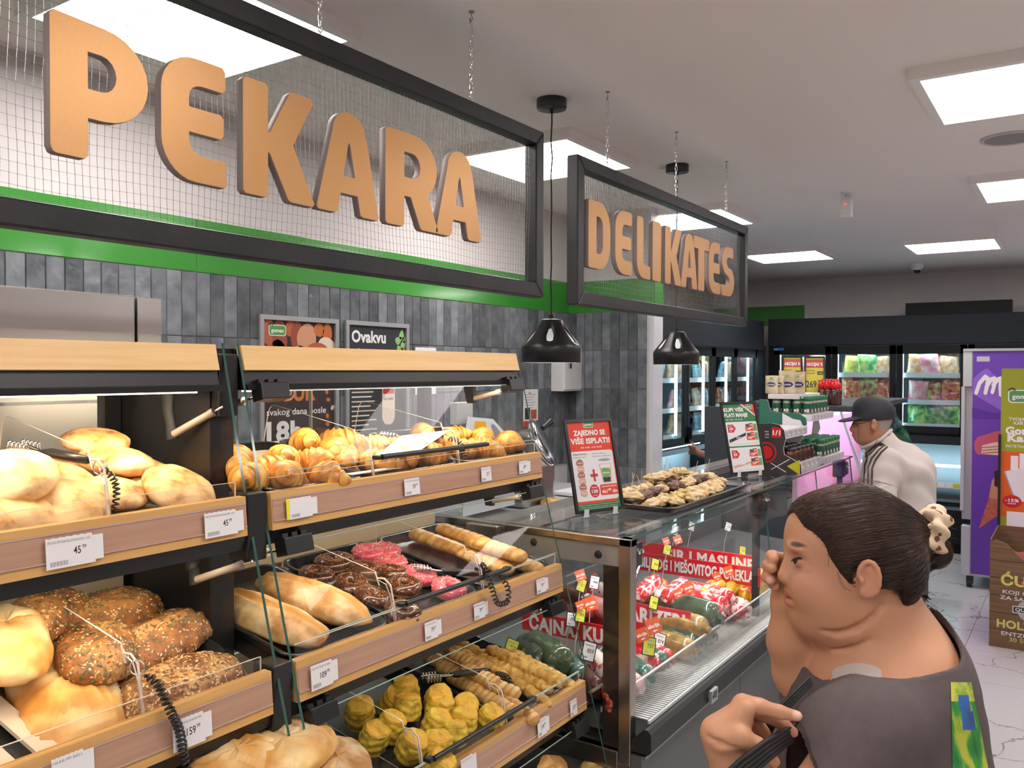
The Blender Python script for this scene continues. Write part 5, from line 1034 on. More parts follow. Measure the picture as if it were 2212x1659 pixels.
board(2.95, 1225, 1400, 1285, .05, [('MESNI PROGRAM', .03, .010, .03, .3)], 0, 'narrow red board just behind the PEČENI PARIZERI board', y0=1.70, y1=1.25)
# price tag holders
AKO = mat('akcija_orange', srgb(214, 84, 30), .45); TY = mat('tag_yellow', srgb(205, 205, 45), .5); GREYI = mat('grey_ink', (0, 0, 0))
def deli_tag(px, py, Y, kind, label, yaw=0.0, s=1.0, price_='549', tilt=.25):
    c0 = onY(px, py, Y); nrm = Vector((-math.sin(math.radians(40) + yaw), -math.cos(math.radians(40) + yaw), 0.0)).normalized()
    u = Vector((-nrm.y, nrm.x, 0)).normalized(); u = -u if u.dot(R_) < 0 else u; v = (Z1 + nrm * -.35).normalized(); u2 = u * math.cos(tilt) + v * math.sin(tilt); v2 = v * math.cos(tilt) - u * math.sin(tilt)
    m = MB(); w, h = .030 * s, .042 * s; o = c0 - u2 * w / 2 - v2 * h / 2; P = (o, u2, v2); n2 = u2.cross(v2).normalized()
    def slab(x0, y0, x1, y1, mt, d0=0, d1=.002):
        vs = [o + u2 * a + v2 * b + n2 * dd for dd in (d0 - .002, d1 - .002) for a, b in ((x0, y0), (x1, y0), (x1, y1), (x0, y1))]; m.add(vs, [(0, 3, 2, 1), (4, 5, 6, 7), (0, 1, 5, 4), (1, 2, 6, 5), (2, 3, 7, 6), (3, 0, 4, 7)], mt)
    if kind != 'akcija':
        slab(-.003, -.003, w + .003, h + .003, BLACKP); m.rect(P, 0, 0, w, h, TY if kind == 'yellow' else PAPER, 1)
        m.rect(P, w * .1, h * .8, w * .8, h * .86, BAR, 2); m.text(price_, P, w * .9, h * .42, h * .24, INK, .01, align='R', layer=2, sx=.8); m.rect(P, w * .1, h * .1, w * .5, h * .2, BAR, 2)
    else:
        w, h = .040 * s, .040 * s; slab(0, 0, w, h, AKO, 0, .002); m.text('akcija', P, w / 2, h * .42, h * .24, PAPER, .03, align='C', layer=2, w=w * .84); m.poly(P, [(w * .3, h * .2), (w * .5, h * .12), (w * .5, h * .17), (w * .68, h * .17), (w * .68, h * .23), (w * .5, h * .23), (w * .5, h * .28)], PAPER, 2)
    if kind != 'akcija':
        foot = Vector((c0.x + .01, c0.y + .03, .78)); m.tube([c0 - v2 * .02, c0.lerp(foot, .5) + Vector((0, .006, 0)), foot], .0018, 5, mt=AEDGE)
    solo('akcija_plate' if kind == 'akcija' else 'price_tag', m, PAPER, label, 'price tag', tuple(c0), 'price tags inside the deli counter')
TG = [(1441, 1187, 1.45, 'yellow', 'yellow tag under the akcija plates near the counter top'), (1458, 1146, 1.55, 'white', 'white tag high inside the counter left of another'), (1494, 1137, 1.60, 'white', 'topmost white tag inside the deli counter'), (1573, 1138, 1.50, 'white', 'tilted white tag below the tray of snacks'),
      (1604, 1190, 1.35, 'yellow', 'yellow tag at the right end of the SIR I MASLINE board'), (1415, 1219, 1.40, 'yellow', 'yellow tag in front of the BILJNOG lettering'), (1372, 1229, 1.40, 'white', 'white tag beside the steel post at the top'), (1366, 1252, 1.32, 'white', 'small white tag just right of the steel post'),
      (1480, 1308, 1.20, 'yellow', 'yellow tag under the middle akcija plate'), (1490, 1290, 1.24, 'white', 'white tag behind the middle akcija plate'), (1506, 1276, 1.28, 'yellow', 'yellow tag right of the middle akcija plate'), (1556, 1272, 1.20, 'yellow', 'yellow tag below the upper right akcija plates'), (1578, 1276, 1.18, 'yellow', 'second yellow tag below the upper right akcija plates'),
      (1412, 1302, 1.26, 'yellow', 'yellow tag among the dark salami'), (1402, 1396, 1.13, 'yellow', 'large yellow tag below the lowest akcija plates'), (1424, 1386, 1.15, 'white', 'white tag right of the large yellow tag'), (1256, 1264, 1.45, 'yellow', 'yellow tag below the faint akcija plate left of the steel post'), (1284, 1258, 1.42, 'white', 'white tag left of the dark post, upper row'),
      (1254, 1328, 1.35, 'yellow', 'yellow tag in front of the ČAJNA board'), (1104, 1400, 1.50, 'yellow', 'yellow tag near the cheese sticks behind the glass side'), (1272, 1407, 1.22, 'white', 'white tag below the ČAJNA board'), (1234, 1338, 1.40, 'white', 'dim white tag overlapping the ČAJNA lettering')]
for i, (x, y, Y, k, lb) in enumerate(TG): deli_tag(x, y, Y, k, lb, yaw=.1 * math.sin(i * 2.3), price_=str(219 + (i * 137) % 700), tilt=-.35 + .12 * math.sin(i * 1.9), s=1.0 + (.25 if y > 1370 else 0))
for i, (x, y, Y, s, lb) in enumerate([(1437, 1169, 1.44, .75, 'orange akcija plate at the left above the first yellow tag'), (1462, 1166, 1.44, .9, 'orange akcija plate at the right above the first yellow tag'), (1462, 1282, 1.19, .8, 'dim orange akcija plate left of the middle one'), (1485, 1270, 1.18, 1.0, 'orange akcija plate in the middle of the sausages'),
        (1547, 1246, 1.18, .8, 'faint orange akcija plate left of the upper right one'), (1572, 1234, 1.18, 1.0, 'orange akcija plate over the word POREKLA'), (1616, 1220, 1.18, .8, 'orange akcija plate beside the inner post'), (1383, 1372, 1.12, 1.0, 'orange akcija plate lowest left in the counter'), (1408, 1353, 1.115, 1.2, 'largest orange akcija plate over the PARIZERI board'),
        (1251, 1243, 1.44, .9, 'faint orange akcija plate left of the steel post'), (1272, 1304, 1.34, 1.05, 'orange akcija plate seen through the bakery end glass'), (1251, 1308, 1.35, .7, 'narrow orange akcija plate beside the bakery end glass')]):
    deli_tag(x, y, Y, 'akcija', lb, yaw=.1, s=s, tilt=.28)
# sausages, salami and packs
PK = {'red': mat('pack_red', srgb(200, 35, 45), .25, c2=srgb(235, 200, 195), scale=30, lo=.5, hi=.56, coat=.6), 'white': mat('pack_white', srgb(225, 210, 205), .25, c2=srgb(190, 60, 60), scale=25, lo=.62, hi=.66, coat=.6), 'dark': mat('salami_dark', (0.045, 0.03, 0.032), .35, c2=(0.09, 0.06, 0.06), scale=60, coat=.5),
      'green': mat('pack_green', (0.03, 0.06, 0.035), .2, c2=(0.08, 0.12, 0.06), scale=20, coat=.7), 'pink': mat('pack_pink', srgb(215, 140, 140), .3, c2=srgb(235, 190, 185), scale=14, coat=.6), 'sausage': mat('raw_sausage', srgb(190, 80, 58), .35, c2=srgb(165, 60, 45), scale=18, coat=.4),
      'yellow': mat('pack_yellow', srgb(225, 175, 30), .25, c2=srgb(220, 90, 40), scale=18, lo=.55, hi=.6, coat=.5), 'gold': mat('roll_gold', srgb(190, 150, 70), .3, c2=srgb(120, 90, 40), scale=30, coat=.5), 'teal': mat('pack_teal', srgb(70, 105, 95), .25, c2=srgb(190, 200, 195), scale=22, lo=.58, hi=.64, coat=.6), 'brown': mat('smoked_meat', srgb(110, 55, 40), .35, c2=srgb(80, 35, 30), scale=20, coat=.4)}
NAMES = {'red': ('sausage_pack', 'red and white wrapped sausage pack'), 'white': ('sausage_pack', 'white wrapped sausage pack'), 'dark': ('salami', 'dark dry salami'), 'green': ('ham_roll', 'dark green netted ham roll'), 'pink': ('sausage_pack', 'pink wrapped sausage pack'), 'sausage': ('sausage', 'long reddish sausage'), 'yellow': ('cheese_pack', 'yellow printed pack'), 'gold': ('ham_roll', 'golden brown netted ham roll'), 'teal': ('sausage_pack', 'grey green wrapped sausage pack'), 'brown': ('smoked_meat', 'brown smoked meat piece')}
def stick(L, r, seed, clip=True):
    def fn(u, v):
        s = u * 2 - 1; env = (max(0, 1 - abs(s) ** 12)) ** .5 * .98 + .02; a = 2 * PI * v; k = env * (1 + .04 * noise.noise(Vector((u * 5, math.cos(a), seed))) + .03 * noise.noise(Vector((u * 14, math.sin(a) * 2, seed))))
        return Vector((s * L / 2 + 0, math.cos(a) * r * k, r + math.sin(a) * r * k + .006 * math.sin(u * PI)))
    m = MB(); m.grid(fn, 22, 14, wrapv=True)
    if clip: m.cyl((L / 2 - .002, 0, r), (L / 2 + .006, 0, r), r * .28, r * .2, 8); m.cyl((L / 2 + .006, 0, r), (L / 2 + .018, 0, r), r * .2, r * .42, 8); m.cyl((-L / 2 + .002, 0, r), (-L / 2 - .008, 0, r), r * .25, r * .35, 8)
    return m
PC = {}
PLACES = ['behind the red board', 'beside the post', 'in the middle of the deck', 'near the guard', 'at the back of the deck', 'under the tags', 'close to the front glass']
def prod(kind, px, py, L, r, rz, lb, up=0.0):
    key = (kind, round(L, 2), round(r, 3))
    if key not in PC: PC[key] = stick(L, r, len(PC), kind not in ('yellow', 'brown')).mesh(NAMES[kind][0], PK[kind])
    zz = .80 + r + up; s_ = .08; p = onP(px, py, 1.5, zz, s_); p.y = max(1.19 if kind != 'sausage' else 1.17, min(1.72, p.y)); p.z = .778 + .08 * (p.y - 1.5) + up
    p.x = max(DX0 + .10, min(DX1 - .1, p.x))
    o = bpy.data.objects.new(NAMES[kind][0], PC[key]); COL.objects.link(o); o.location = p; o.rotation_euler = (0, 0, math.radians(rz)); o['label'] = NAMES[kind][1] + ' ' + lb; o['category'] = {'sausage_pack': 'sausage', 'ham_roll': 'ham', 'cheese_pack': 'cheese', 'smoked_meat': 'meat'}.get(NAMES[kind][0], NAMES[kind][0]); o['group'] = 'cold cuts inside the deli counter'
PR = [('red', 1600, 1288, .24, .034, 80, 'nearest the woman, top row', .10), ('red', 1570, 1300, .24, .034, 82, 'second in the top row beside the tags', .09), ('red', 1538, 1310, .24, .033, 84, 'third in the top row', .08), ('white', 1600, 1300, .22, .034, 80, 'under the top row at the right', .02), ('red', 1620, 1320, .22, .036, 80, 'at the lower right by the inner post', .0),
      ('green', 1530, 1312, .24, .042, 82, 'at the top of the netted rolls', .08), ('green', 1560, 1330, .24, .042, 80, 'right of the top netted roll', .05), ('gold', 1508, 1345, .24, .042, 84, 'end on beside the PARIZERI board', .05), ('green', 1535, 1385, .22, .044, 80, 'low in the netted pile', .0), ('gold', 1500, 1395, .22, .040, 82, 'below the first golden roll', .0), ('green', 1575, 1372, .22, .042, 80, 'at the lower right of the netted pile', .0), ('gold', 1590, 1350, .2, .038, 80, 'half hidden behind the netted rolls', .03),
      ('white', 1400, 1278, .22, .034, 78, 'near the steel post in the upper section', .07), ('white', 1440, 1278, .22, .034, 82, 'second in the upper section', .07), ('dark', 1380, 1300, .30, .026, 40, 'lying slanted beside the steel post', .05), ('dark', 1425, 1292, .30, .026, 30, 'lying slanted above the PARIZERI board', .06), ('dark', 1455, 1280, .26, .026, 35, 'short one behind the middle akcija plate', .06), ('red', 1400, 1258, .26, .032, 10, 'with a green band at the top left', .12), ('red', 1460, 1264, .26, .032, 8, 'with a green band, right of the other', .12),
      ('yellow', 1530, 1268, .22, .03, 10, 'in front of the MEŠOVITOG board', .10), ('yellow', 1590, 1276, .22, .03, 5, 'at the right in front of POREKLA', .10), ('yellow', 1660, 1290, .16, .05, 70, 'behind the raised hand', .0), ('yellow', 1420, 1262, .2, .028, 10, 'at the left under the long board', .08), ('yellow', 1640, 1282, .2, .03, 5, 'beyond the inner post', .06),
      ('red', 1450, 1425, .20, .032, 75, 'below the PARIZERI board', .03), ('red', 1478, 1420, .2, .034, 78, 'with white end, below the PARIZERI board', .02), ('teal', 1385, 1432, .26, .036, 60, 'under the lowest yellow tag', .02), ('teal', 1440, 1415, .22, .034, 70, 'right of the lowest yellow tag', .03), ('pink', 1385, 1462, .22, .036, 62, 'lying in front near the steel post', .0), ('pink', 1440, 1458, .2, .036, 66, 'in front with crumpled clear wrap', .0), ('white', 1475, 1462, .16, .034, 70, 'with crumpled clear wrap in front', .0),
      ('sausage', 1375, 1495, .16, .016, 40, 'right of the steel post at the bottom', .0), ('sausage', 1280, 1480, .22, .016, 30, 'left of the dark post, upper one', .03), ('sausage', 1290, 1500, .22, .016, 28, 'left of the dark post, middle one', .015), ('sausage', 1285, 1515, .22, .016, 26, 'left of the dark post, lowest one', .0),
      ('sausage', 1280, 1248, .24, .016, 25, 'high behind the end glass', .14), ('sausage', 1260, 1260, .24, .016, 20, 'second one high behind the end glass', .12), ('brown', 1230, 1275, .2, .035, 70, 'high behind the bakery end glass', .1), ('pink', 1290, 1300, .2, .035, 70, 'behind the akcija plate and end glass', .06), ('red', 1240, 1295, .2, .032, 80, 'behind the bakery end glass', .06), ('white', 1310, 1270, .2, .034, 80, 'behind the dark post', .06),
      ('green', 1140, 1415, .22, .055, 50, 'under clear film beside the cheese sticks', .0), ('green', 1180, 1400, .22, .055, 60, 'under clear film below the ČAJNA board', .02), ('teal', 1230, 1425, .24, .036, 50, 'below the KULEN lettering', .0), ('sausage', 1150, 1440, .26, .014, 160, 'short reddish one by the cheese sticks', .0), ('sausage', 1120, 1425, .26, .014, 162, 'second short one by the cheese sticks', .0), ('brown', 1270, 1450, .22, .035, 50, 'left of the dark post in the lower row', .0), ('white', 1290, 1420, .22, .034, 50, 'with clear wrap left of the dark post', .04), ('brown', 1200, 1560, .2, .04, 60, 'dim one low behind the case corner', .0)]
for r_ in PR: prod(*r_)
t = thing('price_list', 'yellow lettered box behind the front glass beside the raised hand', 'box', (3.5, 1.3, .8)); m = MB(); m.rbox((3.45, 1.10, .80), (3.60, 1.26, .90), .01); part('body', m, PK['yellow'], t, world=True)

# ---------------------------------------------------------------- on the deli counter
ZT = 1.277
def stand_poster(a, b, top_l, lean, w, h, label, draw):
    """framed card standing on clip feet; a, b = lower corners on the counter"""
    a, b = Vector(a), Vector(b); u = (b - a).normalized(); back = Z1.cross(u).normalized(); v = (Z1 * math.cos(lean) + back * math.sin(lean)).normalized()
    t = thing('poster_stand', label, 'poster', ((a + b) / 2)); P = (a + Z1 * .012, u, v); n = u.cross(v).normalized()
    m = MB(); frame4(m, (P[0] - n * .003, u, v), w, h, .010, .009); part('frame', m, BLACKP, t, world=True)
    m = MB(); m.add([P[0] + u * x + v * y - n * dd for dd in (0, .002) for x, y in ((.004, .004), (w - .004, .004), (w - .004, h - .004), (.004, h - .004))], [(0, 1, 2, 3), (7, 6, 5, 4)], PAPER); draw(m, P, w, h); part('printed_sheet', m, PAPER, t, world=True)
    for s in (.18, .78):
        m = MB(); c = a + u * w * s; m.add([c + u * x - n * y + Z1 * z for x, y, z in ((-.012, -.01, 0), (.012, -.01, 0), (.012, .07, 0), (-.012, .07, 0), (-.012, -.01, .004), (.012, -.01, .004), (.012, .07, .003), (-.012, .07, .003))], [(0, 3, 2, 1), (4, 5, 6, 7), (0, 1, 5, 4), (1, 2, 6, 5), (2, 3, 7, 6), (3, 0, 4, 7)])
        m.add([c + u * x + n * y + Z1 * z for x, y, z in ((-.010, .008, .002), (.010, .008, .002), (.010, .010, .024), (-.010, .010, .024))], [(0, 1, 2, 3)]); part('clip_foot', m, mat('milky_plastic', (0.62, 0.64, 0.66), .25), t, world=True)
    return t
PR_R = mat('print_vermilion', srgb(218, 68, 45), .5); PR_G = mat('print_green', srgb(50, 120, 72), .5); PR_DG = mat('print_dark_green', srgb(35, 92, 58), .5); PR_P = mat('print_sausage', srgb(165, 110, 95), .5); PR_PL = mat('print_sausage_light', srgb(205, 165, 145), .5); PR_C = mat('print_crimson', srgb(195, 45, 55), .5); PR_LG = mat('print_light_green', srgb(110, 165, 90), .5); PR_W = mat('print_offwhite', (0.74, 0.73, 0.74), .5)
def draw1(m, P, w, h):
    m.rect(P, .004, .004, w - .004, h - .004, PR_R, 1); m.poly(P, [(.004, .004), (w - .004, .004), (w - .004, .11), (w * .9, .03), (.004, .03)], PR_G, 2)
    m.rect(P, .012, .038, w - .014, h * .655, PR_W, 3, r=.01); logo(m, P, w * .40, h * .91, .040, 3)
    m.text('ZAJEDNO SE', P, w * .5, h * .825, h * .055, PAPER, .045, align='C', layer=4, w=w * .66); m.text('VIŠE ISPLATI!', P, w * .5, h * .735, h * .058, PAPER, .045, align='C', layer=4, w=w * .82); m.text('SRE 13.08 - UTO 26.08.', P, w * .5, h * .685, h * .016, PAPER, .02, align='C', layer=4, w=w * .44)
    m.text('200g Pečenica', P, w * .10, h * .615, h * .016, INK, .015, layer=5, w=w * .28); m.text('Delikates Yuhor', P, w * .10, h * .585, h * .014, INK, 0, layer=5, w=w * .26); m.text('Sitan sir 60%mm', P, w * .50, h * .615, h * .014, INK, 0, layer=5, w=w * .28); m.text('Moja Kravica 500g Imlek', P, w * .50, h * .585, h * .014, INK, 0, layer=5, w=w * .38)
    for k in range(6): m.disc(P, w * .215 + .0012 * (k % 2), h * (.53 - k * .064), w * .075, h * .040, (PR_P, PR_PL)[k % 2], 5 + k * .3, wob=.05); m.rect(P, w * .165, h * (.527 - k * .064), w * .265, h * (.534 - k * .064), PR_W, 8)
    m.rect(P, w * .40, h * .375, w * .55, h * .405, PR_C, 6); m.rect(P, w * .455, h * .325, w * .495, h * .455, PR_C, 6.5)
    m.poly(P, [(w * .60, h * .535), (w * .86, h * .535), (w * .82, h * .30), (w * .65, h * .30)], PR_PL, 5); m.rect(P, w * .59, h * .505, w * .87, h * .55, PR_W, 6); m.disc(P, w * .73, h * .548, w * .13, h * .016, BAR, 6.5); m.disc(P, w * .73, h * .41, w * .09, h * .055, PR_LG, 6, wob=.1); m.poly(P, [(w * .65, h * .36), (w * .81, h * .36), (w * .80, h * .31), (w * .66, h * .31)], DKN, 6); m.text('Kravica', P, w * .73, h * .40, h * .02, PAPER, .03, align='C', layer=8, w=w * .14); m.rect(P, w * .62, h * .46, w * .84, h * .50, PR_W, 7)
    m.disc(P, w * .44, h * .225, w * .10, h * .07, PR_C, 6, n=24); m.text('120', P, w * .44, h * .205, h * .035, PAPER, .035, align='C', layer=8, w=w * .13); m.text('UŠTEDA', P, w * .44, h * .255, h * .013, PAPER, .02, align='C', layer=8, w=w * .12); m.text('dinara', P, w * .44, h * .175, h * .011, PAPER, .02, align='C', layer=8, w=w * .09)
    m.rect(P, w * .56, h * .17, w * .94, h * .285, PR_R, 6, r=.006); m.text('AKO KUPIŠ ZAJEDNO', P, w * .75, h * .255, h * .014, PAPER, .02, align='C', layer=8, w=w * .32); m.text('461⁹⁷ din', P, w * .75, h * .19, h * .038, PAPER, .03, align='C', layer=8, w=w * .32)
    for i in range(4): m.text('Količine su ograničene i ponuda važi do isteka zaliha u svim marketima', P, w * .5, .022 - .0052 * i + (.002 if i == 0 else 0), h * .008, PAPER, 0, align='C', layer=4, w=w * (.82 - .08 * i))
def draw2(m, P, w, h):
    m.rect(P, .004, .004, w - .004, h - .004, PR_G, 1); m.poly(P, [(w * .55, h - .004), (w - .004, h - .004), (w - .004, h * .80)], PR_R, 2); m.poly(P, [(w * .5, h - .004), (w * .56, h - .004), (w - .004, h * .80), (w - .004, h * .775)], PR_W, 2.5); m.poly(P, [(.004, .004), (w * .2, .004), (.004, h * .2)], PR_R, 2)
    logo(m, P, w * .72, h * .90, .040, 3); m.text('KUPI VIŠE', P, w * .07, h * .865, h * .052, PAPER, .045, layer=4, w=w * .56); m.text('PLATI MANJE', P, w * .07, h * .79, h * .052, PAPER, .045, layer=4, w=w * .66); m.text('SRE 13.08 - UTO 26.08.', P, w * .09, h * .745, h * .016, PAPER, .015, layer=4, w=w * .48)
    for q, y0 in enumerate((.385, .03)):
        m.rect(P, w * .06, h * y0, w * .95, h * (y0 + .335), PR_W, 3, r=.008); Y0 = y0 + .19
        m.poly(P, [(w * .11, h * Y0), (w * .26, h * Y0), (w * .33, h * (Y0 + .055)), (w * .26, h * (Y0 + .11)), (w * .11, h * (Y0 + .11))], PR_C, 5); m.text('200', P, w * .20, h * (Y0 + .035), h * .035, PAPER, .03, align='C', layer=7, w=w * .11); m.text('IZNAD', P, w * .18, h * (Y0 + .08), h * .014, PAPER, .02, align='C', layer=7); m.text('grama', P, w * .18, h * (Y0 + .012), h * .012, PAPER, .02, align='C', layer=7)
        a = (w * .10, h * (y0 + .07)); b = (w * .58, h * (y0 + (.16 if q == 0 else .12))); d = h * (.022 if q == 0 else .016)
        m.poly(P, [(a[0], a[1] - d), (b[0], b[1] - d), (b[0] + w * .02, b[1] + d), (a[0], a[1] + d)], DKN if q == 0 else PR_PL, 5); m.rect(P, w * .3, h * (y0 + .10), w * .44, h * (y0 + .13), BAR if q == 0 else PR_W, 6)
        for k, (pc, pr) in enumerate(((('-30%', '149'), ('-17%', '169')) if q == 0 else (('-30%', '139'), ('-20%', '159')))):
            yy = y0 + .20 - k * .125; m.rect(P, w * .62, h * (yy + .06), w * .72, h * (yy + .10), PR_DG, 5); m.rect(P, w * .72, h * (yy + .06), w * .83, h * (yy + .11), PR_C, 5, r=.002); m.text(pc, P, w * .775, h * (yy + .073), h * .022, PAPER, .02, align='C', layer=7, w=w * .085)
            m.rect(P, w * .60, h * yy, w * .84, h * (yy + .06), PR_R, 5); m.text(pr + '⁹⁹', P, w * .73, h * (yy + .015), h * .034, PAPER, .03, align='C', layer=7, w=w * .18); m.rect(P, w * .845, h * yy, w * .93, h * (yy + .10), PR_LG, 5, r=.002)
        m.rect(P, w * .2, h * (y0 + .025), w * .9, h * (y0 + .028), BAR, 5)
stand_poster(Vector((2.332, 1.327, ZT)), Vector((2.524, 1.254, ZT)), None, math.radians(13), .205, .305, 'red framed poster reading ZAJEDNO SE VIŠE ISPLATI standing on the deli glass', draw1)
stand_poster(Vector((3.600, 1.270, ZT)), Vector((3.805, 1.178, ZT)), None, math.radians(13), .222, .325, 'green framed poster reading KUPI VIŠE PLATI MANJE standing on the deli glass', draw2)
m = MB()
def ring_tray(x0, x1, y0, y1, z, d):
    rings = []
    for off, zo in ((-.018, 0.0), (-.01, .003), (-.002, d), (.006, d + .002), (.010, d), (.009, d - .004), (0, d - .004), (-.008, -.001)):
        pts = []
        for (cx, cy, a0) in ((x0 + .03, y0 + .03, 180), (x1 - .03, y0 + .03, 270), (x1 - .03, y1 - .03, 0), (x0 + .03, y1 - .03, 90)):
            for k in range(6): a = math.radians(a0 + 90 * k / 5); pts.append((cx + (.03 + off) * math.cos(a), cy + (.03 + off) * math.sin(a), z + .002 + zo))
        rings.append(pts)
    n = 24; m.add([v for q in rings for v in q], [(i * n + j, i * n + (j + 1) % n, (i + 1) * n + (j + 1) % n, (i + 1) * n + j) for i in range(len(rings) - 1) for j in range(n)], None, True); m.add(rings[0], [tuple(range(n))])
ring_tray(2.575, 3.36, 1.105, 1.43, ZT, .018); solo('snack_tray', m, TRAYM, 'black tray of skewered pastry bites on the deli glass', 'tray', (2.97, 1.27, ZT))
# pastry bites with cocktail sticks
BT = [bread_mat('pale_bite', (0.80, 0.62, 0.36), (0.74, 0.52, 0.26), (0.56, 0.32, 0.12), (0.84, 0.72, 0.48), 40), bread_mat('poppy_bite', (0.12, 0.06, 0.05), (0.20, 0.11, 0.09), (0.36, 0.22, 0.16), (0.07, 0.04, 0.035), 90), bread_mat('herb_bite', (0.72, 0.56, 0.22), (0.62, 0.46, 0.13), (0.42, 0.30, 0.06), (0.78, 0.62, 0.3), 60)]
bm_ = []
for k in range(3):
    for s in range(2): me = blob(.038, .026, .034, k * 3 + s, .42, 2.6, .2, .8, 26, 16).mesh('pastry_bite', BT[k]); set_tint(me, lambda c: noise.noise(c * 70)); bm_.append((me, BT[k]))
SW = mat('cocktail_stick', (0.62, 0.45, 0.27), .6); sk = MB(); sk.cyl((0, 0, .012), (.006, .004, .088), .0014, n=5); skm = sk.mesh('cocktail_stick', SW); rg = random.Random(5); n = 0
for row in range(5):
    for col in range(10):
        x = 2.62 + col * .074 + rg.uniform(-.008, .008); y = 1.140 + row * .060 + rg.uniform(-.005, .005)
        if row == 0 and col > 6: continue
        if row == 0 and col < 3 and col != 1: continue
        k = (1 if row in (2, 4) and col % 3 else (2 if (row == 1 and col in (2, 3, 4)) else 0)); me, mt = bm_[k * 2 + n % 2]; o = bpy.data.objects.new('pastry_bite', me); COL.objects.link(o); zz = ZT + .006 + (.018 if row in (2, 3) else 0) + (.03 if row == 3 and 3 < col < 8 else 0)
        o.location = (x, y, zz); o.rotation_euler = (rg.uniform(-.2, .2), rg.uniform(-.2, .2), rg.uniform(0, 3)); kind = ['pale flaky', 'dark seeded', 'herb flecked'][k]
        o['label'] = kind + ' pastry bite, ' + ('first', 'second', 'third', 'fourth', 'fifth', 'sixth', 'seventh', 'eighth', 'ninth', 'tenth')[col] + ' from the red poster in the ' + ('front', 'second', 'middle', 'fourth', 'back')[row] + ' row of the tray'; o['category'] = 'snack'; o['group'] = 'skewered bites on the snack tray'; n += 1
        if (row * 7 + col * 3) % 4 < 2 and row > 1: q = part('cocktail_stick', skm, SW, o); q.rotation_euler = (rg.uniform(-.35, .35), rg.uniform(-.35, .35), 0)
# spice and jar displays at the far end of the counter
SPG = mat('jar_label_green', (0.02, 0.10, 0.065), .35); CAPG = mat('jar_cap_green', (0.01, 0.16, 0.06), .35); DSW = mat('display_white', (0.72, 0.70, 0.72), .4); DSB = mat('display_black', (0.035, 0.03, 0.035), .45); DSGr = mat('display_green', (0.035, 0.17, 0.115), .4); REDP = mat('display_red', srgb(205, 25, 30), .4); LIME = mat('display_lime', srgb(190, 190, 40), .45)
def side_panel(X, outline, h, name_mt, draw=None, th=.008):
    poly = [uvX(px, py, X) for px, py in outline]; m = MB()
    M_ = Matrix(((0, 0, 1, X), (-1, 0, 0, 0), (0, 1, 0, 0), (0, 0, 0, 1))); m.prism(poly, th, M=M_, mt=name_mt, mtside=DSW)
    if draw: draw(m, (Vector((X, 0, 0)), -Y1, Z1))
    return m
def dblk(m, P):
    g = lambda a, b: uvX(a, b, 3.9); x, y = g(1655, 977); r1, r2 = .036, .030
    m.disc(P, x, y, .048, .048, REDP, 2, 28); m.disc(P, x, y, .041, .041, DSB, 3, 28); m.disc(P, x, y, .030, .030, REDP, 4, 24)
    x, y = g(1667, 945); xx, yy = g(1688, 924); m.rect(P, x, y, xx, yy, REDP, 3); m.text('1/1', P, (x + xx) / 2, (y + yy) / 2 - .011, .022, PAPER, .04, align='C', layer=5, w=(xx - x) * .8)
    for a, b, c_, d in ((1665, 1000, 1698, 1020), (1666, 1014, 1706, 992)):
        p, q = Vector(g(a, b)), Vector(g(c_, d)); n = (q - p).normalized(); n = Vector((-n.y, n.x)) * .0016; m.poly(P, [p + n, p - n, q - n, q + n], PAPER, 4)
    m.poly(P, [g(1700, 1007), g(1728, 993), g(1728, 1026)], LIME, 4)
    for i, s in enumerate(('BAD', 'AMB', 'CLO')): a, b = g(1657, 932 + i * 6); m.text(s, P, a - .01, b - .004, .007, PAPER, .01, layer=4)
t = thing('snack_display', 'black and red curved display with dark jars on the deli glass', 'display', (4.12, 1.2, ZT))
m = side_panel(3.9, [(1640, 915), (1668, 914), (1684, 918), (1694, 930), (1697, 948), (1692, 968), (1694, 982), (1712, 992), (1730, 1003), (1732, 1024), (1640, 1029)], 0, DSB, dblk); part('side_panel', m, DSB, t, world=True)
y0, y1 = 1.075, 1.30
for z, ya, h_ in ((ZT, y0, .05), (1.43, 1.14, .04)):
    m = MB(); m.rbox((3.908, ya, z), (4.33, y1, z + .012 + .03), .004, DSW); part('shelf_tier', m, DSW, t, world=True)
    m = MB(); P = (Vector((3.91, ya - .001, z)), X1, Z1); m.rect(P, 0, 0, .42, h_, DSW, 1)
    for i in range(5): m.rect(P, .012 + i * .082, .006, .080 + i * .082, h_ - .006, mat('label_lilac', (0.45, 0.42, 0.47), .5), 2); m.rect(P, .02 + i * .082, .012, .045 + i * .082, h_ * .5, PAPER, 3)
    part('label_strip', m, DSW, t, world=True)
m = side_panel(4.335, [(1690, 893), (1712, 905), (1728, 908), (1736, 925), (1734, 945), (1726, 960), (1752, 985), (1754, 1015), (1690, 1015)], 0, DSW); part('side_panel', m, DSW, t, world=True)
t = thing('spice_display', 'green and white curved display with green capped spice jars', 'display', (4.6, 1.2, ZT))
m = side_panel(4.38, [(1640, 862), (1658, 864), (1664, 888), (1690, 892), (1725, 892), (1741, 903), (1743, 916), (1734, 932), (1726, 955), (1745, 978), (1752, 990), (1752, 1012), (1640, 1018)], 0, DSGr); part('side_panel', m, DSGr, t, world=True)
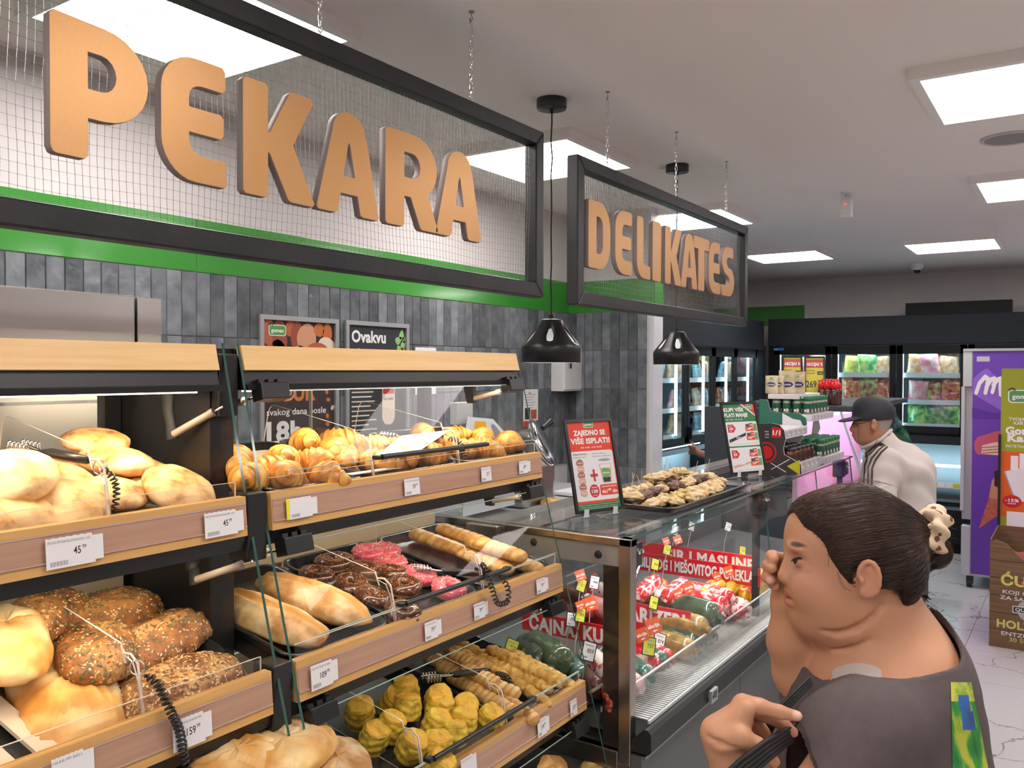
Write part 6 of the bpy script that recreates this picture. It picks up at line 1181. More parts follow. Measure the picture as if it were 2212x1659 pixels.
for z, ya in ((ZT, 1.072), (1.49, 1.13)):
    m = MB(); m.rbox((4.388, ya, z), (4.82, 1.36, z + .035), .004, DSW); part('shelf_tier', m, DSW, t, world=True)
    m = MB(); P = (Vector((4.39, ya - .001, z)), X1, Z1); m.rect(P, 0, 0, .43, .035, DSW, 1)
    for i in range(6): m.rect(P, .01 + i * .07, .004, .07 + i * .07, .031, mat('label_lilac', (0, 0, 0)), 2)
    part('label_strip', m, DSW, t, world=True)
m = side_panel(4.825, [(1760, 880), (1768, 905), (1772, 925), (1765, 940), (1778, 965), (1800, 975), (1800, 995), (1745, 1000)], 0, DSW); part('side_panel', m, DSW, t, world=True)
m = MB(); m.rbox((4.40, 1.20, 1.60), (4.82, 1.36, 1.625), .004); part('top_board', m, DSW, t, world=True)
def jar_set():
    b = MB(); b.lathe([(.001, 0), (.020, .0), (.0215, .004), (.0215, .058), (.018, .066)], 16); l = MB(); l.lathe([(.0218, .006), (.0218, .052)], 16)
    P = (Vector((-.008, -.0222, .008)), X1, Z1); l.rect(P, 0, .002, .010, .014, PAPER, 1); l.disc(P, .018, .008, .007, .010, BR[4], 1)
    P = (Vector((-.0222, .010, .008)), -Y1, Z1); l.rect(P, 0, .002, .010, .014, PAPER, 1); l.disc(P, .018, .008, .007, .010, BR[4], 1)
    c = MB(); c.lathe([(.0205, .064), (.0215, .068), (.0215, .086), (.019, .088), (.001, .088)], 18)
    return b.mesh('spice_jar', mat('jar_glass', (0.35, 0.30, 0.22), .15, coat=.5)), l.mesh('label', SPG), c.mesh('cap', CAPG)
jb, jl, jc = jar_set(); NUMS = ('one', 'two', 'three', 'four', 'five', 'six')
def jar(x, y, z, lb, grp):
    o = bpy.data.objects.new('spice_jar', jb); COL.objects.link(o); o.location = (x, y, z); o['label'] = lb; o['category'] = 'jar'; o['group'] = grp; part('label', jl, SPG, o); part('cap', jc, CAPG, o)
for i in range(6):
    for j in range(4): jar(4.43 + i * .064, 1.165 + j * .052, 1.527, 'green capped spice jar, upper tier, row %s, %s from the customer side' % (NUMS[i], NUMS[j]), 'spice jars on the spice display')
for i in range(6):
    for j in range(3): jar(4.43 + i * .064, 1.100 + j * .052, ZT + .037, 'green capped spice jar, lower tier, row %s, %s from the customer side' % (NUMS[i], NUMS[j]), 'spice jars on the spice display')
DJ = mat('dark_sauce', (0.05, 0.008, 0.005), .15, c2=(0.22, 0.03, 0.01), scale=40, coat=.6); b = MB(); b.lathe([(.001, 0), (.026, 0), (.029, .004), (.029, .050), (.024, .058)], 16); djb = b.mesh('sauce_jar', DJ); b = MB(); b.lathe([(.026, .056), (.027, .060), (.027, .070), (.001, .071)], 16); djc = b.mesh('lid', BLACKP); b = MB(); b.lathe([(.0293, .010), (.0293, .040)], 16); P = (Vector((-.0297, .012, .014)), -Y1, Z1); b.text('AJVAR', P, 0, .010, .006, PAPER, .02, w=.024); djl = b.mesh('label', mat('label_brown', (0.04, 0.02, 0.018), .4))
for i in range(5):
    for j in range(3):
        o = bpy.data.objects.new('sauce_jar', djb); COL.objects.link(o); o.location = (3.95 + i * .075, 1.115 + j * .062, ZT + .044); o['label'] = 'dark red jar with black lid, black display, row %s, %s from the customer side' % (NUMS[i], NUMS[j]); o['category'] = 'jar'; o['group'] = 'sauce jars on the black display'; part('lid', djc, BLACKP, o); part('label', djl, djl.materials[0], o)
# small printed bags on top of the spice display
def bag_mesh(w, h, d, seed, mt, fat=1.0):
    def fn(u, v):
        a = 2 * PI * u; zz = v; thin = math.sin(min(1, (1 - v) * 3.0) * PI / 2) ** .7 * (0.35 + .65 * min(1, v * 6 + .3)) * fat; wob = 1 + .05 * noise.noise(Vector((math.cos(a) * 2, v * 5, seed)))
        ca = math.copysign(abs(math.cos(a)) ** .6, math.cos(a)); sa = math.copysign(abs(math.sin(a)) ** .9, math.sin(a))
        return Vector((sa * d / 2 * thin * wob + .006 * noise.noise(Vector((v * 8, a, seed))), ca * w / 2 * (1 - .05 * math.sin(v * PI)) * wob, zz * h * (1 + .03 * noise.noise(Vector((a * 2, 0, seed))))))
    m = MB(); m.grid(fn, 24, 12, wrapu=True); m.add([(0, 0, 0)], []); return m
KB = mat('cream_bag', (0.62, 0.50, 0.30), .35, c2=(0.70, 0.60, 0.42), scale=10, coat=.4); NAVY = mat('print_navy', (0.02, 0.025, 0.12), .4)
for i, (px, y, s, lb) in enumerate([(1667, 1.34, .9, 'small cream bag at the left on the spice display'), (1680, 1.32, .9, 'cream bag with a dark oval second from the left'), (1700, 1.27, 1.15, 'largest cream bag with a navy oval and green leaf'), (1722, 1.24, 1.1, 'shiny cream bag at the right of the four')]):
    p = onX(px, 850, 4.45 + .03 * i); m = bag_mesh(.075 * s, .105 * s, .035, i, KB); P = (Vector((-.0195, .02, .03)), -Y1, Z1); m.disc(P, .022, .018, .026 * s, .013 * s, NAVY, 6); m.disc(P, .022, .055 * s, .008, .008, LEAF, 6); m.text('QUINOA', P, .022, .013, .009, PAPER, .03, align='C', layer=9, w=.040)
    me = m.mesh('printed_bag', KB); o = bpy.data.objects.new('printed_bag', me); COL.objects.link(o); o.location = (p.x, p.y, 1.626 if px > 0 else p.z); o.rotation_euler = (0, 0, .1 * i); o['label'] = lb; o['category'] = 'bag'; o['group'] = 'cream bags on the spice display'
# ---------------------------------------------------------------- meat counter beyond with pink light
t = thing('meat_counter', 'dark meat counter with slanted glass and pink light beyond the deli counter', 'counter', (6.0, 1.6, 0)); W = dict(parent=t, world=True)
SLATE = mat('slate_panel', (0.045, 0.052, 0.065), .5)
m = MB(); m.box((5.30, 1.52, .0), (5.34, 2.05, 1.51)); part('side_panel', m, SLATE, **W)
m = MB(); m.rbox((5.30, 1.13, 1.500), (7.2, 1.50, 1.535), .006); part('top', m, SLATE, **W)
m = MB(); yz([(1.20, 1.50), (1.06, 1.10), (1.00, .60), (1.00, .55), (1.5, .55), (1.5, 1.50)], 5.30, 5.306, m, GLASS, GEDGE); part('side_glass', m, GLASS, **W)
m = MB(); m.add([(5.306, 1.20, 1.50), (7.2, 1.20, 1.50), (7.2, .96, .75), (5.306, .96, .75)], [(0, 1, 2, 3)]); part('slanted_glass', m, GLASS, **W)
m = MB(); m.tube([(5.31, 1.20, 1.50), (5.31, .96, .75)], .008, 6); part('glass_rib', m, mat('pale_rib', (0.7, 0.8, 0.85), .2), **W)
m = MB(); m.tube([(6.2, 1.20, 1.50), (6.2, .96, .75)], .008, 6); part('glass_rib', m, mat('pale_rib', (0, 0, 0)), **W)
m = MB(); m.box((5.31, .97, 0), (7.2, 1.9, .74)); part('cabinet', m, SLATE, **W)
m = MB(); m.box((5.33, 1.46, .78), (7.15, 1.49, 1.48)); part('lit_back', m, mat('pink_liner', (0.75, 0.42, 0.62), .4), **W)
m = MB(); m.cyl((5.4, 1.25, 1.485), (7.1, 1.25, 1.485), .012); part('tube_light', m, emitter('pink_tube', (1.0, .45, .85), 9), **W)
m = MB(); m.box((5.35, 1.05, .745), (7.1, 1.45, .80)); part('meat_trays', m, PK['brown'], **W)
area('meat_light', (6.2, 1.22, 1.46), (math.radians(25), 0, 0), 1.6, .05, 12, (1.0, .5, .85))
AKY = mat('poster_yellow', srgb(205, 195, 70), .5)
def drawy(m, P, w, h):
    m.rect(P, .003, .003, w - .003, h - .003, AKY, 1); m.rect(P, .008, h * .74, w - .008, h * .93, mat('poster_brick', srgb(190, 85, 75), .5), 2); m.text('AKCIJA! %', P, w / 2, h * .79, h * .07, PAPER, .04, align='C', layer=4, w=w * .78)
    m.text('PITA KORE', P, w * .1, h * .66, h * .03, INK, 0, layer=3, w=w * .4); m.text('TANKE 500G', P, w * .1, h * .60, h * .03, INK, 0, layer=3, w=w * .4); m.rect(P, w * .62, h * .58, w * .9, h * .66, INK, 2); m.text('-22%', P, w * .76, h * .60, h * .04, AKY, .02, align='C', layer=4, w=w * .22)
    m.text('269', P, w * .08, h * .30, h * .15, INK, .02, layer=3, w=w * .5); m.text('99', P, w * .64, h * .38, h * .09, INK, .01, layer=3, w=w * .25)
for (px, py, X, lb) in ((1690, 862, 5.45, 'yellow framed offer poster, the farther left one'), (1738, 865, 5.40, 'yellow framed offer poster reading 269.99')):
    a = onX(px, py, X); a.z = 1.537 if False else a.z; stand_poster(a - Z1 * .012, a + Vector((.04, -.115, 0)) - Z1 * .012, None, math.radians(15), .125, .285, lb, drawy)
m = MB(); m.rbox((5.34, 1.30, 1.535), (5.60, 1.50, 1.56), .003); solo('plinth_block', m, BLACKP, 'low dark block carrying the two yellow posters', 'block')
RC = mat('ketchup_red_cap', srgb(205, 20, 25), .3); DS = mat('dark_sauce_bottle', (0.035, 0.01, 0.008), .15, c2=(0.08, 0.02, 0.015), scale=20, coat=.6)
b = MB(); b.lathe([(.001, 0), (.026, 0), (.028, .005), (.028, .085), (.020, .105), (.014, .118)], 14); bb = b.mesh('sauce_bottle', DS); b = MB(); b.lathe([(.022, .098), (.026, .104), (.026, .128), (.018, .138), (.014, .148), (.012, .158), (.001, .160)], 14); bc = b.mesh('cap', RC)
for i, (px, X) in enumerate(((1776, 5.42), (1789, 5.40), (1802, 5.38), (1782, 5.50), (1796, 5.48), (1808, 5.46))):
    p = onX(px, 868, X); o = bpy.data.objects.new('sauce_bottle', bb); COL.objects.link(o); o.location = (p.x, p.y, 1.536); o['label'] = 'dark sauce bottle with red cap, ' + ('front' if i < 3 else 'back') + ' row, ' + ('nearest', 'second nearest', 'farthest from')[i % 3] + ' the yellow posters'; o['category'] = 'bottle'; o['group'] = 'sauce bottles, %s row' % ('front' if i < 3 else 'back'); part('cap', bc, RC, o)
# ---------------------------------------------------------------- refrigerated cabinets along the far walls
CAB = mat('cabinet_slate', (0.018, 0.023, 0.030), .6, spec=.25); CABB = mat('cabinet_black', (0.006, 0.007, 0.009), .5, spec=.25); LIN = mat('cold_liner', (0.42, 0.50, 0.54), .6)
COOL = emitter('cool_led', (0.62, 0.90, 1.0), 10.0); SHL = mat('white_wire_shelf', (0.62, 0.68, 0.72), .4); FG = glass('fridge_glass', (0.90, 0.95, 0.96), 1.0)
BAGM = [mat('bag_' + n, a, .3, c2=b, scale=sc_, coat=.5, lo=.40, hi=.62, detail=2) for n, a, b, sc_ in (('green', (0.02, 0.28, 0.14), (0.45, 0.62, 0.16), 22), ('red', (0.42, 0.05, 0.04), (0.62, 0.36, 0.14), 26), ('maroon', (0.30, 0.035, 0.05), (0.45, 0.50, 0.18), 20), ('beige', (0.66, 0.50, 0.36), (0.55, 0.26, 0.10), 24), ('pink', (0.66, 0.22, 0.30), (0.75, 0.60, 0.55), 16), ('yellow', (0.70, 0.58, 0.12), (0.30, 0.40, 0.12), 20), ('ice', (0.30, 0.45, 0.52), (0.10, 0.20, 0.28), 30), ('cream', (0.70, 0.60, 0.46), (0.48, 0.30, 0.16), 18))]
BAGN = ['green', 'red', 'maroon', 'beige', 'pink', 'yellow', 'pale blue', 'cream']
BAG0 = bag_mesh(.20, .24, .09, 3, None); BAGS = [BAG0.mesh('frozen_food_bag', b) for b in BAGM]; BAGQ = bag_mesh(.14, .20, .07, 9, None); BAGR = [BAGQ.mesh('frozen_food_bag', b) for b in BAGM]
rg = random.Random(21)
def fbag(loc, k, rz, s, lb, grp, sm=False):
    o = bpy.data.objects.new('frozen_food_bag', (BAGR if sm else BAGS)[k]); COL.objects.link(o); o.location = loc; o.rotation_euler = (rg.uniform(-.15, .15), rg.uniform(-.25, .12), rz); o.scale = (s,) * 3
    o['label'] = BAGN[k] + ' bag of frozen food ' + lb; o['category'] = 'bag'; o['group'] = grp + ', ' + BAGN[k]
ZB, ZD = 1.165, 1.995
# far run, facing the viewer: doors across Y at X = 9
t = thing('freezer_run', 'long dark wall freezer with glass doors facing the viewer', 'freezer', (9.3, 1.2, 0)); W = dict(parent=t, world=True)
YA, YB = 2.775, -1.2
m = MB(); m.rbox((8.97, YB, 2.005), (9.6, YA, 2.285), .006); part('header', m, CAB, **W)
m = MB(); m.box((9.55, YB, 0), (9.60, YA, 2.0), LIN); m.box((9.0, YA - .06, .1), (9.6, YA, 2.0), CABB); m.box((9.0, YB, .1), (9.6, YB + .05, 2.0), CABB); m.box((9.02, YB, 1.99), (9.6, YA, 2.005), LIN); m.box((9.02, YB, 1.12), (9.6, YA, ZB), CABB); part('carcass', m, LIN, **W)
m = MB(); m.box((8.99, YB, .10), (9.55, YA, .42)); m.box((9.06, YB, 0), (9.5, YA, .1)); part('lower_front', m, CABB, **W)
m = MB(); m.box((9.0, YB, .42), (9.02, YA, .45)); m.box((8.96, YB, .50), (8.99, YA, .525)); part('handrail', m, mat('grey_rail', (0.22, 0.25, 0.28), .35, .6), **W)
m = MB(); m.box((9.10, YB, .60), (9.5, YA, .615)); part('lower_shelf', m, SHL, **W)
m = MB(); m.rbox((9.03, YB, .62), (9.06, YA, .675), .004); part('label_rail', m, SHL, **W)
m = MB(); P = (Vector((9.0295, YA, .625)), -Y1, Z1)
for i in range(60): m.rect(P, .05 + i * .066, .006, .105 + i * .066, .044, (TY if i % 5 in (1, 3) else PAPER), 1)
part('price_strip', m, PAPER, **W)
m = MB(); m.box((9.0, YB, 1.04), (9.6, YA, 1.12)); part('fan_cover', m, CAB, **W)
m = MB(); m.box((9.40, YB + .1, .785), (9.43, YA - .1, .81)); part('led_strip', m, COOL, **W)
for z in (1.43, 1.69, 1.20):
    m = MB(); m.box((9.06, YB + .05, z), (9.5, YA - .06, z + .008)); part('shelf', m, SHL, **W)
    m = MB(); m.box((9.045, YB + .05, z - .012), (9.055, YA - .06, z + .035)); s_ = part('price_rail', m, SHL, **W)
edges = [2.715, 2.13, 1.52, .90, .28, -.34]
for i in range(len(edges) - 1):
    ya, yb = edges[i] - .004, edges[i + 1] + .004; fr = .055
    m = MB(); m.box((8.985, ya, ZB - .02), (9.015, ya - fr, ZD)); m.box((8.985, yb, ZB - .02), (9.015, yb + fr, ZD)); m.box((8.985, yb, ZD - .085), (9.015, ya, ZD)); m.box((8.985, yb, ZB - .02), (9.015, ya, ZB + .045)); d = part('door_frame', m, CABB, **W)
    m = MB(); m.box((8.998, yb + fr, ZB + .045), (9.002, ya - fr, ZD - .085)); part('pane', m, FG, d, world=True)
    m = MB(); m.box((9.03, ya - .035, ZB + .05), (9.045, ya - .055, ZD - .08)); part('led_strip', m, COOL, **W)
    m = MB(); m.box((8.96, yb + .01, 1.40), (8.985, yb + .03, 1.62)); part('door_handle', m, CABB, d, world=True)
for y in (2.45, 1.85, 1.2): area('freezer_light', (9.05, y, 1.93), (0, math.radians(30), 0), .1, .5, 3.0, (.75, .92, 1.0))
area('freezer_light', (9.3, 1.4, .85), (0, math.radians(-40), 0), .1, 1.4, .15, (.75, .92, 1.0))
DOORN = ['behind the leftmost freezer door', 'behind the second freezer door', 'behind the third freezer door', 'behind the fourth freezer door', 'behind the last far freezer door']
for i in range(4):
    ya, yb = edges[i] - .09, edges[i + 1] + .09
    for zi, (z, ks, wh) in enumerate(((1.70, [5, 0, 3, 3] if i == 1 else ([3, 4, 3, 4] if i == 2 else [6, 4, 4, 6]), 'top'), (1.44, [1, 2, 1, 1] if i == 1 else ([4, 2, 1, 5] if i == 2 else [6, 4, 1, 2]), 'middle'), (1.21, [1, 1, 0, 0] if i == 1 else [0, 0, 0, 0], 'bottom'))):
        for j in range(3):
            y = ya - (ya - yb) * (j + .5) / 3; fbag((9.14 + rg.uniform(-.01, .02), y + rg.uniform(-.02, .02), z), ks[j], rg.uniform(-.3, .3), .92 + rg.uniform(-.06, .08), 'on the %s shelf %s, %s' % (wh, DOORN[i], ('left', 'middle', 'right')[j]), 'bags on the %s shelf %s' % (wh, DOORN[i]))
m = MB(); m.box((9.22, 1.478, 2.286), (9.35, .56, 2.42)); m.box((9.2, 1.49, 2.286), (9.40, .55, 2.295)); solo('air_unit', m, CABB, 'long black box standing on top of the far freezers', 'box')
m = MB(); P = (Vector((8.983, 2.72, 1.955)), -Y1, Z1); m.rect(P, 0, 0, .11, .028, mat('blue_sticker', (0.03, 0.16, 0.42), .4), 1); m.text('arneg', P, .01, .008, .012, PAPER, .02, layer=2); solo('sticker', m, PAPER, 'small blue sticker at the top left of the far freezers', 'sticker')
# left run facing -Y at Y = 2.75, seen past the tiled stub wall
t = thing('cooler_run', 'tall refrigerated cabinets with lit glass doors past the tiled wall end', 'fridge', (7.0, 3.1, 0)); W = dict(parent=t, world=True)
XA, XB = 5.05, 8.50
m = MB(); m.rbox((XA, 2.70, 1.955), (XB + .1, 3.5, 2.245), .006); part('header', m, CAB, **W)
m = MB(); m.box((XA, 3.45, 0), (XB, 3.5, 1.95), LIN); m.box((XB, 2.75, 0), (XB + .06, 3.5, 1.95), CABB); m.box((XA - .03, 2.75, 0), (XA, 3.5, 1.95), CABB); m.box((XA, 2.75, 1.12), (XB, 3.45, 1.16), CABB); part('carcass', m, LIN, **W)
m = MB(); m.box((XA, 2.60, .10), (XB, 3.4, .50)); m.box((XA, 2.66, 0), (XB, 3.4, .1)); part('lower_front', m, CABB, **W)
m = MB(); m.box((XA, 2.62, .5), (XB, 2.66, .56)); m.box((XA, 2.74, 1.06), (XB, 2.80, 1.10)); part('handrail', m, mat('grey_rail', (0, 0, 0)), **W)
m = MB(); m.box((XA + .1, 3.30, .98), (XB - .1, 3.33, 1.02)); part('led_strip', m, COOL, **W)
m = MB(); m.box((XA, 2.9, .70), (XB, 3.4, .712)); part('lower_shelf', m, SHL, **W)
area('cooler_light', (7.0, 3.1, 1.05), (math.radians(20), 0, 0), 2.8, .1, 5, (.6, .9, 1.0))
for z in (1.40, 1.65, 1.18): m = MB(); m.box((XA + .02, 2.84, z), (XB - .02, 3.4, z + .008)); m.box((XA + .02, 2.83, z - .01), (XB - .02, 2.84, z + .03)); part('shelf', m, SHL, **W)
ex = [5.05, 5.56, 6.07, 6.67, 7.28, 7.86, 8.49]
for i in range(6):
    a, b = ex[i] + .004, ex[i + 1] - .004; fr = .045
    m = MB(); m.box((a, 2.735, 1.14), (a + fr, 2.765, 1.95)); m.box((b - fr, 2.735, 1.14), (b, 2.765, 1.95)); m.box((a, 2.735, 1.87), (b, 2.765, 1.95)); m.box((a, 2.735, 1.14), (b, 2.765, 1.19)); d = part('door_frame', m, CABB, **W)
    m = MB(); m.box((a + fr, 2.748, 1.19), (b - fr, 2.752, 1.87)); part('pane', m, FG, d, world=True)
    m = MB(); m.box((b - .075, 2.80, 1.2), (b - .050, 2.815, 1.88)); part('led_strip', m, COOL, **W)
    m = MB(); m.box((a + .01, 2.70, 1.17), (a + .03, 2.735, 1.27)); part('door_handle', m, CABB, d, world=True)
    if i >= 2:
        for zi, (z, wh) in enumerate(((1.665, 'top'), (1.415, 'middle'), (1.195, 'bottom'))):
            for j in range(3): fbag((a + .10 + j * .16, 2.93, z), (4, 6, 6, 3, 1, 7)[(i * 5 + zi * 3 + j * 2) % 6], PI / 2 + rg.uniform(-.2, .2), .85, 'on the %s shelf behind the %s cooler door, %s' % (wh, ('first', 'second', 'third', 'fourth')[i - 2], ('left', 'middle', 'right')[j]), 'bags behind the %s cooler door, %s shelf' % (('first', 'second', 'third', 'fourth')[i - 2], wh), True)
area('cooler_light', (7.2, 2.85, 1.93), (0, 0, 0), 2.4, .1, 7, (.7, .92, 1.0))
m = MB(); m.box((8.56, 2.9, 0), (9.0, 3.0, 2.1)); m.box((8.6, 2.80, 0), (8.97, 2.9, 2.0)); solo('corner_panel', m, CAB, 'dark filler panel in the corner between both rows of coolers', 'panel')
# ---------------------------------------------------------------- purple ice cream cabinet
PUR = mat('purple_print', srgb(104, 62, 170), .35, coat=.2); PUL = mat('purple_light', srgb(138, 98, 196), .4); PUD = mat('purple_dark', srgb(86, 46, 150), .4); GRY = mat('cabinet_grey', (0.40, 0.41, 0.43), .4)
t = thing('ice_cream_cabinet', 'tall purple ice cream cabinet on castors with a white script M', 'freezer', (8.0, .35, 0)); W = dict(parent=t, world=True); X = 7.68
m = MB(); m.rbox((X, -.05, .10), (8.36, .735, 1.92), .004); part('body', m, GRY, **W)
m = MB(); m.box((X + .02, .735, .55), (8.34, .80, 1.90), GRY); m.box((X + .06, .79, .65), (8.30, .803, 1.70), CABB); part('door', m, GRY, **W)
m = MB(); m.rbox((X - .005, .735, 1.62), (X + .05, .80, 1.92), .004); m.rbox((X - .005, .735, .10), (X + .08, .80, .50), .004); m.box((X - .004, .785, .62), (X + .02, .81, 1.62)); part('door_handle', m, mat('handle_silver', (0.5, 0.52, 0.54), .35), **W)
m = MB(); P = (Vector((X - .001, .73, .12)), -Y1, Z1); m.rect(P, 0, 0, .78, 1.79, PUR, 1); q = lambda a, b: (.73 - onX(a, b, X).y, onX(a, b, X).z - .12)
m.poly(P, [q(2100, 820), q(2118, 803), q(2133, 795), q(2143, 806), q(2160, 818), q(2185, 835), q(2185, 900), q(2100, 850)], PUL, 2); m.poly(P, [q(2100, 880), q(2125, 886), q(2150, 893), q(2180, 880), q(2212, 905), q(2100, 905)], PUD, 2)
m.rect(P, *q(2110, 781), *q(2138, 770), mat('sticker_grey', (0.5, 0.5, 0.55), .4), 3, r=.004)
k = 30
for (x0_, y0_, pts) in ((0, 0, [(2109, 848), (2116, 828), (2128, 814), (2134, 818), (2132, 836), (2128, 851)]), (0, 0, [(2131, 836), (2141, 820), (2148, 818), (2148, 832), (2143, 850)]), (0, 0, [(2146, 832), (2155, 820), (2162, 818), (2161, 835), (2162, 852), (2172, 850)])):
    pp = [q(*p) for p in pts]
    for (a, b) in zip(pp, pp[1:]):
        for s in range(5): u_ = s / 5; k += 1; m.disc(P, a[0] + (b[0] - a[0]) * u_, a[1] + (b[1] - a[1]) * u_, .014, .019, PAPER, 4 + (k - 30) * .25, 10)
PKB = mat('ice_bar_pink', srgb(196, 90, 110), .4); CONE = mat('cone_print', srgb(205, 120, 90), .4, c2=srgb(175, 90, 70), scale=40)
m.poly(P, [q(2105, 955), q(2112, 944), q(2150, 932), q(2212, 925), q(2212, 985), q(2150, 983), q(2112, 982), q(2105, 972)], PKB, 3); m.poly(P, [q(2122, 962), q(2150, 955), q(2180, 958), q(2180, 985), q(2150, 983), q(2120, 980)], BR[4], 4)
for i in range(3): m.poly(P, [q(2122, 966 + i * 6), q(2160, 963 + i * 6), q(2160, 965 + i * 6), q(2122, 968 + i * 6)], BR[0], 5)
m.poly(P, [q(2114, 1142), q(2138, 1070), q(2175, 1080), q(2160, 1110)], CONE, 3); m.poly(P, [q(2136, 1075), q(2142, 1040), q(2160, 1010), q(2190, 1015), q(2180, 1085)], BR[2], 4); m.poly(P, [q(2148, 1050), q(2148, 1018), q(2170, 1010), q(2175, 1060)], DKB, 5)
part('printed_side', m, PUR, **W)
m = MB(); m.box((X - .01, -.05, 1.905), (8.36, .80, 1.925)); part('top_trim', m, GRY, **W)
for y in (.74, .02):
    for x in (X + .05, 8.3): m = MB(); m.cyl((x, y - .02, .03), (x, y + .02, .03), .03, n=14); m.rbox((x - .02, y - .025, .03), (x + .03, y + .025, .10), .005); part('caster', m, BLACKP, **W)
# standee
t = thing('standee', 'lime and orange loyalty card standee with rounded top', 'sign', (6.9, .2, 0)); X = 6.9; y0 = .478
LIMES = mat('standee_lime', srgb(150, 160, 30), .45); ORS = mat('standee_orange', srgb(215, 95, 30), .45)
m = MB(); P = (Vector((X, y0, .02)), -Y1, Z1); Hs = 1.745; m.box((X, y0 - .62, .02), (X + .02, y0, 1.70)); 
m.rect(P, 0, 0, .62, Hs, LIMES, 1, r=.05, n=6); m.add([(X + .02, y0 - p[0], .02 + p[1]) for p in [(0, 0), (.62, 0), (.62, Hs), (0, Hs)]], [(3, 2, 1, 0)], LIMES)
g = lambda a, b: (y0 - onX(a, b, X).y, onX(a, b, X).z - .02)
m.rect(P, .002, g(2165, 1115)[1], .618, g(2165, 975)[1], ORS, 2); logo(m, P, *g(2180, 868), .17, 3)
m.text('TVOJA DIGITALNA', P, g(2179, 908)[0], g(2179, 908)[1], .022, PAPER, .015, layer=3, w=.28); m.text('KARTICA', P, g(2190, 917)[0], g(2190, 917)[1], .022, PAPER, .015, layer=3)
m.text('Gomex', P, g(2172, 935)[0], g(2172, 937)[1], .052, PAPER, .05, layer=3, w=.24); m.text('Kasica', P, g(2176, 953)[0], g(2176, 953)[1], .052, PAPER, .05, layer=3, w=.24); m.text('PAMETNA KUPOVINA', P, g(2173, 966)[0], g(2173, 966)[1], .02, PAPER, .01, layer=3, w=.26)
m.poly(P, [g(2170, 1018), g(2212, 1010), (g(2212, 1010)[0] + .1, g(2212, 1010)[1]), (g(2212, 1085)[0] + .1, g(2212, 1085)[1]), g(2195, 1082)], PR_W, 4); m.rect(P, *g(2183, 1015), *g(2200, 985), PAPER, 5); m.rect(P, *g(2202, 1012), *g(2216, 980), PAPER, 5); m.poly(P, [g(2168, 1018), g(2171, 1018), g(2196, 1085), g(2193, 1085)], SILV, 5)
cx_, cy_ = g(2186, 1083); m.disc(P, cx_, cy_, .058, .045, mat('badge_red', srgb(190, 30, 40), .4), 7, 24); m.text('-15%', P, cx_, cy_ - .003, .022, PAPER, .03, align='C', layer=9, w=.085); m.text('POPUST', P, cx_, cy_ - .02, .010, PAPER, .02, align='C', layer=9)
m.rect(P, *g(2174, 1152), g(2174, 1152)[0] + .20, g(2174, 1104)[1], PAPER, 4)
part('printed_board', m, LIMES, t, world=True); m = MB(); m.box((X - .02, y0 - .004, .02), (X + .03, y0 + .012, 1.30)); part('edge_profile', m, BLACKP, t, world=True); m = MB(); m.box((X - .15, y0 - .60, 0), (X + .2, y0 - .02, .02)); part('foot', m, BLACKP, t, world=True)
# charcoal carton
CRD = wood('printed_planks', srgb(130, 98, 68), srgb(95, 70, 48), 'Y', .7); t = thing('charcoal_carton', 'open wood printed carton with charcoal lettering in front of the standee', 'box', (6.45, .15, 0)); W = dict(parent=t, world=True); X = 6.14; y0, y1_ = .475, -.35; Zt = .68
notch = [(0, 0), (.82, 0), (.82, Zt), (.74, Zt), (.60, .50), (.25, .50), (.09, Zt - .02), (.03, Zt), (0, Zt - .03)]
m = MB(); M_ = Matrix(((0, 0, 1, X), (-1, 0, 0, y0), (0, 1, 0, 0), (0, 0, 0, 1))); m.prism(notch, .006, M=M_, mt=CRD, mtside=mat('cardboard', srgb(176, 140, 105), .8)); m.box((X + .006, y1_, 0), (X + .6, y0, .006), CRD); m.box((X + .006, y0 - .006, 0), (X + .6, y0, Zt)); m.box((X + .006, y1_, 0), (X + .6, y1_ + .006, Zt)); m.box((X + .594, y1_, 0), (X + .6, y0, Zt)); part('carton', m, CRD, **W)
m = MB(); P = (Vector((X, y0, 0)), -Y1, Z1); g = lambda a, b: (y0 - onX(a, b, X).y, onX(a, b, X).z); DL_ = mat('plank_joint', srgb(60, 42, 30), .8)
for z in (.11, .22, .33, .44, .55): m.rect(P, 0, z, .82, z + .004, DL_, 1)
YLT = mat('print_pale_yellow', srgb(205, 200, 105), .5)
m.text('ĆUMUR', P, *g(2162, 1262), .065, YLT, .035, layer=3, w=.36); m.text('KOJI ĆETE PALITI', P, *g(2166, 1281), .024, PR_W, .01, layer=3, w=.36); m.text('ZA SAMO 30 SEK.', P, *g(2160, 1293), .024, PR_W, .01, layer=3, w=.37)
a, b = g(2205, 1318); m.disc(P, a + .05, b, .07, .07, SILV, 3, 24); m.rect(P, a - .045, b - .022, a + .16, b + .022, PR_W, 4); m.rect(P, a - .04, b - .017, a + .155, b + .017, DKN, 5); m.text('QUALITY', P, a - .03, b - .009, .02, PR_W, .03, layer=6, w=.15)
m.text('HOLZKOHLE', P, *g(2153, 1353), .05, YLT, .035, layer=3, w=.42); m.text('ENTZUNDEN IN', P, *g(2163, 1371), .026, PR_W, .01, layer=3, w=.34); m.text('30 SEKUNDEN', P, *g(2180, 1385), .026, YLT, .01, layer=3, w=.28)
part('printing', m, YLT, **W)
CHB = mat('charcoal_bag', (0.32, 0.05, 0.04), .3, c2=(0.55, 0.36, 0.30), scale=14, lo=.5, hi=.56, coat=.5); cb = bag_mesh(.30, .50, .12, 5, None).mesh('charcoal_bag', CHB)
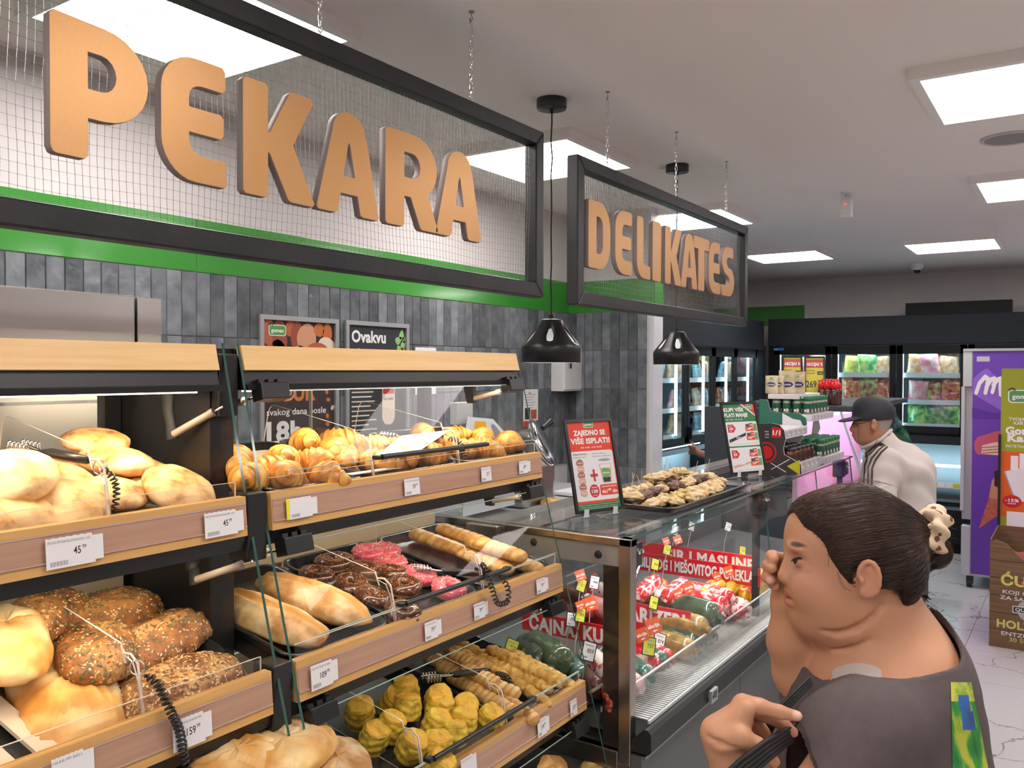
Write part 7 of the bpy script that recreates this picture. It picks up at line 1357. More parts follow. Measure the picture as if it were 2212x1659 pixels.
for i in range(4):
    o = bpy.data.objects.new('charcoal_bag', cb); COL.objects.link(o); o.location = (X + .10 + i * .14, .24 - .12 * (i % 2), .008); o.rotation_euler = (0, -.10, .1 * i); o.scale = (1, 1.1, 1.16 - .02 * i); o['label'] = ('front', 'second', 'third', 'rear')[i] + ' glossy red bag standing in the wood printed carton'; o['category'] = 'bag'; o['group'] = 'red bags in the carton'
# ---------------------------------------------------------------- people: signed distance bodies turned into one smooth mesh each
from mathutils.bvhtree import BVHTree
class SDF:
    def __init__(s, lo, hi, h):
        s.lo = np.array(lo, np.float32); s.h = h; s.n = np.ceil((np.array(hi) - s.lo) / h).astype(int) + 1
        s.G = np.full(tuple(s.n), 1.0, np.float32); s.ax = [s.lo[i] + h * np.arange(s.n[i], dtype=np.float32) for i in range(3)]
    def win(s, lo, hi):
        a = [max(0, int((lo[i] - s.lo[i]) / s.h)) for i in range(3)]; b = [min(s.n[i], int((hi[i] - s.lo[i]) / s.h) + 2) for i in range(3)]
        if any(b[i] <= a[i] for i in range(3)): return None, None
        sl = tuple(slice(a[i], b[i]) for i in range(3)); return sl, np.meshgrid(*[s.ax[i][sl[i]] for i in range(3)], indexing='ij', sparse=True)
    def comb(s, sl, d, k, op):
        g = s.G[sl]
        if op == 'add': h = np.clip(.5 + .5 * (g - d) / k, 0, 1); s.G[sl] = g + (d - g) * h - k * h * (1 - h)
        elif op == 'sub': h = np.clip(.5 - .5 * (g + d) / k, 0, 1); s.G[sl] = g + (-d - g) * h + k * h * (1 - h)
        else: s.G[sl] = np.maximum(g, d)
        return s
    def ell(s, c, r, k=.01, op='add', rot=None):
        c = np.array(c, np.float32); r = np.array(r, np.float32); m = float(max(r)) + k * 2 + .01
        sl, P = s.win(c - m, c + m)
        if sl is None: return s
        q = [P[i] - c[i] for i in range(3)]
        if rot is not None:
            M = np.array(Matrix.Rotation(math.radians(rot[1]), 3, rot[0]), np.float32).T; q = [M[i, 0] * q[0] + M[i, 1] * q[1] + M[i, 2] * q[2] for i in range(3)]
        k0 = np.sqrt(sum((q[i] / r[i]) ** 2 for i in range(3))); k1 = np.sqrt(sum((q[i] / r[i] ** 2) ** 2 for i in range(3))) + 1e-6
        return s.comb(sl, (k0 * (k0 - 1) / k1).astype(np.float32), k, op)
    def cone(s, a, b, ra, rb, k=.01, op='add'):
        a = np.array(a, np.float32); b = np.array(b, np.float32); m = max(ra, rb) + k * 2 + .01
        sl, P = s.win(np.minimum(a, b) - m, np.maximum(a, b) + m)
        if sl is None: return s
        ba = b - a; L = float(ba @ ba) + 1e-9; t = np.clip(sum((P[i] - a[i]) * ba[i] for i in range(3)) / L, 0, 1)
        d = np.sqrt(sum((P[i] - a[i] - t * ba[i]) ** 2 for i in range(3))) - (ra + (rb - ra) * t)
        return s.comb(sl, d.astype(np.float32), k, op)
    def chain(s, pts, rs, k=.006, op='add'):
        for i in range(len(pts) - 1): s.cone(pts[i], pts[i + 1], rs[i], rs[i + 1], k, op)
        return s
    def cut(s, fn):          # keep only fn(P) < 0
        P = np.meshgrid(*s.ax, indexing='ij', sparse=True); s.G = np.maximum(s.G, fn(P).astype(np.float32)); return s
    def mesh(s, smooth=2):
        G = s.G; S = G < 0; n = s.n
        c = [S[i:n[0] - 1 + i, j:n[1] - 1 + j, k:n[2] - 1 + k] for i in (0, 1) for j in (0, 1) for k in (0, 1)]
        al = np.logical_and.reduce(c); an = np.logical_or.reduce(c); act = an & ~al; idx = np.full(act.shape, -1, np.int32); ii = np.argwhere(act); idx[act] = np.arange(len(ii))
        acc = np.zeros((len(ii), 3), np.float32); cnt = np.zeros(len(ii), np.float32); cr = [(i, j, k) for i in (0, 1) for j in (0, 1) for k in (0, 1)]
        V = {q: G[ii[:, 0] + q[0], ii[:, 1] + q[1], ii[:, 2] + q[2]] for q in cr}
        for q in cr:
            for ax in range(3):
                if q[ax]: continue
                p = list(q); p[ax] = 1; p = tuple(p); a, b = V[q], V[p]; m = (a < 0) != (b < 0); t = a / (a - b + 1e-12); pos = np.tile(np.array(q, np.float32), (len(ii), 1)); pos[:, ax] += t
                acc[m] += pos[m]; cnt[m] += 1
        v = s.lo + s.h * (ii + acc / cnt[:, None]); F = []
        for ax in range(3):
            a, b = (ax + 1) % 3, (ax + 2) % 3; sl0 = [slice(1, -1)] * 3; sl1 = [slice(1, -1)] * 3; sl0[ax] = slice(0, -1); sl1[ax] = slice(1, None)
            A, B = S[tuple(sl0)], S[tuple(sl1)]
            for m, fl in ((A & ~B, False), (~A & B, True)):
                e = np.argwhere(m)
                if not len(e): continue
                e = e.copy(); e[:, a] += 1; e[:, b] += 1
                def g(da, db): f = e.copy(); f[:, a] -= da; f[:, b] -= db; return idx[f[:, 0], f[:, 1], f[:, 2]]
                q = np.stack([g(1, 1), g(0, 1), g(0, 0), g(1, 0)], 1); F.append(q[:, ::-1] if fl else q)
        F = np.concatenate(F); F = F[(F >= 0).all(1)]
        for _ in range(smooth):
            sm = np.zeros_like(v); ct = np.zeros(len(v))
            for i in range(4): j = (i + 1) % 4; np.add.at(sm, F[:, i], v[F[:, j]]); np.add.at(sm, F[:, j], v[F[:, i]]); np.add.at(ct, F[:, i], 1); np.add.at(ct, F[:, j], 1)
            v = v * .45 + .55 * sm / np.maximum(ct, 1)[:, None]
        return v, F
def camframe(d0):            # a rigid frame aligned with the view direction where the person stands: x right, y up, z away
    M = Matrix((R_, U_, F_)).transposed(); return lambda v: CAM + M @ Vector((v[0], v[1], v[2] + d0)), M
def body_mesh(name, v, F, d0, mt, org, colf=None):
    M = np.array(Matrix((R_, U_, F_)).transposed()); w = (np.array(v) + np.array([0, 0, d0])) @ M.T + np.array(CAM) - np.array(org)
    me = bpy.data.meshes.new(name); me.from_pydata(w.tolist(), [], F[:, ::-1].tolist()); me.materials.append(mt); me.polygons.foreach_set('use_smooth', [True] * len(F)); me.update()
    if colf is not None:
        a = me.color_attributes.new('col', 'FLOAT_COLOR', 'POINT'); c = np.ones((len(v), 4), np.float32); c[:, :3] = colf(np.array(v)); a.data.foreach_set('color', c.ravel())
    return me
def attr_mat(name, rough=.5, sss=.0, bump=.1, bscale=300, spec=.4):
    m, nt, b = new_mat(name); at = nt.nodes.new('ShaderNodeAttribute'); at.attribute_name = 'col'; nt.links.new(at.outputs['Color'], b.inputs['Base Color']); b.inputs['Roughness'].default_value = rough; b.inputs['Specular IOR Level'].default_value = spec
    if sss: b.inputs['Subsurface Weight'].default_value = sss; b.inputs['Subsurface Radius'].default_value = (.012, .005, .003); b.inputs['Subsurface Scale'].default_value = .6
    n = nt.nodes.new('ShaderNodeTexNoise'); n.inputs['Scale'].default_value = bscale; tc = nt.nodes.new('ShaderNodeTexCoord'); nt.links.new(tc.outputs['Object'], n.inputs['Vector']); bp = nt.nodes.new('ShaderNodeBump'); bp.inputs['Strength'].default_value = bump; bp.inputs['Distance'].default_value = .001; nt.links.new(n.outputs['Fac'], bp.inputs['Height']); nt.links.new(bp.outputs[0], b.inputs['Normal']); return m
SKIN = attr_mat('skin', .48, .25, .25, 260)
def blobcol(v, base, spots):
    c = np.tile(np.array(base, np.float32), (len(v), 1))
    for (p, r, col) in spots:
        r = np.array(r if isinstance(r, (tuple, list)) else (r, r, r)); d = (((v - np.array(p)) / r) ** 2).sum(1); w = np.clip(1.25 - d, 0, 1)[:, None]; w = w * w * (3 - 2 * w); c = c * (1 - w) + np.array(col) * w
    return c
# ---- the woman
D0 = 1.30
def L(px, py, z=0.0, d=D0): k = (d + z) / FPX; return ((px - 1106.0) * k, (829.5 - py) * k, z)
wp, _ = camframe(D0)
feet = wp(L(1900, 1250, 0)); feet.z = 0
wom = thing('person', 'woman in dark grey T-shirt rubbing her eye, hair tied with a beige scrunchie', 'person', feet)
lo = (L(1500, 1000, -.26)[0] - .02, -.74, -.27); hi = (L(2130, 1000, .2)[0], L(1800, 1030, 0)[1] + .02, .24)
B = SDF(lo, hi, .0024)
B.ell(L(1842, 1180, .002), (.085, .088, .074), .01)                       # skull
B.ell(L(1776, 1262, 0), (.055, .068, .056), .03)                          # face
B.ell(L(1800, 1300, -.022), (.052, .044, .040), .02)                      # near cheek and jaw
B.ell(L(1800, 1300, .022), (.052, .044, .040), .02)
B.ell(L(1748, 1262, -.030), (.028, .030, .022), .02); B.ell(L(1748, 1262, .030), (.028, .030, .022), .02)
B.ell(L(1741, 1322, 0), (.022, .024, .026), .018)                         # chin
B.ell(L(1790, 1345, -.004), (.045, .028, .045), .025)                     # soft under chin
B.ell(L(1740, 1160, 0), (.026, .045, .052), .03)                          # forehead
B.ell(L(1720, 1182, -.024), (.010, .006, .020), .010); B.ell(L(1720, 1182, .024), (.010, .006, .020), .010)   # brow ridge
B.ell(L(1714, 1216, -.031), (.010, .011, .015), .010, 'sub'); B.ell(L(1712, 1216, .031), (.012, .012, .016), .012, 'sub')
B.chain([L(1718, 1196, 0), L(1707, 1222, -.001), L(1697, 1243, -.002)], [.0080, .0095, .0122], .010)     # nose
B.ell(L(1708, 1251, -.014), (.011, .0085, .008), .005); B.ell(L(1706, 1251, .010), (.009, .0075, .007), .006)
B.ell(L(1704, 1259, -.009), (.005, .003, .003), .003, 'sub')
B.ell(L(1711, 1280, -.003), (.0115, .0072, .023), .005); B.ell(L(1711, 1298, -.003), (.0120, .0082, .021), .005)      # lips
B.ell(L(1704, 1289, -.004), (.008, .0014, .022), .003, 'sub'); B.ell(L(1727, 1289, -.026), (.004, .004, .004), .006, 'sub')
B.ell(L(1722, 1312, 0), (.008, .006, .018), .008, 'sub')
B.ell(L(1730, 1213, -.030), (.011, .0085, .012), .004)                    # eyeball under the lids
for t_ in range(10):                                                       # near ear: rim, bowl, lobe
    a = math.radians(-100 + t_ * 27); a2 = math.radians(-100 + (t_ + 1) * 27)
    q = lambda a: (L(1876, 1250, -.080)[0] + .0145 * math.cos(a) * (1 if a < 2 else .9), L(1876, 1250, -.080)[1] + .025 * math.sin(a), -.080 - .004 * math.cos(a))
    B.cone(q(a), q(a2), .0038, .0038, .002)
B.ell(L(1876, 1254, -.072), (.015, .025, .012), .006); B.ell(L(1872, 1250, -.087), (.0085, .0145, .0095), .003, 'sub'); B.ell(L(1868, 1279, -.078), (.008, .009, .005), .005)
B.ell(L(1862, 1255, -.080), (.004, .006, .004), .003)
B.cone(L(1845, 1330, .0), L(1880, 1440, .0), .060, .072, .03)              # neck
B.cone(L(1900, 1270, .0), L(1935, 1420, .0), .050, .075, .03)
B.ell(L(1905, 1480, 0), (.085, .060, .13), .04)                            # shoulders
B.ell(L(1958, 1440, .0), (.058, .075, .12), .04)
B.ell(L(1890, 1600, 0), (.120, .15, .160), .04); B.ell(L(1885, 1780, 0), (.13, .16, .17), .05)
B.ell(L(1880, 1590, -.150), (.055, .060, .035), .04)                       # near shoulder cap
# near arm: shoulder, elbow below the frame, forearm up to the hand on the bag strap
el = L(1700, 1830, -.19); sh = L(1880, 1600, -.150); wr = L(1572, 1625, -.21)
B.cone(sh, el, .052, .042, .03); B.cone(el, L(1600, 1690, -.215), .040, .034, .02); B.cone(L(1600, 1690, -.215), wr, .034, .0250, .015)
kn = L(1612, 1540, -.215)
B.cone(wr, L(1548, 1585, -.213), .024, .020, .012); B.cone(L(1556, 1590, -.205), L(1600, 1530, -.205), .020, .013, .012); B.cone(L(1566, 1585, -.22), L(1612, 1530, -.222), .017, .012, .012); B.cone(L(1545, 1575, -.195), L(1592, 1535, -.185), .016, .012, .012)
B.cone(L(1570, 1592, -.215), L(1600, 1560, -.215), .020, .014, .012)
B.chain([L(1604, 1519, -.205), L(1642, 1526, -.213), L(1684, 1538, -.212), L(1722, 1547, -.208)], [.0125, .0098, .0086, .0070], .005)     # index
B.chain([L(1608, 1528, -.192), L(1650, 1543, -.192), L(1690, 1562, -.186), L(1714, 1582, -.180)], [.0115, .0095, .0085, .0068], .005)     # middle
B.chain([L(1603, 1536, -.178), L(1630, 1556, -.172), L(1648, 1580, -.164), L(1668, 1606, -.158)], [.0110, .0090, .0080, .0065], .005)     # ring
B.chain([L(1596, 1543, -.166), L(1616, 1566, -.156), L(1634, 1590, -.150), L(1650, 1612, -.146)], [.0095, .0078, .0070, .0058], .004)     # little
B.chain([L(1562, 1600, -.228), L(1598, 1590, -.236), L(1636, 1612, -.232), L(1672, 1645, -.215)], [.0145, .0125, .0105, .0080], .007)     # thumb
# far arm raised to the eye
B.cone(L(1800, 1500, .15), L(1728, 1455, .075), .045, .040, .03); B.cone(L(1727, 1450, .072), L(1712, 1385, .064), .038, .037, .02); B.cone(L(1712, 1385, .064), L(1702, 1300, .058), .036, .025, .02)
B.cone(L(1702, 1300, .058), L(1706, 1250, .052), .025, .024, .012); B.ell(L(1700, 1255, .050), (.026, .030, .015), .01)
B.chain([L(1712, 1222, .052), L(1690, 1208, .046), L(1668, 1202, .030), L(1672, 1208, .016)], [.0115, .0105, .0098, .0080], .004)
B.chain([L(1708, 1236, .050), L(1682, 1224, .044), L(1660, 1222, .030), L(1668, 1228, .014)], [.0115, .0105, .0096, .0080], .004)
B.chain([L(1706, 1256, .048), L(1680, 1246, .042), L(1657, 1246, .030), L(1666, 1254, .014)], [.0110, .0100, .0090, .0075], .004)
B.chain([L(1706, 1272, .046), L(1688, 1262, .040), L(1670, 1262, .030), L(1676, 1268, .020)], [.0095, .0085, .0078, .0068], .004)
B.chain([L(1712, 1255, .040), L(1710, 1225, .034), L(1707, 1200, .026)], [.0110, .0092, .0072], .006)       # thumb tip at the eye
def surf(px, py, zs=None):
    for zi in range(B.n[2]):
        z = B.ax[2][zi]; x, y, _z = L(px, py, z); i = int((x - B.lo[0]) / B.h); j = int((y - B.lo[1]) / B.h)
        if B.G[i, j, zi] < 0: return (x, y, float(z))
    return L(px, py, 0)
B.chain([surf(*q) for q in ((1775, 1362), (1812, 1368), (1850, 1356), (1884, 1334), (1905, 1308))], [.001, .003, .0035, .0028, .001], .008, 'sub')
B.chain([surf(*q) for q in ((1800, 1402), (1838, 1400), (1880, 1382))], [.001, .0022, .001], .008, 'sub')
B.chain([surf(*q) for q in ((1528, 1590), (1556, 1606), (1588, 1614))], [.001, .0026, .001], .006, 'sub')
v, F = B.mesh(2)
BS = (0.56, 0.285, 0.165)
spots = [(L(1708, 1281, -.006), (.015, .0062, .024), (.50, .17, .13)), (L(1708, 1298, -.006), (.015, .0080, .022), (.55, .20, .15)), (L(1706, 1289, -.006), (.012, .0012, .022), (.16, .05, .04)),
         (L(1697, 1243, 0), (.014, .014, .016), (.60, .27, .17)), (L(1760, 1262, -.05), (.035, .028, .03), (.58, .28, .18)), (L(1735, 1230, -.034), (.018, .006, .02), (.46, .23, .15)), (L(1728, 1203, -.034), (.015, .005, .02), (.42, .20, .13)),
         (L(1875, 1256, -.085), (.02, .03, .02), (.56, .26, .16)), (L(1722, 1544, -.214), (.008, .006, .010), (.78, .50, .42)), (L(1712, 1584, -.186), (.007, .007, .008), (.60, .26, .2)), (L(1668, 1208, .016), (.008, .006, .006), (.66, .36, .27)), (L(1663, 1254, .012), (.007, .007, .006), (.72, .42, .36)), (L(1750, 1218, -.045), (.0022, .0018, .006), (.12, .05, .03)), (L(1722, 1176, -.034), (.022, .0042, .016), (.07, .035, .022)), (L(1709, 1173, .01), (.006, .004, .02), (.16, .08, .05))]
part('body', body_mesh('body', v, F, D0, SKIN, feet, lambda q: blobcol(q, BS, spots)), SKIN, wom)
# eye
def frame_obj(name, mb, mt, par, org, d0, kind=None, label=None):
    fn, _ = camframe(d0); mb.v = [tuple(fn(q) - org) for q in mb.v]; return part(name, mb, mt, par, kind=kind, label=label)
def ball(mb, c, r, mt, nu=16, nv=10, sc=(1, 1, 1)): mb.grid(lambda u, w: Vector(c) + Vector((r * sc[0] * math.cos(2 * PI * u) * math.sin(PI * w), r * sc[1] * math.cos(PI * w), r * sc[2] * math.sin(2 * PI * u) * math.sin(PI * w))), nu, nv, mt, wrapu=True)
EYW = mat('eye_white', (0.55, 0.50, 0.46), .2); IRI = mat('dark_iris', (0.025, 0.014, 0.01), .1, coat=.8); LSH = mat('lash', (0.012, 0.008, 0.006), .6)
c0 = Vector(surf(1724, 1212)) + Vector((0, 0, -.0016)); m = MB()
m.poly((Vector((c0.x, c0.y, c0.z)), Vector((1, 0, -.25)).normalized(), Vector((0, 1, 0))), [(-.0105, .000), (-.007, .0042), (-.001, .0056), (.006, .0040), (.0125, -.001), (.005, -.0034), (-.003, -.0044), (-.008, -.0028)], EYW, 0)
ball(m, c0 + Vector((-.0035, .0004, .0022)), .0050, IRI, sc=(.85, 1, .62)); frame_obj('eye', m, EYW, wom, feet, D0)
m = MB(); m.tube([c0 + Vector(q) for q in ((-.0115, -.0005, -.0005), (-.0075, .0040, -.002), (-.001, .0060, -.003), (.006, .0044, -.003), (.0130, -.001, -.001))], [.0006, .0013, .0016, .0013, .0005], 5)
for i in range(9): a = c0 + Vector((-.010 + i * .0022, .003 + .0022 * math.sin(i / 8 * PI), -.0025)); m.tube([a, a + Vector((-.0022, .0010, -.002)), a + Vector((-.0046, .0030, -.003))], [.0003, .0002, .0001], 3)
frame_obj('eyelashes', m, LSH, wom, feet, D0)
# hair: combed cap plus strands running to the scrunchie
HC = attr_mat('dark_hair', .6, 0, .1, 60, .3); HR = mat('hair_strands', (0.010, 0.006, 0.005), .42, c2=(0.060, 0.026, 0.014), scale=9, rnd=0)
Hh = SDF((L(1680, 1000)[0], L(1800, 1350)[1], -.11), (L(2080, 1000)[0], L(1800, 1030)[1] + .01, .11), .0024)
sk_c = L(1847, 1176, .002); Hh.ell(sk_c, (.093, .093, .083), .01); Hh.ell(L(1905, 1215, .0), (.060, .075, .078), .02); Hh.ell(L(1770, 1125, 0), (.045, .040, .062), .02)
fx = lambda a, b: L(a, b)[:2]
def hairline(P):
    x, y, z = P; x0, y0 = fx(1718, 1120); xa, ya = fx(1812, 1245); xb, yb = fx(1900, 1235); xc, yc = fx(1925, 1330)
    n1 = np.array([ya - y0, -(xa - x0)]); n1 = n1 / np.hypot(*n1); d1 = (x - x0) * n1[0] + (y - y0) * n1[1] + 0 * z        # front edge, falling from forehead to ear
    if True: d1 = np.where(abs(z) > .0, d1 + .25 * np.maximum(0, .045 - abs(z)) - .006 + .10 * np.maximum(0, .02 - abs(y - fx(1770, 1185)[1])) * 1.0, d1)
    n2 = np.array([yc - yb, -(xc - xb)]); n2 = n2 / np.hypot(*n2); d2 = (x - xb) * n2[0] + (y - yb) * n2[1] + 0 * z
    lowy = (fx(0, 1248)[1] - y) + 0 * z + 0 * x
    return np.maximum(d1, np.minimum(d2, lowy))
Hh.cut(hairline)
Hh.cut(lambda P: (fx(0, 1322)[1] - P[1]) + .15 * (P[0] * 0) + 0 * P[2])
sc_c = Vector(L(2000, 1150, .0)); Hh.cone(L(1950, 1150, 0), L(1985, 1155, 0), .040, .022, .02); Hh.ell(L(2018, 1192, -.004), (.024, .024, .024), .01); Hh.ell(L(2008, 1172, .0), (.020, .028, .022), .01)
ea = L(1874, 1258, -.082); Hh.ell(ea, (.022, .034, .022), .004, 'sub'); Hh.ell(L(1835, 1215, -.07), (.02, .03, .02), .01, 'sub') if False else None
v, F = Hh.mesh(2); hb = BVHTree.FromPolygons([tuple(q) for q in v], [tuple(int(i) for i in f) for f in F])
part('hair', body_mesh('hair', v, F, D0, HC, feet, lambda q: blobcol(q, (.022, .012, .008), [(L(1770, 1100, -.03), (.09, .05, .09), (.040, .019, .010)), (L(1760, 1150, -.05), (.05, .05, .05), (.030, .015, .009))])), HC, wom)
m = MB(); rg = random.Random(4); tgt = Vector(L(1978, 1150, 0)) - Vector(sk_c)
for i in range(2400):
    k = rg.random()
    if k < .62: a = rg.random() ** 1.2; z = rg.uniform(-.080, .06); p = Vector(L(1716 + a * 92, 1098 + a * 140, 0)) + Vector((0, .02 * (1 - a) * (abs(z) < .03), 0)); p.z = z
    elif k < .85: a = rg.random(); p = Vector(L(1900 + a * 40, 1240 + a * 78, 0)); p.z = rg.uniform(-.078, .05)
    else: p = Vector(L(rg.uniform(1730, 1880), 1060, 0)); p.z = rg.uniform(-.07, .04)
    d0 = (p - Vector(sk_c)); e = Vector((d0.x / .094, d0.y / .094, d0.z / .084)).normalized(); t_ = Vector((tgt.x / .094, tgt.y / .094, rg.uniform(-.2, .1))).normalized(); pts = []; off = rg.uniform(-.0005, .0022); wv = rg.uniform(-.03, .03)
    for s in range(9):
        u_ = s / 8; q = e.slerp(t_, u_ * .97) if e.angle(t_) > .05 else t_; q = (q + Vector((0, wv * math.sin(u_ * PI), 0))).normalized(); f_ = 1.0 + (off + .0005 * math.sin(s * 2 + i)) / .09; b_ = .0 
        P_ = Vector(sk_c) + Vector((q.x * .0940, q.y * .0940, q.z * .0845)); dd = (P_ - Vector(sk_c)).normalized(); r_ = hb.ray_cast(Vector(sk_c) + dd * .2, -dd); P_ = (r_[0] + dd * max(.0002, off * .7 + .0004)) if r_[0] is not None and (r_[0] - P_).length < .03 else None; pts.append(P_)
    pts = [q for q in pts if q is not None]
    if len(pts) > 4: m.tube(pts, [.00025] + [.00055] * (len(pts) - 2) + [.0003], 3, caps=False)
for i in range(150):
    a = rg.uniform(0, 6.3); b_ = rg.uniform(.5, 1); p = Vector(L(2018, 1192, -.004)); pts = [p + Vector((.026 * math.cos(a + s * .35) * b_, .026 * math.sin(a + s * .35) * b_, -.020 * math.sqrt(max(0, 1 - b_ * b_)) - .003)) for s in range(5)]; m.tube(pts, .0005, 3, caps=False)
for i in range(46):
    p = Vector(L(rg.uniform(1985, 2035), rg.uniform(1120, 1200), rg.uniform(-.02, .02))); d_ = Vector((rg.uniform(.2, 1), rg.uniform(-.3, .8), rg.uniform(-.5, .5))).normalized(); m.tube([p, p + d_ * .014, p + d_ * .026 + Vector((0, -.004, 0))], [.0003, .0002, .0001], 3, caps=False)
for i in range(60):
    p = Vector(L(rg.uniform(1712, 1900), 0, 0)); a = (p.x - sk_c[0]) / .095; p.y = sk_c[1] + .094 * math.sqrt(max(0, 1 - a * a)); p.z = rg.uniform(-.03, .03); m.tube([p, p + Vector((.014, .005, 0)), p + Vector((.03, .004 - .01 * a, 0))], [.0002, .0002, .0001], 3, caps=False)
for (pa, pb, pc) in ((L(1812, 1240, -.078), L(1818, 1268, -.080), L(1838, 1277, -.078)), (L(1808, 1235, -.076), L(1812, 1262, -.078), L(1826, 1275, -.078)), (L(1800, 1180, -.08), L(1785, 1200, -.078), L(1790, 1225, -.074))): m.tube(bez(pa, pb, pc, 6), .0004, 3, caps=False)
frame_obj('hair_strands', m, HR, wom, feet, D0, kind='stuff')
SCR = mat('scrunchie_beige', (0.66, 0.50, 0.34), .7, c2=[(0.66, 0.50, 0.34), (0.20, 0.06, 0.04)], scale=70, lo=.58, hi=.61, detail=1, bump=.2, bscale=80)
def scr(u, w):
    a = 2 * PI * u; b_ = 2 * PI * w; r = .0125 * (1 + .30 * math.sin(a * 9 + 1.5 * math.sin(b_)) + .22 * math.sin(b_ * 3 + a * 4)); c = Vector(L(2004, 1155, 0)) + Vector((.010 * math.cos(a), .030 * math.cos(a), .026 * math.sin(a)))
    n = Vector((.2 * math.cos(a), math.cos(a), math.sin(a))).normalized(); return c + n * math.cos(b_) * r + Vector((1, -.15, 0)) * math.sin(b_) * r * 1.25
m = MB(); m.grid(scr, 110, 22, wrapu=True, wrapv=True); frame_obj('scrunchie', m, SCR, wom, feet, D0, label='beige patterned scrunchie')
# T-shirt
T = SDF((L(1660, 1000)[0], -.95, -.27), (L(2180, 1000)[0], L(1800, 1290)[1], .24), .0034)
o_ = .010
T.ell(L(1905, 1487, 0), (.090 + o_, .060 + o_, .135 + o_), .04); T.ell(L(1962, 1450, .0), (.058 + o_, .078 + o_, .125 + o_), .04); T.ell(L(1905, 1600, 0), (.122 + o_, .16, .172), .04); T.ell(L(1900, 1800, 0), (.145, .22, .185), .05); T.ell(L(1790, 1660, -.13), (.055, .10, .06), .04); T.ell(L(1830, 1560, -.0), (.06, .09, .13), .04)
T.cone(L(1880, 1580, -.140), L(1810, 1760, -.175), .062, .078, .05); T.cone(L(1815, 1475, .145), L(1792, 1462, .13), .052, .046, .03); T.ell(L(1958, 1660, -.0), (.080, .16, .17), .04)
def samp(src, dst):
    ix = [np.clip((dst.ax[i] - src.lo[i]) / src.h, 0, src.n[i] - 1.001) for i in range(3)]; i0 = [a.astype(int) for a in ix]; fr = [a - b for a, b in zip(ix, i0)]; out = 0
    for a in (0, 1):
        for b in (0, 1):
            for c in (0, 1): out = out + src.G[np.ix_(i0[0] + a, i0[1] + b, i0[2] + c)] * (fr[0] if a else 1 - fr[0])[:, None, None] * (fr[1] if b else 1 - fr[1])[None, :, None] * (fr[2] if c else 1 - fr[2])[None, None, :]
    return out
mk = SDF((0, 0, 0), (.01, .01, .01), T.h); mk.lo = T.lo; mk.n = T.n; mk.ax = T.ax; mk.G = np.full(T.G.shape, 1.0, np.float32)
mk.ell(L(1925, 1640, 0), (.158, .20, .24), .01); mk.ell(L(1860, 1600, -.15), (.09, .12, .08), .03); mk.cone(L(1880, 1560, -.15), L(1775, 1790, -.18), .085, .10, .03); mk.ell(L(1960, 1440, 0), (.10, .12, .2), .03); mk.cone(L(1815, 1475, .145), L(1795, 1465, .13), .055, .05, .03)
bs = np.maximum(samp(B, T) - .011, mk.G); g = T.G; k_ = .02; h_ = np.clip(.5 + .5 * (g - bs) / k_, 0, 1); T.G = (g + (bs - g) * h_ - k_ * h_ * (1 - h_)).astype(np.float32)
nk = SDF((0, 0, 0), (.01, .01, .01), T.h); nk.lo = T.lo; nk.n = T.n; nk.ax = T.ax; nk.G = np.full(T.G.shape, 1.0, np.float32); nk.ell(L(1893, 1352, -.02), (.103, .058, .170), .01, rot=('Z', 6)); nk.ell(L(1800, 1425, .0), (.055, .030, .09), .03); nk.ell(L(1850, 1400, -.10), (.07, .026, .09), .03); nk.ell(L(1980, 1372, -.02), (.040, .048, .10), .03)
P = np.meshgrid(*T.ax, indexing='ij', sparse=True)
fold = .0022 * np.sin(60 * (P[0] * .6 + P[1] * .8) + 9 * np.sin(P[1] * 14 + P[2] * 9)) * np.clip((L(0, 1440)[1] - P[1]) * 12, 0, 1) + .0028 * np.sin(38 * (P[0] * .9 - P[1] * .45) + 6 * np.sin(P[2] * 16)) * np.clip((L(0, 1470)[1] - P[1]) * 9, 0, 1)
T.G = (T.G + fold).astype(np.float32)
inner = T.G + .0075; T.G = np.maximum(np.maximum(T.G, -inner), -nk.G)
# rolled neck edge
rim = np.maximum(abs(inner - .0040) - .0042, abs(nk.G) - .0034); T.G = np.minimum(T.G, rim.astype(np.float32))
v, F = T.mesh(2)
TSM = mat('grey_tshirt', (0.088, 0.070, 0.070), .85, c2=(0.100, 0.080, 0.080), scale=60, bump=.12, bscale=900)
tshirt = body_mesh('tshirt', v, F, D0, TSM, feet); part('tshirt', tshirt, TSM, wom)
def bvh_of(v, F): return BVHTree.FromPolygons([tuple(q) for q in v], [tuple(int(i) for i in f) for f in F])
bt = bvh_of(v, F)
def hit(bv, px, py, d0):
    x, y, z = L(px, py, 0, d0); o = Vector((0, 0, -d0)); r = bv.ray_cast(o, (Vector((x, y, 0)) - o).normalized()); return r[0], r[1]
# colourful print wrapping the back of the shirt
m = MB(); gr = [[None] * 14 for _ in range(34)]
for i in range(34):
    for j in range(14):
        y = 1474 + i * (1700 - 1474) / 33; xr = 2096 + (y - 1474) * .20; xl = 2053 + (y - 1474) * .02; h_, n_ = hit(bt, xl + (xr - xl) * j / 13, y, D0)
        if h_ is not None: gr[i][j] = h_ + n_ * (.0012 if n_.z < 0 else -.0012)
GP_ = [mat('print_leafgreen', (0.015, 0.13, 0.03), .6, c2=[(0.02, 0.22, 0.04), (0.05, 0.30, 0.03), (0.45, 0.48, 0.05)], scale=5, stretch=(9, 9, 2.4), lo=.38, hi=.60, detail=3), mat('print_blue', (0.03, 0.13, 0.38), .6, c2=(0.02, 0.06, 0.16), scale=30, lo=.5, hi=.7), mat('print_lime', (0.10, 0.30, 0.04), .6, c2=(0.55, 0.55, 0.06), scale=9, stretch=(6, 6, 3), lo=.36, hi=.5)]
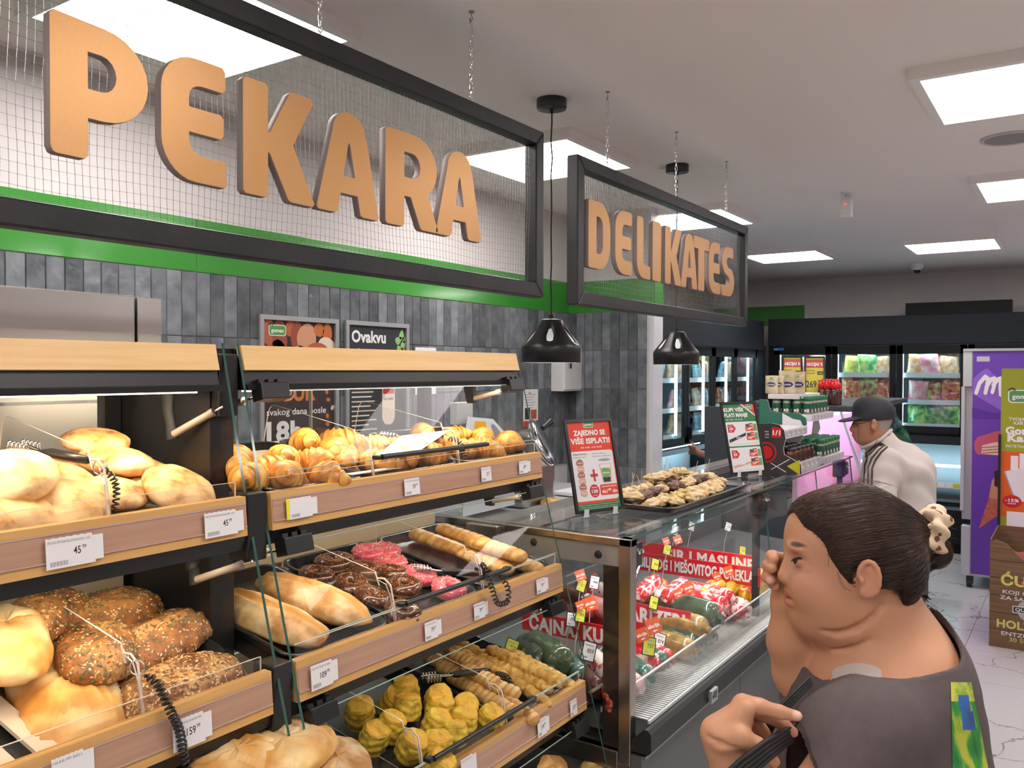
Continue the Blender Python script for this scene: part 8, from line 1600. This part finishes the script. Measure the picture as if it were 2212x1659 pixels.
for i in range(33):
    for j in range(13):
        q = [gr[i][j], gr[i][j + 1], gr[i + 1][j + 1], gr[i + 1][j]]
        if None in q or max((q[a] - q[(a + 1) % 4]).length for a in range(4)) > .03: continue
        m.add(q, [(3, 2, 1, 0)], GP_[1] if 5 < j - .12 * i + 2 < 11 and 3 < i < 15 else (GP_[2] if i < 6 else GP_[0]), True)
frame_obj('shirt_print', m, GP_[0], wom, feet, D0, label='green, lime and blue print on the back of the shirt')
# pale strap under the neckline
bb_ = bvh_of(*B.mesh(0)); m = MB(); top = []; low = []
for i in range(16):
    x = 1800 + i * 7.0; yt = 1450 - 17 * math.sin(i / 15 * PI) ** .7; h1, n1 = hit(bb_, x, yt, D0); h2, n2 = hit(bb_, x, 1474, D0)
    if h1 and h2: top.append(h1 + n1 * -.002 if n1.z > 0 else h1 + n1 * .002); low.append(h2 + (n2 * -.002 if n2.z > 0 else n2 * .002))
for i in range(len(top) - 1): m.add([top[i], top[i + 1], low[i + 1], low[i]], [(0, 1, 2, 3)], None, True)
if m.v: frame_obj('undershirt_strap', m, mat('undershirt_pale', (0.50, 0.43, 0.40), .8), wom, feet, D0, label='pale undershirt strap')
# trousers and shoes, below the frame
fn, Mx = camframe(D0)
def low_body(par, org, hipz, wid, mt, smt, yaw, step=.12):
    ax = Vector((math.cos(yaw), math.sin(yaw), 0)); sd = Vector((-math.sin(yaw), math.cos(yaw), 0)); s = SDF((-.36, -.36, .02), (.36, .36, hipz + .14), .012)
    s.ell((0, 0, hipz + .02), (wid * .8, wid, .15), .03)
    for g in (-1, 1):
        p = sd * g * wid * .48; f = ax * g * step * .3; s.cone((p.x, p.y, hipz), (p.x + f.x, p.y + f.y, hipz * .52), wid * .50, .062, .03); s.cone((p.x + f.x, p.y + f.y, hipz * .52), (p.x + f.x, p.y + f.y, .09), .062, .052, .02)
    v, F = s.mesh(2); me = bpy.data.meshes.new('trousers'); me.from_pydata(v.tolist(), [], F.tolist()); me.materials.append(mt); me.polygons.foreach_set('use_smooth', [True] * len(F)); me.update(); me.flip_normals() if False else None; part('trousers', me, mt, par)
    for g in (-1, 1):
        p = sd * g * wid * .48 + ax * g * step * .3; a = p + ax * -.07; b = p + ax * .15; m = MB(); m.tube([a + Z1 * .04, p + Z1 * .05, p + ax * .08 + Z1 * .040, b + Z1 * .030], [.040, .048, .045, .032], 12); m.v = [(q[0], q[1], max(.004, q[2])) for q in m.v]; part('shoe', m, smt, par)
dirw = math.atan2((-R_).y, (-R_).x); JEAN = mat('blue_jeans', (0.055, 0.085, 0.12), .85, c2=(0.085, 0.12, 0.16), scale=30, bump=.1, bscale=400)
low_body(wom, feet, .86, .165, mat('black_trousers', (0.02, 0.02, 0.022), .8), BLACKM, dirw)
# bag strap with a ribbed surface, and the bag
RIB = mat('black_webbing', (0.010, 0.009, 0.010), .6); t = thing('shoulder_bag', 'black bag on a wide ribbed strap held by the woman', 'bag', feet + Vector((0, 0, .55)))
org = Vector(t.location)
def strap(pts, w, n=5):
    m = MB(); fn, _ = camframe(D0); P = [Vector(p) for p in pts]
    for i in range(n):
        o = (i - (n - 1) / 2) * w / n; q = []
        for k, p in enumerate(P): tg = (P[min(k + 1, len(P) - 1)] - P[max(k - 1, 0)]).normalized(); s = Vector((tg.y, -tg.x, 0)).normalized(); q.append(fn(p + s * o) - org)
        m.tube(q, w / n * .56, 6, flat=1)
    return m
part('strap', strap([L(1714, 1582, -.172), L(1694, 1595, -.200), L(1655, 1622, -.245), L(1612, 1657, -.256), L(1560, 1705, -.255), L(1480, 1790, -.24)], .028), RIB, t)
part('strap', strap([L(1752, 1470, -.13), L(1724, 1497, -.150), L(1692, 1531, -.168), L(1670, 1560, -.150), L(1600, 1680, -.12)], .013, 4), RIB, t)
m = MB(); c = fn(L(1540, 1980, -.2)); m.rbox(c - Vector((.14, .05, .13)), c + Vector((.14, .05, .13)), .02); m.v = [tuple(Vector(q) - org) for q in m.v]; part('bag_body', m, BLACKM, t)

# ---- the man in the off-white jacket
D1 = 4.0; K = lambda px, py, z=0.0: L(px, py, z, D1)
fm, _ = camframe(D1); mf = fm(K(1925, 1100, 0)); mf.z = 0
man = thing('person', 'older man in dark cap and off-white jacket with three stripes, looking down at the counter', 'person', mf)
B = SDF((K(1795, 0)[0], K(0, 1120)[1], -.24), (K(1960, 0)[0], K(0, 845)[1], .16), .005)
B.ell(K(1886, 900), (.088, .085, .074), .02); B.ell(K(1868, 930), (.055, .060, .055), .03); B.ell(K(1857, 946), (.022, .022, .028), .02); B.chain([K(1846, 915), K(1841, 928)], [.010, .013], .01); B.ell(K(1846, 940), (.010, .008, .022), .01); B.ell(K(1878, 950), (.045, .03, .05), .03)
B.ell(K(1888, 918, -.078), (.016, .030, .010), .005); B.ell(K(1886, 917, -.086), (.008, .016, .007), .005, 'sub'); B.cone(K(1892, 940), K(1905, 985), .055, .060, .03)
B.cone(K(1845, 1078, -.19), K(1826, 1084, -.17), .03, .024, .02)
for i in range(4): B.cone(K(1826, 1080 + i * 5, -.19 + i * .01), K(1812, 1086 + i * 5, -.17 + i * .01), .011, .008, .004)
v, F = B.mesh(2)
part('body', body_mesh('body', v, F, D1, SKIN, mf, lambda q: blobcol(q, (.42, .20, .12), [(K(1912, 915, -.05), (.05, .035, .06), (.32, .27, .23)), (K(1853, 948), (.03, .02, .04), (.40, .27, .21)), (K(1841, 928), (.02, .02, .02), (.50, .20, .13))])), SKIN, man)
Cp = SDF((K(1800, 0)[0], K(0, 925)[1], -.13), (K(1940, 0)[0], K(0, 848)[1], .13), .004); Cp.ell(K(1886, 897), (.094, .085, .082), .01); Cp.ell(K(1868, 880), (.05, .05, .06), .02); Cp.ell(K(1910, 892), (.045, .058, .07), .02); Cp.cut(lambda P: (K(0, 907)[1] - P[1]) + .06 * (P[0] - K(1886, 0)[0]) + 0 * P[2]); Cp.ell(K(1836, 906), (.055, .007, .062), .012, rot=('Z', 12)); v, F = Cp.mesh(2)
CAPM = mat('dark_cap', (0.017, 0.018, 0.025), .8, c2=(0.028, 0.028, 0.036), scale=30, bump=.1, bscale=200); part('cap', body_mesh('cap', v, F, D1, CAPM, mf), CAPM, man)
m = MB(); m.tube([K(1888, 906, -.078), K(1866, 913, -.070), K(1848, 917, -.058)], .0022, 6); m.tube([K(1850, 912, -.058), K(1846, 916, -.050), K(1846, 922, -.048), K(1852, 922, -.056)], .0018, 6, closed=True); m.tube([K(1842, 914, -.02), K(1842, 918, .0), K(1842, 914, .02)], .002, 6); frame_obj('glasses', m, BLACKP, man, mf, D1)
m = MB(); m.tube(bez(K(1855, 918, -.06), K(1852, 960, -.08), K(1864, 976, -.07), 8) + bez(K(1864, 976, -.07), K(1880, 985, -.08), K(1895, 950, -.075), 6)[1:], .0012, 5); frame_obj('glasses_cord', m, mat('red_brown_cord', (0.10, 0.03, 0.02), .6), man, mf, D1)
J = SDF((K(1815, 0)[0], K(0, 1270)[1], -.30), (K(2045, 0)[0], K(0, 918)[1], .30), .008)
J.ell(K(1935, 1010), (.125, .10, .22), .06); J.ell(K(1945, 1090), (.135, .20, .20), .08); J.ell(K(1940, 1200), (.135, .16, .19), .06); J.cone(K(1900, 948), K(1915, 985), .072, .095, .04); J.ell(K(1962, 1020), (.072, .11, .15), .08)
J.cone(K(1912, 1000, -.17), K(1895, 1110, -.22), .075, .065, .05); J.cone(K(1895, 1110, -.22), K(1845, 1080, -.20), .062, .05, .03); J.cone(K(1900, 1000, .17), K(1870, 1090, .2), .075, .06, .05)
J.cut(lambda P: (P[1] - K(0, 950)[1]) - .42 * (P[0] - K(1890, 0)[0]) - .008 + 0 * P[2]); P = np.meshgrid(*J.ax, indexing='ij', sparse=True); J.G = (J.G + .004 * np.sin(26 * (P[0] + .7 * P[1]) + 5 * np.sin(P[1] * 9 + P[2] * 12))).astype(np.float32)
v, F = J.mesh(2); JM = mat('off_white_jacket', (0.56, 0.50, 0.47), .8, bump=.1, bscale=300); part('jacket', body_mesh('jacket', v, F, D1, JM, mf), JM, man)
bj = bvh_of(v, F); SM = mat('brown_stripe', (0.07, 0.05, 0.045), .8)
for poly_ in ([(1908, 958), (1893, 968), (1876, 984), (1868, 1005), (1867, 1045), (1869, 1075)], [(1903, 956), (1887, 966), (1872, 978), (1870, 990)], [(1911, 962), (1898, 972), (1883, 990), (1876, 1010), (1875, 1045), (1877, 1075)], [(1916, 966), (1903, 977), (1891, 994), (1884, 1012), (1883, 1045), (1886, 1075)]):
    pts = []; 
    for a, b in zip(poly_, poly_[1:]):
        for s in range(5): h_, n_ = hit(bj, a[0] + (b[0] - a[0]) * s / 5, a[1] + (b[1] - a[1]) * s / 5, D1); pts += [h_ - Vector((0, 0, .001))] if h_ else []
    if len(pts) > 3: m = MB(); m.tube(pts, .0052, 6, flat=1); frame_obj('stripe', m, SM, man, mf, D1)
m = MB(); m.tube([K(1862, 968, -.02), K(1880, 962, -.066), K(1905, 948, -.072), K(1922, 932, -.04), K(1926, 930, .02), K(1912, 934, .06)], .010, 8, flat=.6); frame_obj('collar', m, JM, man, mf, D1)
low_body(man, mf, .92, .165, JEAN, BLACKM, math.atan2((-R_).y, (-R_).x) + .3)
# ---- staff member bending behind the counters: dark hair and a reaching forearm
D2 = 6.6; Q = lambda px, py, z=0.0: L(px, py, z, D2); fs, _ = camframe(D2); sf = fs(Q(1625, 1000, 0)); sf.z = 0
st = thing('person', 'staff member bending behind the counter, only dark hair and a reaching forearm showing', 'person', sf)
B = SDF((Q(1470, 0)[0], Q(0, 1230)[1], -.25), (Q(1690, 0)[0], Q(0, 845)[1], .25), .009)
B.ell(Q(1632, 905), (.085, .10, .08), .02); B.cone(Q(1628, 925), Q(1625, 970), .05, .06, .03); B.cone(Q(1600, 985, .0), Q(1550, 990, .0), .05, .042, .02); B.cone(Q(1550, 990, 0), Q(1508, 978, 0), .040, .026, .02); B.ell(Q(1500, 972), (.035, .022, .02), .01)
for i in range(4): B.cone(Q(1500, 966 + i * 4, -.03 + i * .012), Q(1488, 962 + i * 6, -.03 + i * .012), .012, .009, .004)
B.cone(Q(1502, 968, 0), Q(1494, 954, 0), .011, .009, .005)
v, F = B.mesh(2); part('body', body_mesh('body', v, F, D2, SKIN, sf, lambda q: blobcol(q, (.36, .17, .11), [])), SKIN, st)
B = SDF((Q(1590, 0)[0], Q(0, 960)[1], -.14), (Q(1690, 0)[0], Q(0, 840)[1], .14), .007); B.ell(Q(1637, 895), (.100, .110, .095), .01); B.cut(lambda P: (Q(0, 915)[1] - P[1]) + 0 * P[0] + 0 * P[2]); v, F = B.mesh(2); part('hair', body_mesh('hair', v, F, D2, HC, sf, lambda q: blobcol(q, (.02, .018, .018), [])), HC, st)
B = SDF((Q(1520, 0)[0], Q(0, 1270)[1], -.26), (Q(1740, 0)[0], Q(0, 945)[1], .26), .011); B.ell(Q(1630, 1010), (.15, .13, .19), .05); B.ell(Q(1632, 1120), (.15, .24, .18), .06); B.cone(Q(1610, 985, -.05), Q(1570, 990, 0), .06, .055, .03); v, F = B.mesh(2); UM = mat('dark_uniform', (0.03, 0.035, 0.045), .8); part('shirt', body_mesh('shirt', v, F, D2, UM, sf), UM, st)
low_body(st, sf, .85, .16, mat('black_trousers', (0, 0, 0)), BLACKM, 2.5)
